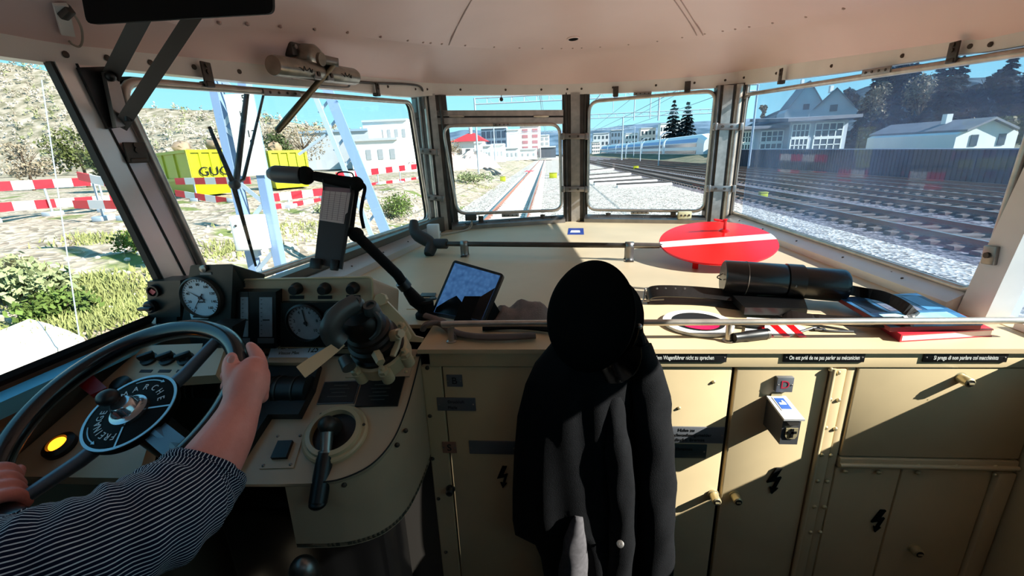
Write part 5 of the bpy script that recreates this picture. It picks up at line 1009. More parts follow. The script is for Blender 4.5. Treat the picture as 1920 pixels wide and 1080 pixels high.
# ------------------------------------------------------------------ brake valve
B0 = U(712, 655, 1.06); B1 = U(672, 588, 0.97); ax = (B1-B0).normalized(); L_ = (B1-B0).length; F = frz(B0, ax, CR); M_VAL = mat('valve_bronze', (0.13, 0.105, 0.09), 0.38, 0.4); M_VGR = mat('valve_grey', (0.32, 0.34, 0.34), 0.4, 0.4)
t = thing('brake_valve', Kp(715, 668), 'bulky brake valve with a cream flange and flat lever right of the gauges', 'brake valve')
b = MB(); b.lathe(F, [(0.064, -0.02), (0.064, 0.018), (0.056, 0.022), (0.056, 0.032), (0.060, 0.034), (0.060, 0.046), (0.053, 0.050), (0.055, 0.060), (0.050, 0.066), (0.052, 0.076), (0.046, 0.082), (0.046, L_*0.9), (0.036, L_), (0, L_)], 36); b.build('body', M_VAL, t)
b = MB(); b.lathe(F, [(0.070, -0.03), (0.070, 0.006), (0.064, 0.010)], 32)
for a in (-0.35, -1.2, -2.15, 0.9): p = F @ V((0.072*math.cos(a), 0.072*math.sin(a), -0.012)); b.tube([F @ V((0.05*math.cos(a), 0.05*math.sin(a), -0.012)), p], [0.022, 0.014], 12); b.lathe(frz(p, ax), [(0.015, -0.02), (0.015, 0.012), (0.010, 0.014)], 16)
b.build('flange', M_CREAM, t)
for a in (-0.35, -1.2, -2.15, 0.9): p = F @ V((0.075*math.cos(a), 0.075*math.sin(a), 0.002)); b = MB(); b.lathe(frz(p, ax), [(0.012, 0), (0.012, 0.010), (0.006, 0.012), (0.006, 0.020), (0, 0.021)], 6); b.build('bolt', M_CREAM, t)
p = U(748, 626, 1.0); q = U(728, 632, 1.02); b = MB(); b.tube([q, p], [0.014, 0.013], 14); b.tube([p, U(753, 625, 0.99)], [0.010, 0.010], 6); b.build('pipe_union', M_CREAM, t)
b = MB(); b.tube([U(748, 632, 1.02), U(742, 652, 1.01), U(736, 668, 1.0)], [0.009, 0.010, 0.008], 8, flat=0.6); b.build('clip', M_CREAM, t)
b = MB(); b.tube(bez([U(668, 568, 0.95), U(640, 585, 0.93), U(620, 612, 0.92), U(625, 632, 0.93), U(640, 645, 0.94)], 6), 0.016, 12, flat=1.4); b.build('yoke', M_VGR, t)
for (px, py, r) in ((661, 567, 0.020), (692, 573, 0.016)): b = MB(); c = U(px, py, 0.955); b.lathe(frz(c-ax*0.02, (ax+V((0.1, -0.2, 0.5))).normalized()), [(r*1.1, 0), (r*1.1, 0.012), (r, 0.015), (r*0.9, 0.022), (r*0.6, 0.022), (r*0.55, 0.016), (0, 0.016)], 22); b.build('cap', M_VGR, t)
b = MB(); b.tube(bez([U(700, 582, 0.955), U(712, 600, 0.96), U(708, 622, 0.97), U(694, 636, 0.97)], 6), 0.006, 8); b.build('spring_clip', M_VGR, t)
a = U(642, 642, 0.945); c = U(564, 698, 0.84); b = MB(); nn = (CAM-a).normalized(); d = (c-a).normalized(); s = d.cross(nn).normalized(); rows = []
for k, w, th in ((0, 0.009, 0.010), (0.3, 0.011, 0.010), (0.8, 0.0135, 0.009), (1.0, 0.0135, 0.008)):
    m = a.lerp(c, k); rows.append([m-s*w-nn*th/2, m+s*w-nn*th/2, m+s*w+nn*th/2, m-s*w+nn*th/2])
b.loft(rows, closed_u=True); b.f += [[3, 2, 1, 0], [12, 13, 14, 15]]; b.m += [0, 0]; b.build('lever', M_CREAM, t, smooth=False)
b = MB(); b.tube([U(645, 672, 1.0), U(655, 690, 0.985)], [0.014, 0.016], 14); b.build('drain_plug', M_VGR, t); b = MB(); b.tube([U(706, 663, 0.99), U(714, 680, 0.97)], [0.012, 0.010], 6); b.build('drain_plug', M_CREAM, t)
b = MB(); pts = [(706, 566), (724, 564), (734, 574), (757, 598), (778, 630), (793, 634), (790, 642), (762, 640), (742, 612), (722, 590)]; b.prism3([U(px, py, 1.14) for px, py in pts], CF*0.014); b.build('mounting_arm', M_CREAM, t, smooth=False); b = MB(); b.lathe(frz(U(717, 561, 1.13), -CF), [(0.016, 0), (0.016, 0.02), (0, 0.02)], 8); b.build('nut', M_CREAM, t)
# ================================================================== timetable lamp
t = thing('timetable_lamp', on_z(800, 596, 1.05), 'black swivel arm holding a reading lamp and a timetable clipboard', 'lamp')
q0 = on_z(800, 594, 1.05); d1 = (q0-CAM).dot(CF); b = MB(); b.lathe(T(q0), [(0.034, 0), (0.034, 0.012), (0.026, 0.02), (0.026, 0.05), (0.02, 0.056)], 22); b.build('base', M_MATTE, t)
jo = U(668, 440, d1-0.16); b = MB(); b.tube([q0+V((0, 0, 0.03)), U(778, 562, d1-0.02), U(765, 545, d1-0.04)], [0.022, 0.022, 0.017], 14); b.tube([U(768, 549, d1-0.04), U(745, 515, d1-0.07), jo], 0.0155, 14); b.ball(T(jo), 0.021, 0.021, 0.021, 14, 10); b.tube([jo, U(652, 432, d1-0.165)], [0.016, 0.014], 12); b.build('arm', M_MATTE, t)
b = MB(); b.lathe(frz(U(757, 534, d1-0.05), jo-q0), [(0.020, -0.012), (0.020, 0.012)], 16); b.build('arm_collar', M_BLACK, t)
db = d1-0.17; b = MB(); b.tube([U(672, 345, db), U(640, 340, db), U(590, 330, db)], [0.017, 0.016, 0.013], 16); b.ball(T(U(668, 345, db)), 0.021, 0.018, 0.021, 14, 10); b.tube([U(666, 350, db), U(660, 390, db+0.02), U(655, 432, db+0.02)], 0.012, 10); b.build('head_bar', M_MATTE, t)
b = MB(); p = U(565, 329, db); q = U(512, 326, db); b.tube([p, p.lerp(q, 0.1), p.lerp(q, 0.9), q, U(503, 326, db)], [0.0225, 0.0235, 0.0235, 0.021, 0.012], 22); b.build('lamp_shade', mat('shade_grey', (0.36, 0.37, 0.38), 0.45, 0.4), t); b = MB(); b.ball(T(U(573, 329, db)), 0.0255, 0.020, 0.0255, 18, 12); b.build('shade_cap', M_MATTE, t)
b = MB(); b.tube(bez([U(677, 342, db), U(684, 352, db), U(680, 375, db), U(677, 400, db+0.01), U(682, 428, db+0.01)], 6), 0.0048, 8); b.build('cable', M_MATTE, t)
b = MB(); b.tube(bez([U(630, 332, db-0.01), U(636, 323, db-0.01), U(658, 324, db-0.01), U(664, 333, db-0.01)], 5), 0.0022, 6); b.build('wire_loop', M_DK, t)
board = [U(606, 342, db), U(666, 347, db), U(641, 505, db-0.02), U(589, 494, db-0.02)]; nb = (board[1]-board[0]).cross(board[3]-board[0]).normalized()
if nb.dot(CAM-board[0]) < 0: nb = -nb
b = MB(); b.prism3(board, -nb*0.006); cb = b.build('clipboard', mat('clipboard_grey', (0.22, 0.225, 0.235), 0.5, 0.2), t, smooth=False)
def bd(u, v, o=0.0): return board[0].lerp(board[1], u).lerp(board[3].lerp(board[2], u), v)+nb*o
b = MB(); b.prism3([bd(0.93, 0.0, 0.001), bd(1.03, 0.0, 0.001), bd(1.03, 1.0, 0.001), bd(0.93, 1.0, 0.001)], nb*0.006); b.build('edge_rail', M_BLACK, cb, smooth=False)
b = MB(); b.box(fr(bd(0.12, 1.0, 0.006), board[1]-board[0], nb), 0.03, 0.02, 0.03, 0.004); b.build('foot_clamp', M_BLACK, cb); b = MB(); b.box(fr(bd(0.75, 0.97, 0.004), board[1]-board[0], nb), 0.02, 0.015, 0.03, 0.003); b.build('foot_clamp', M_BLACK, cb)
for u in (0.05, 0.9): b = MB(); b.tube(bez([bd(u-0.05, -0.06, 0.006), bd(u, 0.0, 0.012), bd(u+0.03, 0.10, 0.006)], 5), 0.002, 6); b.build('wire_clip', M_DK, cb)
t = thing('timetable_sheet', bd(0.4, 0.45, 0.002), 'printed timetable sheet clipped to the upper half of the grey clipboard', 'paper'); b = MB(); q = [bd(0.02, 0.055, 0.0015), bd(0.92, 0.05, 0.0015), bd(0.92, 0.33, 0.0015), bd(0.84, 0.36, 0.0015), bd(0.84, 0.475, 0.0015), bd(0.02, 0.47, 0.0015)]; b.prism3(q, nb*0.0006); b.build('sheet', mat('paper_pinkish', (0.80, 0.74, 0.73), 0.8), t, smooth=False)
b = MB()
for k in range(13): v = 0.14+k*0.025; b.prism3([bd(0.07, v, 0.0022), bd(0.80, v+0.001, 0.0022), bd(0.80, v+0.004, 0.0022), bd(0.07, v+0.003, 0.0022)], nb*0.0003)
for u in (0.07, 0.25, 0.42, 0.60, 0.80): b.prism3([bd(u, 0.10, 0.0022), bd(u+0.012, 0.10, 0.0022), bd(u+0.012, 0.45, 0.0022), bd(u, 0.45, 0.0022)], nb*0.0003)
b.build('printed_table', mat('print_grey', (0.52, 0.46, 0.48), 0.8), t, smooth=False)
b = MB(); b.prism3([bd(0.02, 0.055, 0.0024), bd(0.92, 0.05, 0.0024), bd(0.92, 0.10, 0.0024), bd(0.02, 0.105, 0.0024)], nb*0.0004); b.build('title_band', mat('print_mauve', (0.55, 0.45, 0.48), 0.8), t, smooth=False)

# ================================================================== wiper motor on the header
c0 = Lp(550, 128)-NL*0.075; dW = (Lp(634, 150)-Lp(470, 127)).normalized(); M_NICK = mat('nickel', (0.62, 0.59, 0.54), 0.28, 0.85, var=0.35, vscale=20)
t = thing('wiper_motor', c0, 'nickel twin-cylinder wiper motor with a hand lever on the header', 'wiper motor'); a = Lp(474, 126)-NL*0.075; e_ = Lp(634, 147)-NL*0.075
for (s0, s1) in ((0.0, 0.50), (0.54, 1.0)):
    p = a.lerp(e_, s0); q = a.lerp(e_, s1); b = MB(); b.tube([p, p.lerp(q, 0.06), p.lerp(q, 0.94), q], [0.029, 0.032, 0.032, 0.029], 26); cy = b.build('cylinder', M_NICK, t)
    F = fr(p.lerp(q, 0.5)-NL*0.0325-Z*0.004, q-p, Z); b = MB(); pts = [F @ V((-0.035+0.007*k, 0.006*math.sin(k*1.9)+0.003*math.cos(k*3.1), -0.0)) for k in range(11)]; b.tube(bez(pts, 4), 0.0012, 5); b.build('engraved_script', M_LET, cy)
b = MB(); F = fr(Lp(545, 97)-NL*0.025, dW, Z); b.box(F, 0.115, 0.045, 0.05, 0.008); b.mat(1)
for s in (-0.042, 0.042): b.cyl(F @ V((s, 0.006, -0.02)), F @ V((s, 0.006, 0.032)), 0.008, n=6)
b.build('mount', [M_DSTEEL, M_STEEL], t); g = Lp(553, 112)-NL*0.06; b = MB(); b.lathe(frz(g, -NL-Z*0.15), [(0.046, -0.05), (0.046, 0.02), (0.036, 0.034), (0.022, 0.040), (0.022, 0.052), (0, 0.052)], 26); b.build('gearbox', M_NICK, t)
pv = Lp(574, 122)-NL*0.125; b = MB(); b.tube([g, pv], [0.022, 0.015], 14); b.ring(frz(pv, pv-g), 0.005, 0.015, 0.008, 18); b.build('spindle', M_STEEL, t)
l1 = U(521, 244, (pv-CAM).dot(CF)-0.05); b = MB(); b.tube([pv, pv.lerp(l1, 0.2), pv.lerp(l1, 0.85), l1], [0.008, 0.0105, 0.0125, 0.011], 14); b.ball(T(l1), 0.011, 0.011, 0.011, 12, 8); b.build('hand_lever', mat('lever_bronze', (0.42, 0.38, 0.30), 0.35, 0.8), t)
for (px, py) in ((548, 143), (574, 146)): b = MB(); F = fr(Lp(px, py)-NL*0.10, dW, Z); b.box(F, 0.034, 0.036, 0.012, 0.003); b.mat(1); b.cyl(F @ V((0, 0, 0.004)), F @ V((0, 0, 0.011)), 0.008, n=8); b.build('clamp', [M_STEEL, M_SCREW], t)
b = MB(); b.tube(bez([Lp(633, 148)-NL*0.07, Lp(640, 160)-NL*0.04, Lp(636, 164)-NL*0.03, Lp(580, 162)-NL*0.04], 5), 0.004, 8); b.build('air_pipe', M_STEEL, t)
# compressed air pipe along header to the mullion
b = MB(); b.tube(bez([Lp(640, 152)-NL*0.012, Lp(700, 156)-NL*0.012, Lp(760, 158)-NL*0.012, Lp(785, 163)-NL*0.012, CLp(793, 178)-NCL*0.03, CLp(795, 205)-NCL*0.03], 5), 0.006, 8); b.build('air_pipe', M_DSTEEL, None, label='thin air pipe bending from the wiper motor down the left mullion', cat='pipe')

# ================================================================== visor at the top left
vz = [U(172, 47, 0.80), U(516, 27, 0.84), U(514, -75, 0.80), U(150, -75, 0.76)]; nv = (vz[1]-vz[0]).cross(vz[3]-vz[0]).normalized(); t = thing('sun_visor', (vz[0]+vz[1])/2, 'black sun visor panel hanging at the top left on two steel struts', 'sun visor'); b = MB(); b.prism3(rquad(vz, 0.012, 4), nv*0.014); b.build('panel', M_MATTE, t, smooth=False)
for (s0, s1, w) in ((U(274, 15, 0.86), Lp(186, 150)-NL*0.03, 0.030), (U(372, 15, 0.87), Lp(206, 240)-NL*0.03, 0.026)):
    b = MB(); nn = (CAM-s0).normalized(); d = (s1-s0).normalized(); b.prism3([s0-d.cross(nn).normalized()*w/2, s1-d.cross(nn).normalized()*w/2, s1+d.cross(nn).normalized()*w/2, s0+d.cross(nn).normalized()*w/2], -nn*0.010); b.build('strut', mat('dark_strut', (0.34, 0.32, 0.30), 0.5, 0.5), t, smooth=False)
b = MB(); b.prism3([Lp(*k)-NL*0.022 for k in ((133, 128), (190, 126), (222, 238), (190, 243))], NL*0.008); b.mat(1); b.prism3([Lp(*k)-NL*0.03 for k in ((170, 138), (190, 128), (219, 236), (192, 241))], -NL*0.012); b.build('mounting_bracket', [M_BLACK, M_STEEL], t, smooth=False); b = MB(); b.tube([Lp(203, 216)-NL*0.055, Lp(206, 230)-NL*0.055], 0.007, 10); b.ball(T(Lp(178, 146)-NL*0.045), 0.011, 0.011, 0.011, 10, 8); b.build('pivot_bolt', M_BLACK, t)
# wall socket plate with lead
q = [ceil_hit(*k) for k in ((95, 2), (122, 2), (136, 62), (110, 58))]; nq = sum((k[1] for k in q), V()).normalized(); p = [k[0]+nq*0.003 for k in q]; t = thing('socket_plate', sum(p, V())/4, 'small pale socket plate with a plugged white lead at the top left', 'socket'); b = MB(); b.prism3(p, nq*0.006); b.build('plate', M_HEAD, t, smooth=False)
b = MB(); c = ceil_hit(114, 11)[0]+nq*0.012; b.box(frz(c, nq), 0.026, 0.016, 0.02, 0.003); b.build('plug', M_DSTEEL, t); b = MB(); b.tube(bez([c+nq*0.006]+[ceil_hit(*k)[0]+nq*0.012 for k in ((130, 16), (144, 40), (147, 64), (142, 77), (130, 74), (122, 67))], 6), 0.0022, 8); b.build('lead', mat('lead_grey', (0.62, 0.58, 0.52), 0.5), t)
# ceiling nozzle
p, n = ceil_hit(1075, 72); b = MB(); F = frz(p+n*0.001, n); b.lathe(F, [(0.040, -0.004), (0.040, 0.003), (0.032, 0.007), (0.028, 0.004)], 28, caps=False); b.mat(1); b.lathe(F, [(0.029, 0.0035), (0, 0.0035)], 24); b.build('ceiling_nozzle', [M_CEIL, M_MATTE], None, label='round black-centred air nozzle in the ceiling above the centre post', cat='vent')
p = CLp(941, 186)+NCL*0.015; b = MB(); b.lathe(frz(p, -Y), [(0.012, 0), (0.012, 0.01), (0, 0.012)], 12); b.cyl(p, p+V((0, 0, 0.045)), 0.003, n=6); b.build('pendant_hook', M_DSTEEL, None, label='small hook on the header above the narrow upper light', cat='hook')

# ================================================================== on the desk
ZD = 1.05
def Dz(px, py, h=0.0): return on_z(px, py, ZD+h)
# inspection hatch with latch, stickers
t = thing('inspection_hatch', Dz(815, 560), 'thin hatch plate with a latch set in the desk behind the tablet', 'hatch'); b = MB(); b.prism3([Dz(800, 516), Dz(905, 516), Dz(900, 580), Dz(762, 580)], V((0, 0, 0.0015))); b.build('plate', M_DESK, t, smooth=False); b = MB(); b.prism3([Dz(791, 551, 0.002), Dz(818, 551, 0.002), Dz(816, 557, 0.002), Dz(787, 557, 0.002)], V((0, 0, 0.004))); b.lathe(T(Dz(812, 561, 0.001)), [(0.014, 0), (0.012, 0.006), (0, 0.006)], 14); b.build('latch', M_BLACK, t, smooth=False)
t = thing('blue_sticker', Dz(1079, 433), 'small blue and white sticker on the desk at the foot of the centre post', 'sticker'); b = MB(); q = [Dz(1064, 440), Dz(1095, 440), Dz(1094, 428), Dz(1066, 428)]; b.prism3(q, V((0, 0, 0.001))); b.build('sheet', mat('sticker_navy', (0.16, 0.26, 0.55), 0.4), t, smooth=False); b = MB(); b.prism3([Dz(1069, 436, 0.0012), Dz(1088, 436, 0.0012), Dz(1087, 432, 0.0012), Dz(1071, 432, 0.0012)], V((0, 0, 0.0005))); b.build('print', M_WHITE, t, smooth=False)
# signal disc with staff
cD = on_z(1343, 453, 1.135); rD = 101*(cD-CAM).dot(CF)/FPX; dirv = V((cD.x, cD.y, 0)).normalized(); tl = math.radians(12.0); nD = (Z*math.cos(tl)-dirv*math.sin(tl)).normalized(); staffdir = V((1, -0.03, 0)); FD = frz(cD, nD, staffdir)
t = thing('signal_disc', cD, 'red signal disc with a white bar on a long steel staff lying across the desk', 'signal disc'); b = MB(); b.lathe(FD, [(rD, -0.004), (rD+0.002, 0), (rD, 0.004), (rD*0.55, 0.004), (rD*0.3, 0.004), (0, 0.004)], 64); b.build('disc', M_RED, t)
b = MB(); w = rD*0.13; N = 18; pts = []
x1 = math.sqrt(rD*rD-w*w)
b.prism(FD, [(-x1, -w), (x1, -w), (rD*0.998, 0), (x1, w), (-x1, w), (-rD*0.998, 0)], 0.001, 0.0042); b.build('white_bar', M_WHITE, t, smooth=False)
b = MB(); p = FD @ V((rD*0.28, rD*0.45, 0.004)); b.lathe(frz(p, nD), [(0.024, 0), (0.020, 0.004), (0.007, 0.008), (0.006, 0.05), (0.010, 0.054), (0, 0.056)], 16); b.tube([p+nD*0.045, p+nD*0.05+V((-0.05, 0, 0.004))], 0.005, 8); b.build('peg', M_RED, t)
b = MB(); p = FD @ V((-rD*0.52, -rD*0.62, -0.004)); b.lathe(frz(p, -nD), [(0.020, 0), (0.012, 0.02), (0.012, 0.050), (0.014, 0.066), (0, 0.066)], 14); b.build('foot_peg', M_RED, t)
s1 = FD @ V((-rD*0.99, 0, 0)); s0 = on_z(828, 457, s1.z-0.012); b = MB(); b.tube([s0, s0.lerp(s1, 0.65), s0.lerp(s1, 0.9), s1, FD @ V((-rD*0.95, 0, 0.0))], [0.0125, 0.0125, 0.011, 0.008, 0.004], 16); b.build('staff', M_DSTEEL, t)
b = MB(); p = s0.lerp(s1, 0.87); b.cyl(p, s0.lerp(s1, 0.995), 0.0138, 0.012, 16); b.build('ferrule', M_STEEL, t)
b = MB(); hx = (s1-s0).normalized(); g = s0-hx*0.02; b.tube([s0+hx*0.03, s0+hx*0.028, s0-hx*0.03, s0-hx*0.06], [0.020, 0.026, 0.026, 0.022], 14); k1 = on_z(775, 418, s0.z+0.03); k2 = on_z(808, 480, s0.z-0.03)
hb = s0-hx*0.07; b.tube(bez([U(776, 414, (hb-CAM).dot(CF)+0.02), U(780, 438, (hb-CAM).dot(CF)+0.01), hb+hx*0.01, U(803, 478, (hb-CAM).dot(CF)-0.03)], 5), [0.026, 0.031, 0.034, 0.036, 0.038, 0.040, 0.043, 0.044, 0.044, 0.042, 0.040, 0.038, 0.037, 0.036, 0.034, 0.028], 12, flat=0.75); b.build('rubber_handle', mat('dark_rubber', (0.17, 0.18, 0.18), 0.7), t)
for i, (px, k) in enumerate(((868, 0.0), (1176, 0.0))):
    base = on_z(px, 484, ZD); p = V((base.x, s0.lerp(s1, (base.x-s0.x)/(s1.x-s0.x)).y, 0)); p = s0.lerp(s1, (base.x-s0.x)/(s1.x-s0.x)); t = thing('staff_clip', (p.x, p.y, ZD), ['left spring clip holding the dark end of the staff on the desk', 'right spring clip holding the staff beside the signal disc'][i], 'clip')
    b = MB(); prof = [(-0.030, 0.0), (0.030, 0.0), (0.030, 0.004), (0.019, 0.005), (0.017, p.z-ZD-0.015), (0.019, p.z-ZD), (0.012, p.z-ZD+0.016), (0, p.z-ZD+0.020), (-0.012, p.z-ZD+0.016), (-0.019, p.z-ZD), (-0.017, p.z-ZD-0.016)]
    ww = 0.018; pl = bez([(p.x, p.y+u, ZD+v) for u, v in ((-0.034, 0.002), (-0.018, 0.003), (-0.016, p.z-ZD-0.02), (-0.017, p.z-ZD), (-0.009, p.z-ZD+0.015), (0.009, p.z-ZD+0.015), (0.017, p.z-ZD), (0.016, p.z-ZD-0.02), (0.018, 0.003), (0.034, 0.002))], 3)
    b.loft([[q+V((-ww, 0, 0)) for q in pl], [q+V((ww, 0, 0)) for q in pl]]); o = b.build('spring_strip', M_STEEL, t); so = o.modifiers.new('thick', 'SOLIDIFY'); so.thickness = 0.002
    b = MB(); b.box(T((p.x, p.y-0.03, ZD+0.004)), 0.03, 0.02, 0.007, 0.001); b.build('foot', M_DSTEEL, t)
# tablet
bl = on_z(807, 590, ZD+0.010); br = on_z(906, 607, ZD+0.010); dl = (bl-CAM).dot(CF); dr_ = (br-CAM).dot(CF); tlp = U(851, 487, dl+0.05); ntb = (br-bl).cross(tlp-bl).normalized(); trp = on_plane(945, 514, bl, ntb); tb = [bl, br, trp, tlp]
if ntb.dot(CAM-bl) < 0: ntb = -ntb
t = thing('tablet', (bl+br)/2, 'tablet with a painted blue reflection on its screen leaning on the desk', 'tablet'); b = MB(); b.prism3(rquad(tb, 0.012, 4), -ntb*0.010); b.build('case', M_BLACK, t, smooth=False)
def tbp(u, v, o=0.0): return bl.lerp(br, u).lerp(tlp.lerp(trp, u), v)+ntb*o
ms = bpy.data.materials.new('screen_reflection_glow'); ms.use_nodes = True; n_ = ms.node_tree; bs = n_.nodes['Principled BSDF']; bs.inputs['Roughness'].default_value = 0.5; bs.inputs['Specular IOR Level'].default_value = 0.15; bs.inputs['Base Color'].default_value = (0.01, 0.02, 0.05, 1); tcn = n_.nodes.new('ShaderNodeTexCoord'); vn = n_.nodes.new('ShaderNodeTexVoronoi'); vn.feature = 'SMOOTH_F1'; vn.inputs['Scale'].default_value = 85; n_.links.new(tcn.outputs['Object'], vn.inputs['Vector']); cr_ = n_.nodes.new('ShaderNodeValToRGB'); cr_.color_ramp.elements[0].position = 0.1; cr_.color_ramp.elements[0].color = (0.10, 0.27, 0.60, 1); cr_.color_ramp.elements[1].position = 0.75; cr_.color_ramp.elements[1].color = (0.05, 0.15, 0.38, 1); n_.links.new(vn.outputs['Distance'], cr_.inputs[0]); n_.links.new(cr_.outputs[0], bs.inputs['Emission Color']); bs.inputs['Emission Strength'].default_value = 0.26  # glowing blue painted in for the sky reflected in the glass
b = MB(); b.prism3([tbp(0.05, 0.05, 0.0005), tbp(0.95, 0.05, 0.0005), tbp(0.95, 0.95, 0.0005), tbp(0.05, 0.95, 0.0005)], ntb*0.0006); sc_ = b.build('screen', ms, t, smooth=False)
b = MB(); b.prism3([tbp(u, v, 0.0012) for u, v in ((0.06, 0.05), (0.95, 0.05), (0.95, 0.70), (0.72, 0.42), (0.64, 0.36), (0.50, 0.30), (0.34, 0.40), (0.22, 0.30), (0.06, 0.14))], ntb*0.0005); b.build('reflection_outline', mat('reflection_dark', (0.03, 0.035, 0.05), 0.15), sc_, smooth=False)  # dark outline belonging to the painted reflection
b = MB(); b.prism3([tbp(0.9, 0.0, -0.011), tbp(0.9, 0.55, -0.011), tbp(0.9, 0.0, -0.011)+V((0.07, 0.05, -0.005))], CR*-0.08); b.build('stand_flap', M_MATTE, t, smooth=False)
# cloths
rng = random.Random(3); c = on_z(975, 600, ZD); b = MB(); rows = []
for i in range(13):
    r = []
    for j in range(19):
        u = i/12; v = j/18; h = 0.062*math.sin(PI*u)**0.7*math.sin(PI*v)**0.6*(0.75+0.25*math.sin(v*9+u*3)+0.15*math.sin(v*17)); r.append(V((c.x-0.085+0.18*v+0.01*math.sin(u*5), c.y-0.02+0.10*u+0.01*math.sin(v*7), ZD+0.001+h)))
    rows.append(r)
b.loft(rows); b.build('grey_cloth', mat('felt_grey', (0.55, 0.50, 0.48), 0.95, var=0.2, vscale=40, bump=0.2, bscale=200, spec=0.1), None, label='crumpled grey cloth on the desk right of the tablet', cat='cloth')
M_STRP = mat('strap_grey', (0.47, 0.42, 0.40), 0.9, var=0.15, vscale=30, spec=0.1); b = MB(); b.tube(bez([on_z(797, 592, ZD+0.03), on_z(830, 604, ZD+0.02), on_z(850, 622, ZD+0.012), on_z(890, 631, ZD+0.012), on_z(950, 632, ZD+0.012), on_z(1004, 629, ZD+0.012)], 6), 0.012, 10, flat=0.75); b.build('rolled_strap', M_STRP, None, label='long rolled grey cloth strap on the desk behind the guard rail', cat='strap')
b = MB(); b.tube(bez([on_z(793, 618, ZD+0.012), on_z(800, 608, ZD+0.03), on_z(822, 606, ZD+0.022), on_z(842, 620, ZD+0.012), on_z(852, 634, ZD+0.008)], 6), 0.011, 10, flat=0.7); b.build('rolled_strap', M_STRP, None, label='short looped grey strap end beside the foot of the guard rail', cat='strap')
b = MB(); b.tube(bez([on_z(905, 615, ZD+0.01), on_z(960, 612, ZD+0.012), on_z(1010, 615, ZD+0.012), on_z(1060, 622, ZD+0.01)], 6), 0.013, 10, flat=0.6); b.build('black_strap', M_MATTE, None, label='dark strap lying on the desk between the grey cloth and guard rail', cat='strap')
# flag case and belt
M_LEA = mat('black_leather', (0.035, 0.035, 0.038), 0.32, coat=0.2, bump=0.04, bscale=120); M_STI = mat('stitching', (0.55, 0.52, 0.48), 0.7); RC = 0.052
gA = on_z(1352, 548, ZD+0.03); gB = on_z(1588, 560, ZD+0.03); cA = V((gA.x, gA.y, ZD+0.030+RC)); cB = V((gB.x, gB.y+0.02, ZD+0.012+RC)); ax = (cB-cA).normalized(); LL = (cB-cA).length; t = thing('flag_case', cA.lerp(cB, 0.5)-Z*RC, 'cylindrical black leather flag case lying on its straps on the desk', 'case')
FC = frz(cA, ax, Z); b = MB(); b.lathe(FC, [(RC*0.85, 0.40*LL), (RC*0.92, 0.42*LL), (RC*0.95, LL*0.96), (RC*0.93, LL*0.985), (RC*0.86, LL), (RC*0.5, LL*1.004), (0, LL*1.004)], 36); b.build('tube', M_LEA, t); b = MB(); b.lathe(FC, [(0, 0), (RC*0.95, 0.0), (RC*1.02, LL*0.01), (RC*1.03, LL*0.22), (RC*1.02, LL*0.5), (RC*0.97, LL*0.52)], 36); cp_ = b.build('cap', M_LEA, t); b = MB(); b.ring(FC @ T((0, 0, LL*0.185)), RC*1.02, RC*1.05, 0.0015, 36); b.build('stitch_line', M_STI, cp_)
b = MB(); b.ring(FC @ T((0, 0, LL*0.52)), RC*0.95, RC*1.06, LL*0.13, 36); bn = b.build('band', M_LEA, t); b = MB(); p = FC @ V((-RC*0.35, -RC*1.03, LL*0.585)); p = cA.lerp(cB, 0.585)+(CAM-cA).normalized()*RC*1.04-Z*0.012; b.box(frz(p, CAM-p, ax), 0.014, 0.010, 0.006, 0.002); b.build('buckle_stud', M_STEEL, bn)
def ribbon(pts, w, th, wdir=None, n=6):
    p = bez(pts, n); b = MB(); N = len(p); vs = []; fs = []; rows = []
    for i in range(N):
        d = (p[min(i+1, N-1)]-p[max(i-1, 0)]).normalized(); wd = V(wdir[min(len(wdir)-1, int(i/(N-1)*(len(wdir)-1)+0.5))]) if isinstance(wdir, list) else V(wdir); wd = (wd-d*wd.dot(d)).normalized()*w/2; nn = d.cross(wd).normalized()*th/2
        rows.append([p[i]-wd-nn, p[i]+wd-nn, p[i]+wd+nn, p[i]-wd+nn])
    b.loft(rows, closed_u=True); k = 4*(N-1); b.f += [[3, 2, 1, 0], [k, k+1, k+2, k+3]]; b.m += [0, 0]; return b
b = ribbon([cB-Z*0.01+ax*0.0, on_z(1615, 548, ZD+0.05), on_z(1655, 556, ZD+0.06), on_z(1692, 574, ZD+0.055), on_z(1714, 594, ZD+0.035), on_z(1700, 603, ZD+0.045), on_z(1640, 604, ZD+0.03), on_z(1560, 600, ZD+0.02), on_z(1490, 592, ZD+0.018), on_z(1440, 580, ZD+0.016)], 0.030, 0.003, [(0, 0.3, 1), (0, 0.4, 1), (0.3, 0.4, 1), (0.5, 0.3, 0.9), (0.5, 0.5, 0.8), (0.2, 0.7, 0.5), (0, 0.8, 0.5), (0, 0.8, 0.5), (0, 0.9, 0.4), (0, 1, 0.3)]); b.build('shoulder_strap', mat('strap_leather', (0.085, 0.065, 0.058), 0.4), t, smooth=False)
b = MB(); b.prism3([on_z(1372, 566, ZD+0.012), on_z(1505, 570, ZD+0.012), on_z(1512, 592, ZD+0.012), on_z(1395, 590, ZD+0.012)], V((0, 0, 0.022))); b.build('under_flap', M_LEA, t, smooth=False); b = MB(); b.tube(bez([cA-ax*0.002+Z*0.01, cA-ax*0.02-Y*0.01, cA-ax*0.004-Z*0.01], 5), 0.002, 6); b.build('ring', M_STEEL, t)
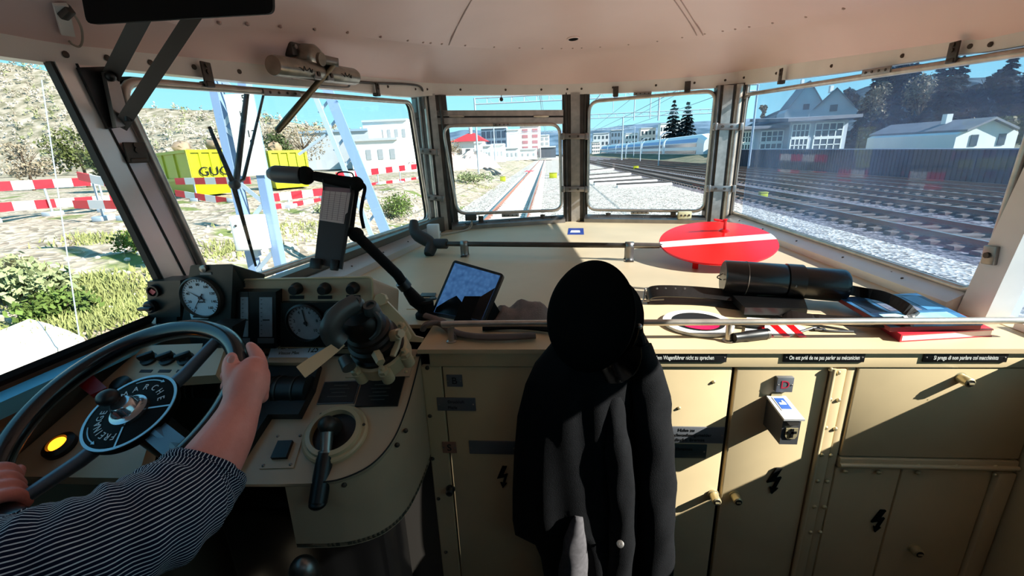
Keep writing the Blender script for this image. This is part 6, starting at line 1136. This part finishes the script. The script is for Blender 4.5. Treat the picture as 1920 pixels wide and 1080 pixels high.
t = thing('leather_belt', on_z(1290, 560, ZD), 'wide black leather belt with a steel buckle left of the flag case', 'belt'); b = ribbon([on_z(1214, 560, ZD+0.012), on_z(1222, 548, ZD+0.040), on_z(1260, 546, ZD+0.045), on_z(1330, 550, ZD+0.036), on_z(1420, 560, ZD+0.026)], 0.045, 0.004, (0, 0.85, 0.6)); b.build('strap', M_LEA, t, smooth=False); b = ribbon([on_z(1212, 562, ZD+0.010), on_z(1250, 563, ZD+0.008), on_z(1330, 566, ZD+0.008), on_z(1440, 580, ZD+0.010)], 0.045, 0.004, (0, 0.9, 0.3)); b.build('strap', M_LEA, t, smooth=False)
for px in (1232, 1248, 1266, 1284): p = on_z(px, 541, ZD+0.052); b = MB(); b.lathe(frz(p, CAM-p), [(0.0035, 0), (0, 0.001)], 10); b.build('eyelet', M_STEEL, t)
b = MB(); q = [on_z(1206, 565, ZD+0.012), on_z(1210, 540, ZD+0.045), on_z(1220, 538, ZD+0.046), on_z(1245, 561, ZD+0.020)]; b.tube(rquad([q[0], q[1], q[1]+V((0.016, 0, 0)), q[0]+V((0.02, 0, 0))], 0.006, 3), 0.0025, 8, closed=True); b.tube([q[0]+V((0.01, 0, 0.005)), q[3]], 0.0025, 8); b.build('buckle', M_STEEL, t)
# departure paddle, torch and striped flag beneath the belt
pc = on_z(1308, 605, ZD+0.006); rp_ = 62*(pc-CAM).dot(CF)/FPX; t = thing('dispatch_paddle', pc, 'round dispatch paddle with a white rim and dark and magenta face by the rail', 'paddle'); F = T(pc); b = MB(); b.lathe(F, [(rp_, -0.004), (rp_, 0.004), (rp_*0.76, 0.004), (rp_*0.76, 0.003), (0, 0.003)], 44); b.build('disc', M_WHITE, t); b = MB(); b.lathe(F @ T((0, 0, 0.0032)), [(rp_*0.75, 0), (rp_*0.75, 0.001), (0, 0.001)], 40); b.build('dark_face', M_BLACK, t); b = MB(); poly = [(rp_*0.6*math.cos(a), rp_*0.62*math.sin(a)-0.004) for a in [PI+PI*k/14 for k in range(15)]]; b.prism(F, poly, 0.001, 0.0044); b.build('magenta_half', mat('magenta', (0.85, 0.05, 0.30), 0.3), t, smooth=False)
b = MB(); b.tube([pc+V((rp_*0.9, -0.02, 0.008)), pc+V((rp_*1.7, -0.045, 0.012))], 0.010, 10); b.build('grip', M_BLACK, t)
t = thing('hand_torch', on_z(1405, 630, ZD), 'small black torch lying behind the guard rail post', 'torch'); b = MB(); p = on_z(1376, 633, ZD+0.014); q = on_z(1434, 626, ZD+0.014); b.tube([p, p.lerp(q, 0.35), p.lerp(q, 0.45), q], [0.012, 0.012, 0.014, 0.014], 14); b.build('barrel', M_BLACK, t); b = MB(); b.tube([q, q+(q-p).normalized()*0.008], [0.0145, 0.0145], 14); b.build('lens_ring', M_DSTEEL, t)
t = thing('striped_board', on_z(1460, 618, ZD), 'red and white striped board lying under the shoulder strap', 'board'); q = [on_z(1395, 632, ZD), on_z(1480, 633, ZD), on_z(1510, 618, ZD), on_z(1480, 603, ZD), on_z(1400, 598, ZD)]; b = MB(); b.prism3(q, V((0, 0, 0.005))); b.build('board', M_WHITE, t, smooth=False)
for k in range(3): x = 1408+k*30; b = MB(); b.prism3([on_z(x+30, 631, ZD+0.0052), on_z(x+44, 631, ZD+0.0052), on_z(x+14, 604, ZD+0.0052), on_z(x, 604, ZD+0.0052)], V((0, 0, 0.0006))); b.build('red_stripe', M_RED, t, smooth=False)
t = thing('key_ring', on_z(1525, 620, ZD), 'small bunch of keys on a cord right of the striped board', 'keys'); b = MB(); b.tube(bez([on_z(1500, 622, ZD+0.004), on_z(1530, 614, ZD+0.006), on_z(1545, 620, ZD+0.004), on_z(1600, 622, ZD+0.003)], 5), 0.0035, 6); b.build('cord', M_BLACK, t); b = MB()
b.box(T(on_z(1537, 617, ZD+0.006)), 0.03, 0.012, 0.003, 0.001); b.build('key', M_STEEL, t)
# books
M_CIV = mat('cover_blue', (0.24, 0.45, 0.62), 0.35, rgb2=(0.10, 0.16, 0.26), vscale=14); M_PAG = mat('pages', (0.90, 0.80, 0.78), 0.8)
q = [on_z(1690, 641, ZD), on_z(1857, 631, ZD), on_z(1790, 598, ZD), on_z(1640, 606, ZD)]; t = thing('red_book', sum(q, V())/4, 'thick red-covered book lying nearest the guard rail at the right', 'book'); b = MB(); b.prism3([k+V((0, 0, 0.003)) for k in q], V((0, 0, 0.014))); b.build('pages', M_PAG, t, smooth=False); cq = sum(q, V())/4; b = MB(); b.prism3([cq+(k-cq)*1.02 for k in q], V((0, 0, 0.003))); b.prism3([cq+(k-cq)*1.02+V((0, 0, 0.017)) for k in q], V((0, 0, 0.003))); b.prism3([cq+(q[0]-cq)*1.02, cq+(q[3]-cq)*1.02, cq+(q[3]-cq)*1.02+V((0, 0, 0.02)), cq+(q[0]-cq)*1.02+V((0, 0, 0.02))], V((-0.003, 0, 0))); b.build('cover', mat('book_red', (0.72, 0.16, 0.22), 0.4), t, smooth=False)
zb = ZD+0.021
q = [on_z(1668, 622, zb), on_z(1838, 618, zb), on_z(1716, 558, zb), on_z(1572, 566, zb)]; cq = sum(q, V())/4; t = thing('illustrated_book', cq, 'large book with a blue picture cover lying on the red book', 'book'); b = MB(); b.prism3(q, V((0, 0, 0.012))); b.build('pages', mat('pages_red', (0.55, 0.22, 0.22), 0.7), t, smooth=False); b = MB(); b.prism3([cq+(k-cq)*1.015+V((0, 0, 0.012)) for k in q], V((0, 0, 0.002))); cv = b.build('cover', M_CIV, t, smooth=False)
def bk(u, v): return q[0].lerp(q[1], u).lerp(q[3].lerp(q[2], u), v)+V((0, 0, 0.0143))
for (u0, v0, u1, v1, m) in ((0.30, 0.45, 0.68, 0.82, mat('pic_pale', (0.62, 0.62, 0.66), 0.4, rgb2=(0.24, 0.22, 0.30), vscale=30)), (0.10, 0.10, 0.90, 0.36, mat('pic_sky', (0.52, 0.76, 0.86), 0.4, rgb2=(0.72, 0.80, 0.84), vscale=20)), (0.74, 0.45, 0.94, 0.90, mat('pic_blue', (0.36, 0.62, 0.80), 0.4)), (0.06, 0.86, 0.60, 0.96, mat('pic_title', (0.16, 0.36, 0.56), 0.4)), (0.05, 0.42, 0.24, 0.82, mat('pic_dark', (0.07, 0.10, 0.16), 0.4))):
    b = MB(); b.prism3([bk(u0, v0), bk(u1, v0), bk(u1, v1), bk(u0, v1)], V((0, 0, 0.0005))); b.build('cover_picture', m, cv, smooth=False)
# wires at the left mullion foot
b = MB()
for o in (0, 0.012): b.tube(bez([CLp(885, 408)-NCL*0.03, Dz(878, 428, 0.012)+V((o, 0, 0)), Dz(850, 436, 0.008), Dz(815, 440, 0.008+o)], 6), 0.004, 6)
b.build('cable_pair', mat('cable_pale', (0.66, 0.60, 0.52), 0.5), None, label='pair of pale cables running along the desk to the left mullion', cat='cable')
t = thing('terminal_box', CLp(882, 408)-NCL*0.03, 'small metal terminal box under the centre left pane', 'terminal box'); b = MB(); F = fr(CLp(882, 406)-NCL*0.035, X, Z); b.box(F, 0.075, 0.045, 0.03, 0.004); b.build('box', M_DSTEEL, t)
t = thing('terminal_box', CRp(1280, 402)-NCR*0.03, 'cream terminal block under the right end of the centre right pane', 'terminal box'); b = MB(); F = fr(CRp(1283, 402)-NCR*0.035, X, Z); b.box(F, 0.085, 0.05, 0.03, 0.004); b.mat(1)
for k in (-0.025, 0, 0.025): b.cyl(F @ V((k, 0, 0.01)), F @ V((k, 0, 0.018)), 0.007, n=10)
b.build('block', [mat('block_cream', (0.78, 0.74, 0.58), 0.5), M_SCREW], t)
t = thing('plug_socket', U(787, 420, 2.2), 'pale socket with a white label beside the dark staff handle', 'socket'); p = Lp(789, 428)-NL*0.08; b = MB(); b.box(fr(p, -NL, Z), 0.035, 0.11, 0.11, 0.006) if False else b.box(fr(p+V((0, 0, -0.02)), X, Z), 0.07, 0.09, 0.04, 0.006); b.build('body', M_WHITE, t)
# ================================================================== coat and cap
M_COAT = mat('charcoal_wool', (0.06, 0.062, 0.072), 0.9, spec=0.15, var=0.25, vscale=60, bump=0.25, bscale=500)
t = thing('coat', on_y(1110, 1080, 0.95), 'dark wool uniform coat hanging in front of the cabinets under the cap', 'coat')
crow = [(596, 1090, 1192), (640, 1036, 1216), (680, 1003, 1234), (720, 985, 1245), (780, 970, 1256), (850, 964, 1262), (920, 961, 1265), (975, 961, 1263), (1003, 966, 1262), (1022, 1004, 1261), (1045, 1014, 1259), (1090, 1022, 1257), (1150, 1028, 1256), (1230, 1036, 1250)]
def coatrow(py, xl, xr, n=40):
    fr_ = []; bk_ = []; dep = min(1.0, 0.35+(py-596)/160)
    for j in range(n+1):
        u = j/n; e = math.sin(PI*u)**0.45; fold = (0.007*math.sin(u*15+py*0.006)+0.003*math.sin(u*31-py*0.011)+0.010*math.sin(u*8+1.2+py*0.004))*dep
        px = xl+(xr-xl)*u; fr_.append(on_y(px, py, 1.0-(0.085*dep*e+0.015)-fold*e)); bk_.append(on_y(px, py, 1.012-0.008*e) if 0 < j < n else None)
    return fr_+[p for p in bk_[::-1] if p is not None]
rows = []
for (a, c) in zip(crow[:-1], crow[1:]):
    for k in range(3): s = k/3; rows.append(coatrow(*[a[i]+(c[i]-a[i])*s for i in range(3)]))
rows.append(coatrow(*crow[-1])); b = MB(); b.loft(rows, closed_u=True); n = len(rows[0]); b.f.append(list(range(n))); b.m.append(0); b.f.append([len(b.v)-1-i for i in range(n)]); b.m.append(0); b.build('body', M_COAT, t, ang=1.4)
def cloth_tube(pts, rs, n=28, fold=0.08, seed=0, cap=True, dup=False, fr_amp=1.0):
    p = bez(pts, 8); N = len(p); r = []
    for i in range(N):
        x = i/(N-1)*(len(rs)-1); k = min(int(x), len(rs)-2); r.append(rs[k]+(rs[k+1]-rs[k])*(x-k))
    rows = []; X0 = None
    for i in range(N):
        d = (p[min(i+1, N-1)]-p[max(i-1, 0)]).normalized()
        if X0 is None: X0 = d.cross(V((0, 0.2, 1))).normalized()
        X0 = (X0-d*X0.dot(d)).normalized(); Y0 = d.cross(X0); row = []
        for j in range(n+(1 if dup else 0)):
            a = 2*PI*j/n; f = 1+fold*(math.sin(3*a+i*0.55+seed)*0.5+math.sin(i*1.15+math.cos(a+seed)*2.2)*0.6+0.3*math.sin(5*a-i*0.9)); row.append(p[i]+(X0*math.cos(a)+Y0*math.sin(a))*r[i]*f)
        rows.append(row)
    b = MB(); b.loft(rows, closed_u=not dup)
    if cap: m = len(rows[0]); b.f += [list(range(m))[::-1], [(N-1)*m+j for j in range(m)]]; b.m += [0, 0]
    return b, N, len(rows[0])
b, _, _ = cloth_tube([on_y(1196, 650, 0.955), on_y(1216, 720, 0.93), on_y(1224, 820, 0.92), on_y(1228, 930, 0.915), on_y(1228, 1030, 0.92), on_y(1226, 1160, 0.925)], [0.030, 0.042, 0.048, 0.050, 0.047, 0.050], fold=0.06, seed=1.0); b.build('sleeve', M_COAT, t, ang=1.4)
b, _, _ = cloth_tube([on_y(1150, 740, 0.915), on_y(1158, 840, 0.90), on_y(1168, 960, 0.905), on_y(1160, 1080, 0.91), on_y(1155, 1170, 0.915)], [0.020, 0.032, 0.036, 0.034, 0.034], fold=0.07, seed=2.6); b.build('front_flap', M_COAT, t, ang=1.4)
b, _, _ = cloth_tube([on_y(1085, 965, 0.90), on_y(1078, 1020, 0.895), on_y(1075, 1100, 0.90), on_y(1072, 1190, 0.90)], [0.012, 0.030, 0.042, 0.045], fold=0.06, seed=0.4); b.build('lining', mat('grey_lining', (0.33, 0.32, 0.33), 0.9, var=0.25, vscale=80, spec=0.1), t, ang=1.4)
b = MB(); b.tube(bez([on_y(1060, 615, 0.97), on_y(1100, 600, 0.955), on_y(1160, 600, 0.955), on_y(1195, 625, 0.965), on_y(1200, 680, 0.955)], 6), [0.02]*8+[0.026]*10+[0.02]*7, 12, flat=0.7); b.build('collar', M_COAT, t)
b = MB(); c = on_y(1163, 1020, 0.866); b.lathe(frz(c, CAM-c), [(0.009, 0), (0.009, 0.002), (0.004, 0.004), (0, 0.003)], 16); b.build('button', M_STEEL, t)
nC = (CR*-0.76+CU*0.15-CF*0.63).normalized(); cC = U(1093, 590, 0.925); down = (CU*-1.0+CR*-0.15); FCp = frz(cC, nC, down); M_CAP = mat('cap_felt', (0.028, 0.028, 0.030), 0.95, spec=0.05); M_GLO = mat('patent_leather', (0.02, 0.02, 0.022), 0.12, coat=0.6)
t = thing('peaked_cap', cC-nC*0.06, 'black peaked cap hanging on the coat with its round crown facing out', 'cap'); b = MB(); b.lathe(FCp, [(0, 0.004), (0.06, 0.003), (0.100, 0.0), (0.113, -0.005), (0.1185, -0.013), (0.116, -0.022), (0.108, -0.034), (0.094, -0.050), (0.090, -0.052)], 56, caps=False); b.build('crown', M_CAP, t)
b = MB(); b.tube([FCp @ V((0.1180*math.cos(a), 0.1180*math.sin(a), -0.0145)) for a in [2*PI*k/64 for k in range(64)]], 0.0022, 6, closed=True); b.build('piping', M_CAP, t); b = MB(); b.lathe(FCp, [(0.090, -0.050), (0.092, -0.086), (0.088, -0.088), (0.086, -0.050)], 44, caps=False); b.build('band', M_CAP, t)
rows = []
for k in range(19):
    a = math.radians(-62+124*k/18); w = math.cos(a*1.35)**0.7 if abs(a*1.35) < PI/2 else 0.0; o = 0.052*max(0.05, w); rows.append([FCp @ V((0.091*math.cos(a), 0.091*math.sin(a), -0.078)), FCp @ V(((0.091+o*0.5)*math.cos(a), (0.091+o*0.5)*math.sin(a), -0.084-o*0.15)), FCp @ V(((0.091+o)*math.cos(a), (0.091+o)*math.sin(a), -0.088-o*0.45)), FCp @ V(((0.091+o)*math.cos(a), (0.091+o)*math.sin(a), -0.091-o*0.45)), FCp @ V(((0.091+o*0.5)*math.cos(a), (0.091+o*0.5)*math.sin(a), -0.087-o*0.15)), FCp @ V((0.091*math.cos(a), 0.091*math.sin(a), -0.081))])
b = MB(); b.loft(rows, closed_u=True); b.build('visor', M_GLO, t)
b = MB(); b.tube([FCp @ V((0.096*math.cos(a), 0.096*math.sin(a), -0.062-0.012*math.cos(a))) for a in [math.radians(-80+170*k/30) for k in range(31)]], 0.0035, 8, flat=1.6); b.build('chin_strap', M_GLO, t)
for a in (-80, 88): a = math.radians(a); p = FCp @ V((0.097*math.cos(a), 0.097*math.sin(a), -0.064)); b = MB(); b.ball(T(p), 0.0065, 0.0065, 0.0065, 12, 8); b.build('side_button', M_STEEL, t)
b = MB(); b.tube([FCp @ V((0.103*math.cos(a), 0.103*math.sin(a), -0.040)) for a in [math.radians(-40+110*k/20) for k in range(21)]], 0.0012, 6); b.build('silver_piping', M_STEEL, t)

# ================================================================== steering wheel
WN = V((-0.0474, -0.4387, 0.8974)).normalized(); WA = (V((1, 0, 0))-WN*WN.x).normalized(); WB = WN.cross(WA)
WH = U(238.6, 766.2, 0.74); RW = 0.180; FW = Matrix(((WA.x, WB.x, WN.x, WH.x), (WA.y, WB.y, WN.y, WH.y), (WA.z, WB.z, WN.z, WH.z), (0, 0, 0, 1)))
def wp(deg, r, z=0.0): a = math.radians(deg); return FW @ V((r*math.cos(a), r*math.sin(a), z))
M_RIM = mat('rim_bakelite', (0.045, 0.055, 0.065), 0.22, coat=0.4); M_SPK = mat('spoke_grey', (0.36, 0.42, 0.47), 0.4, 0.5, var=0.2, vscale=12)
t = thing('steering_wheel', WH, 'large black-rimmed control wheel with a lettered round hub plate, held by the driver', 'steering wheel')
b = MB(); b.tube([wp(360*k/72, RW, 0.0) for k in range(72)], 0.0175, 16, closed=True); b.build('rim', M_RIM, t)
for a in (63, -113): b = MB(); b.tube([wp(a, 0.03, -0.022), wp(a, 0.09, -0.018), wp(a, RW, 0.0)], [0.013, 0.0115, 0.0095], 12); b.build('spoke', M_SPK, t)
b = MB(); p0, p1 = wp(-27, 0.075, -0.022), wp(-27, 0.155, -0.012); strip(b, p0, p1, 0.034, 0.008, WN); b.tube([wp(-27, 0.03, -0.022), wp(-27, 0.12, -0.020), wp(-27, RW, 0.0)], [0.012, 0.010, 0.008], 10); b.build('spoke', M_SPK, t, smooth=False)
b = MB(); FH = FW @ T((0, 0, -0.010)); b.lathe(FH, [(0.03, -0.05), (0.03, -0.015), (0.071, -0.012), (0.074, -0.006), (0.074, 0.0), (0.070, 0.003), (0, 0.003)], 56); hp = b.build('hub_plate', M_MATTE, t)
M_ALW = mat('hub_marking', (0.60, 0.78, 0.86), 0.35, 0.2); b = MB(); b.ring(FH @ T((0, 0, 0.0025)), 0.0690, 0.0735, 0.0015, 56)
for a in (8, -71): strip(b, wp(a, 0.032, -0.0065), wp(a, 0.070, -0.0065), 0.0028, 0.0006, WN)
b.build('marking_ring', M_ALW, hp, smooth=False); b = MB()
for word, a0, a1 in (('MARCHE', 138, 30), ('FREINAGE', -82, -176)):
    for i, ch in enumerate(word):
        a = a0+(a1-a0)*i/(len(word)-1); b.text(FH @ Matrix.Rotation(math.radians(a-90), 4, 'Z') @ T((0, 0.0475, 0.0036)), ch, 0.0165, 0.0003, xs=0.9)
    b.build('lettering', mat('hub_letter', (0.80, 0.84, 0.86), 0.5), hp, smooth=False); b = MB()
for a0, a1 in ((118, 72), (-150, -112)):
    pts = [wp(a0+(a1-a0)*k/8, 0.0625, -0.0064) for k in range(9)]; b.tube(pts, 0.0011, 6); d = (pts[-1]-pts[-2]).normalized(); s = WN.cross(d).normalized()*0.003; b.prism3([pts[-1]+s, pts[-1]-s, pts[-1]+d*0.007], WN*0.0008); b.build('arrow', M_ALW, hp, smooth=False); b = MB()
b = MB(); b.lathe(FH, [(0.030, 0.003), (0.029, 0.008), (0.022, 0.010), (0.019, 0.014), (0.018, 0.024), (0.014, 0.028), (0, 0.028)], 32); b.build('hub_nut', mat('hub_chrome', (0.70, 0.72, 0.74), 0.15, 0.95), t)
b = MB(); k0 = wp(170, 0.010, 0.010); k1 = wp(165, 0.020, 0.026); b.tube([k0, k1], [0.008, 0.010], 12); b.ball(Matrix.Translation(k1), 0.0165, 0.0165, 0.014, 20, 12); b.build('knob', M_BLACK, t)
b = MB(); b.tube([WH-WN*0.055, WH-WN*0.16], [0.030, 0.030], 20); b.build('column', M_BLACK, t)

# ================================================================== the driver
PB = V((-0.70, -0.12, 0.0)); M_SKIN = mat('skin', (0.94, 0.63, 0.58), 0.5, var=0.10, vscale=14, rgb2=(0.88, 0.55, 0.50), bump=0.08, bscale=220, spec=0.35)
t = thing('person', PB, 'driver in a pinstriped shirt with rolled sleeve, bare forearm, hands on the wheel rim', 'person')
b = MB()
def limb(pts, n=20, flat=1.0): b.tube([U(p[0], p[1], p[2]) if len(p) == 4 else V(p[:3]) for p in pts], [p[-1] for p in pts], n, flat=flat); [b.ball(T(U(p[0], p[1], p[2]) if len(p) == 4 else V(p[:3])), p[-1]*0.98, p[-1]*0.98, p[-1]*0.98, 14, 10) for p in (pts[0], pts[-1])]
def limbw(pts, n=18):
    q = bez([V(p[:3]) for p in pts], 5); N = len(q); r = []
    for i in range(N): x = i/(N-1)*(len(pts)-1); k = min(int(x), len(pts)-2); r.append(pts[k][3]+(pts[k+1][3]-pts[k][3])*(x-k))
    b.tube(q, r, n); b.ball(T(q[0]), r[0]*0.99, r[0]*0.99, r[0]*0.99, 14, 10); b.ball(T(q[-1]), r[-1]*0.99, r[-1]*0.99, r[-1]*0.99, 14, 10)
KA = 1.128
def UA(px, py, d): return U(px, py, d*KA)
def W3(l): return [tuple(UA(p[0], p[1], p[2]))+(p[3]*KA,) for p in l]
elb = UA(330, 945, 0.53)
# right arm and hand
limbw(W3([(330, 945, 0.53, 0.040), (368, 905, 0.565, 0.0405), (404, 855, 0.59, 0.0375), (430, 812, 0.613, 0.0330), (447, 775, 0.632, 0.0275), (455, 752, 0.642, 0.0260)]))
limbw(W3([(455, 752, 0.642, 0.0258), (461, 730, 0.652, 0.0272), (468, 708, 0.662, 0.0265), (475, 692, 0.672, 0.0205)])); limbw(W3([(452, 748, 0.645, 0.023), (448, 728, 0.655, 0.0215), (446, 712, 0.665, 0.018)])); limbw(W3([(466, 745, 0.650, 0.020), (478, 722, 0.664, 0.0205), (484, 704, 0.676, 0.0175)]))
limbw(W3([(447, 722, 0.652, 0.0185), (438, 706, 0.654, 0.0150), (433, 690, 0.660, 0.0125), (433, 677, 0.668, 0.0108), (434, 670, 0.672, 0.0085)]))
limbw(W3([(480, 704, 0.676, 0.0160), (486, 688, 0.690, 0.0130), (482, 668, 0.702, 0.0110), (473, 653, 0.708, 0.0088), (469, 648, 0.710, 0.0070)]))
for (y0, y1, y2, y3, r) in ((714, 718, 714, 704, 0.0112), (728, 733, 731, 724, 0.0110), (742, 747, 746, 741, 0.0098)): limbw(W3([(482, y0, 0.670, r*1.25), (490, y0+2, 0.690, r*1.08), (478, y1, 0.716, r), (450, y2, 0.724, r), (428, y3, 0.706, r*0.92), (424, y3+1, 0.698, r*0.78)]))
# torso, neck, head, left arm under the clothes
SR = V((-0.54, -0.02, 1.20)); SLf = V((-0.87, -0.03, 1.19)); limbw([(PB.x, -0.10, 0.80, 0.13), (PB.x, -0.08, 0.98, 0.125), (PB.x, -0.06, 1.12, 0.125), (PB.x, -0.06, 1.22, 0.07), (PB.x, -0.05, 1.29, 0.052), (PB.x, -0.03, 1.36, 0.050)]); limbw([tuple(SR)+(0.055,), (PB.x, -0.05, 1.17, 0.09), tuple(SLf)+(0.055,)])
b.ball(T((PB.x, -0.015, 1.44)), 0.076, 0.096, 0.112, 22, 16); b.ball(T((PB.x, 0.045, 1.385)), 0.050, 0.045, 0.045, 16, 10); b.ball(T((PB.x, 0.088, 1.435)), 0.013, 0.020, 0.022, 10, 8); b.ball(T((PB.x, 0.082, 1.392)), 0.024, 0.010, 0.010, 10, 8)
for s in (-1, 1): b.ball(T((PB.x+s*0.076, -0.01, 1.435)), 0.010, 0.020, 0.030, 10, 8)
q = UA(-60, 1110, 0.42); limbw([tuple(SR)+(0.052,), tuple(SR.lerp(q, 0.5))+(0.050,), tuple(q)+(0.048,), tuple(UA(180, 1020, 0.47))+(0.045,), tuple(elb)+(0.041,)])
lh = wp(-125, RW, 0.0); el = V((-0.95, 0.20, 1.00)); ind = (wp(-125, RW*0.8)-lh).normalized(); limbw([tuple(SLf)+(0.052,), tuple(SLf.lerp(el, 0.5))+(0.047,), tuple(el)+(0.042,), tuple(el.lerp(lh, 0.6)-WN*0.01)+(0.034,), tuple(lh-WN*0.030-ind*0.045)+(0.027,)]); limbw([tuple(lh-WN*0.030-ind*0.045)+(0.027,), tuple(lh-WN*0.020-ind*0.030)+(0.030,), tuple(lh+WN*0.020-ind*0.028)+(0.022,)])
tg = wp(-115, RW)-wp(-135, RW); tg.normalize()
for k in range(4):
    o = lh+tg*(0.036-0.022*k); limbw([tuple(o+WN*0.024-ind*0.022)+(0.0115,), tuple(o+WN*0.030+ind*0.004)+(0.0105,), tuple(o+WN*0.014+ind*0.026)+(0.010,), tuple(o-WN*0.010+ind*0.024)+(0.009,)])
limbw([tuple(lh-ind*0.03-tg*0.03)+(0.015,), tuple(lh-WN*0.024+ind*0.004-tg*0.046)+(0.012,), tuple(lh-WN*0.012+ind*0.026-tg*0.044)+(0.010,)])
body = b.build('body', M_SKIN, t, fix=True); m = body.modifiers.new('merge', 'REMESH'); m.mode = 'VOXEL'; m.voxel_size = 0.0030; m.use_smooth_shade = True; m = body.modifiers.new('soft', 'SMOOTH'); m.iterations = 5; m.factor = 0.5
b = MB(); tn = UA(433, 674, 0.6565); nF = frz(tn, (CAM-tn)*0.8-CR*0.3+CU*0.3, CU); b.ball(nF, 0.0080, 0.0062, 0.0024, 14, 8); b.build('thumbnail', mat('nail', (0.82, 0.56, 0.52), 0.25, coat=0.3), t)
# hair
b = MB(); b.ball(T((PB.x, -0.035, 1.470)), 0.084, 0.096, 0.098, 20, 12); b.build('hair', mat('hair_dark', (0.16, 0.11, 0.08), 0.8), t)
for s in (-1, 1): b = MB(); b.ball(T((PB.x+s*0.030, 0.066, 1.445)), 0.012, 0.012, 0.010, 12, 8); b.build('eye', M_WHITE, t)
# striped shirt
ms = bpy.data.materials.new('pinstripe_shirt'); ms.use_nodes = True; n_ = ms.node_tree; bs = n_.nodes['Principled BSDF']; bs.inputs['Roughness'].default_value = 0.9; bs.inputs['Specular IOR Level'].default_value = 0.1
at = n_.nodes.new('ShaderNodeAttribute'); at.attribute_name = 'stripe'; fm = n_.nodes.new('ShaderNodeMath'); fm.operation = 'FRACT'; gt = n_.nodes.new('ShaderNodeMath'); gt.operation = 'GREATER_THAN'; gt.inputs[1].default_value = 0.74; mx = n_.nodes.new('ShaderNodeMix'); mx.data_type = 'RGBA'; mx.inputs['A'].default_value = (*lin((0.10, 0.115, 0.19)), 1); mx.inputs['B'].default_value = (*lin((0.80, 0.82, 0.86)), 1)
n_.links.new(at.outputs['Fac'], fm.inputs[0]); n_.links.new(fm.outputs[0], gt.inputs[0]); n_.links.new(gt.outputs[0], mx.inputs['Factor']); n_.links.new(mx.outputs['Result'], bs.inputs['Base Color'])
def striped(b, N, n, name, parent, K):
    o = b.build(name, ms, parent, ang=1.4, fix=False); a = o.data.attributes.new('stripe', 'FLOAT', 'POINT')
    for i in range(N):
        for j in range(n): a.data[i*n+j].value = j/(n-1)*K
    return o
sl_pts = [UA(388, 876, 0.585), UA(372, 900, 0.572), UA(345, 930, 0.548), UA(300, 968, 0.510), UA(225, 1008, 0.475), UA(130, 1048, 0.445), UA(30, 1085, 0.425), UA(-70, 1120, 0.41), SR.lerp(q, 0.45), SR]
b, N, n = cloth_tube(sl_pts, [0.0555, 0.059, 0.064, 0.067, 0.066, 0.066, 0.068, 0.070, 0.072, 0.074], 48, 0.055, 0.6, False, True); sv = striped(b, N, n, 'shirt_sleeve', t, 78); so = sv.modifiers.new('thick', 'SOLIDIFY'); so.thickness = 0.002; so.offset = -1
b, N, n = cloth_tube([UA(396, 866, 0.590), UA(390, 875, 0.586), UA(380, 890, 0.578), UA(374, 899, 0.573)], [0.0535, 0.0580, 0.0615, 0.060], 44, 0.02, 0.6, False, True); cf = striped(b, N, n, 'cuff', t, 70); so = cf.modifiers.new('thick', 'SOLIDIFY'); so.thickness = 0.003; so.offset = -1
b, N, n = cloth_tube([V((PB.x, -0.10, 0.78)), V((PB.x, -0.09, 0.95)), V((PB.x, -0.07, 1.10)), V((PB.x, -0.06, 1.21)), V((PB.x, -0.055, 1.28))], [0.15, 0.155, 0.165, 0.12, 0.065], 40, 0.03, 0.2, False, True); striped(b, N, n, 'shirt', t, 150)
b, N, n = cloth_tube([SLf+V((0.06, 0, 0)), SLf, SLf.lerp(el, 0.5), el], [0.08, 0.068, 0.062, 0.058], 36, 0.05, 1.2, False, True); striped(b, N, n, 'shirt_sleeve', t, 78)
M_TRS = mat('dark_trousers', (0.05, 0.055, 0.07), 0.9, spec=0.1)
for s in (-1, 1):
    hx = PB.x+s*0.10; b, _, _ = cloth_tube([V((PB.x+s*0.04, -0.14, 0.74)), V((hx, 0.02, 0.70)), V((hx+s*0.02, 0.24, 0.70)), V((hx+s*0.03, 0.38, 0.68)), V((hx+s*0.03, 0.43, 0.55)), V((hx+s*0.03, 0.44, 0.30)), V((hx+s*0.03, 0.45, 0.09))], [0.115, 0.105, 0.092, 0.082, 0.072, 0.062, 0.065], 24, 0.04, s, True); b.build('trouser_leg', M_TRS, t, ang=1.4)
    b = MB(); b.tube(bez([V((hx+s*0.03, 0.40, 0.045)), V((hx+s*0.03, 0.50, 0.042)), V((hx+s*0.03, 0.62, 0.030))], 5), 0.040, 14); b.build('shoe', M_GLO, t)
# seat
t = thing('driver_chair', (PB.x, -0.15, 0.0), "black driver's seat under the driver at the left", 'chair'); b = MB(); b.box(T((PB.x, -0.10, 0.575)), 0.42, 0.40, 0.08, 0.03); b.build('cushion', M_BLACK, t); b = MB(); b.box(T((PB.x, -0.345, 0.86)), 0.40, 0.06, 0.46, 0.025); b.build('backrest', M_BLACK, t); b = MB(); b.cyl(V((PB.x, -0.12, 0.0)), V((PB.x, -0.12, 0.54)), 0.04, n=16); b.lathe(T((PB.x, -0.12, 0)), [(0.18, 0), (0.18, 0.02), (0.04, 0.04)], 24); b.build('pedestal', M_DSTEEL, t)
# glossy black case under the console
a = on_y(405, 1012, 0.86); c = on_y(716, 1036, 0.86); t = thing('heater_case', (-0.5, 0.9, 0), 'glossy black case on the floor under the console', 'case'); b = MB(); b.box(T(((a.x+c.x)/2+0.01, 0.95, 0.33)), abs(c.x-a.x), 0.16, 0.66, 0.02); b.build('case', mat('gloss_black', (0.015, 0.015, 0.016), 0.25, coat=0.3), t); b = MB(); b.ball(T(U(572, 1078, 0.98)), 0.035, 0.03, 0.05, 16, 10); b.build('glare_ball', M_STEEL, t)  # pale ball added in place of the bright glare on the case
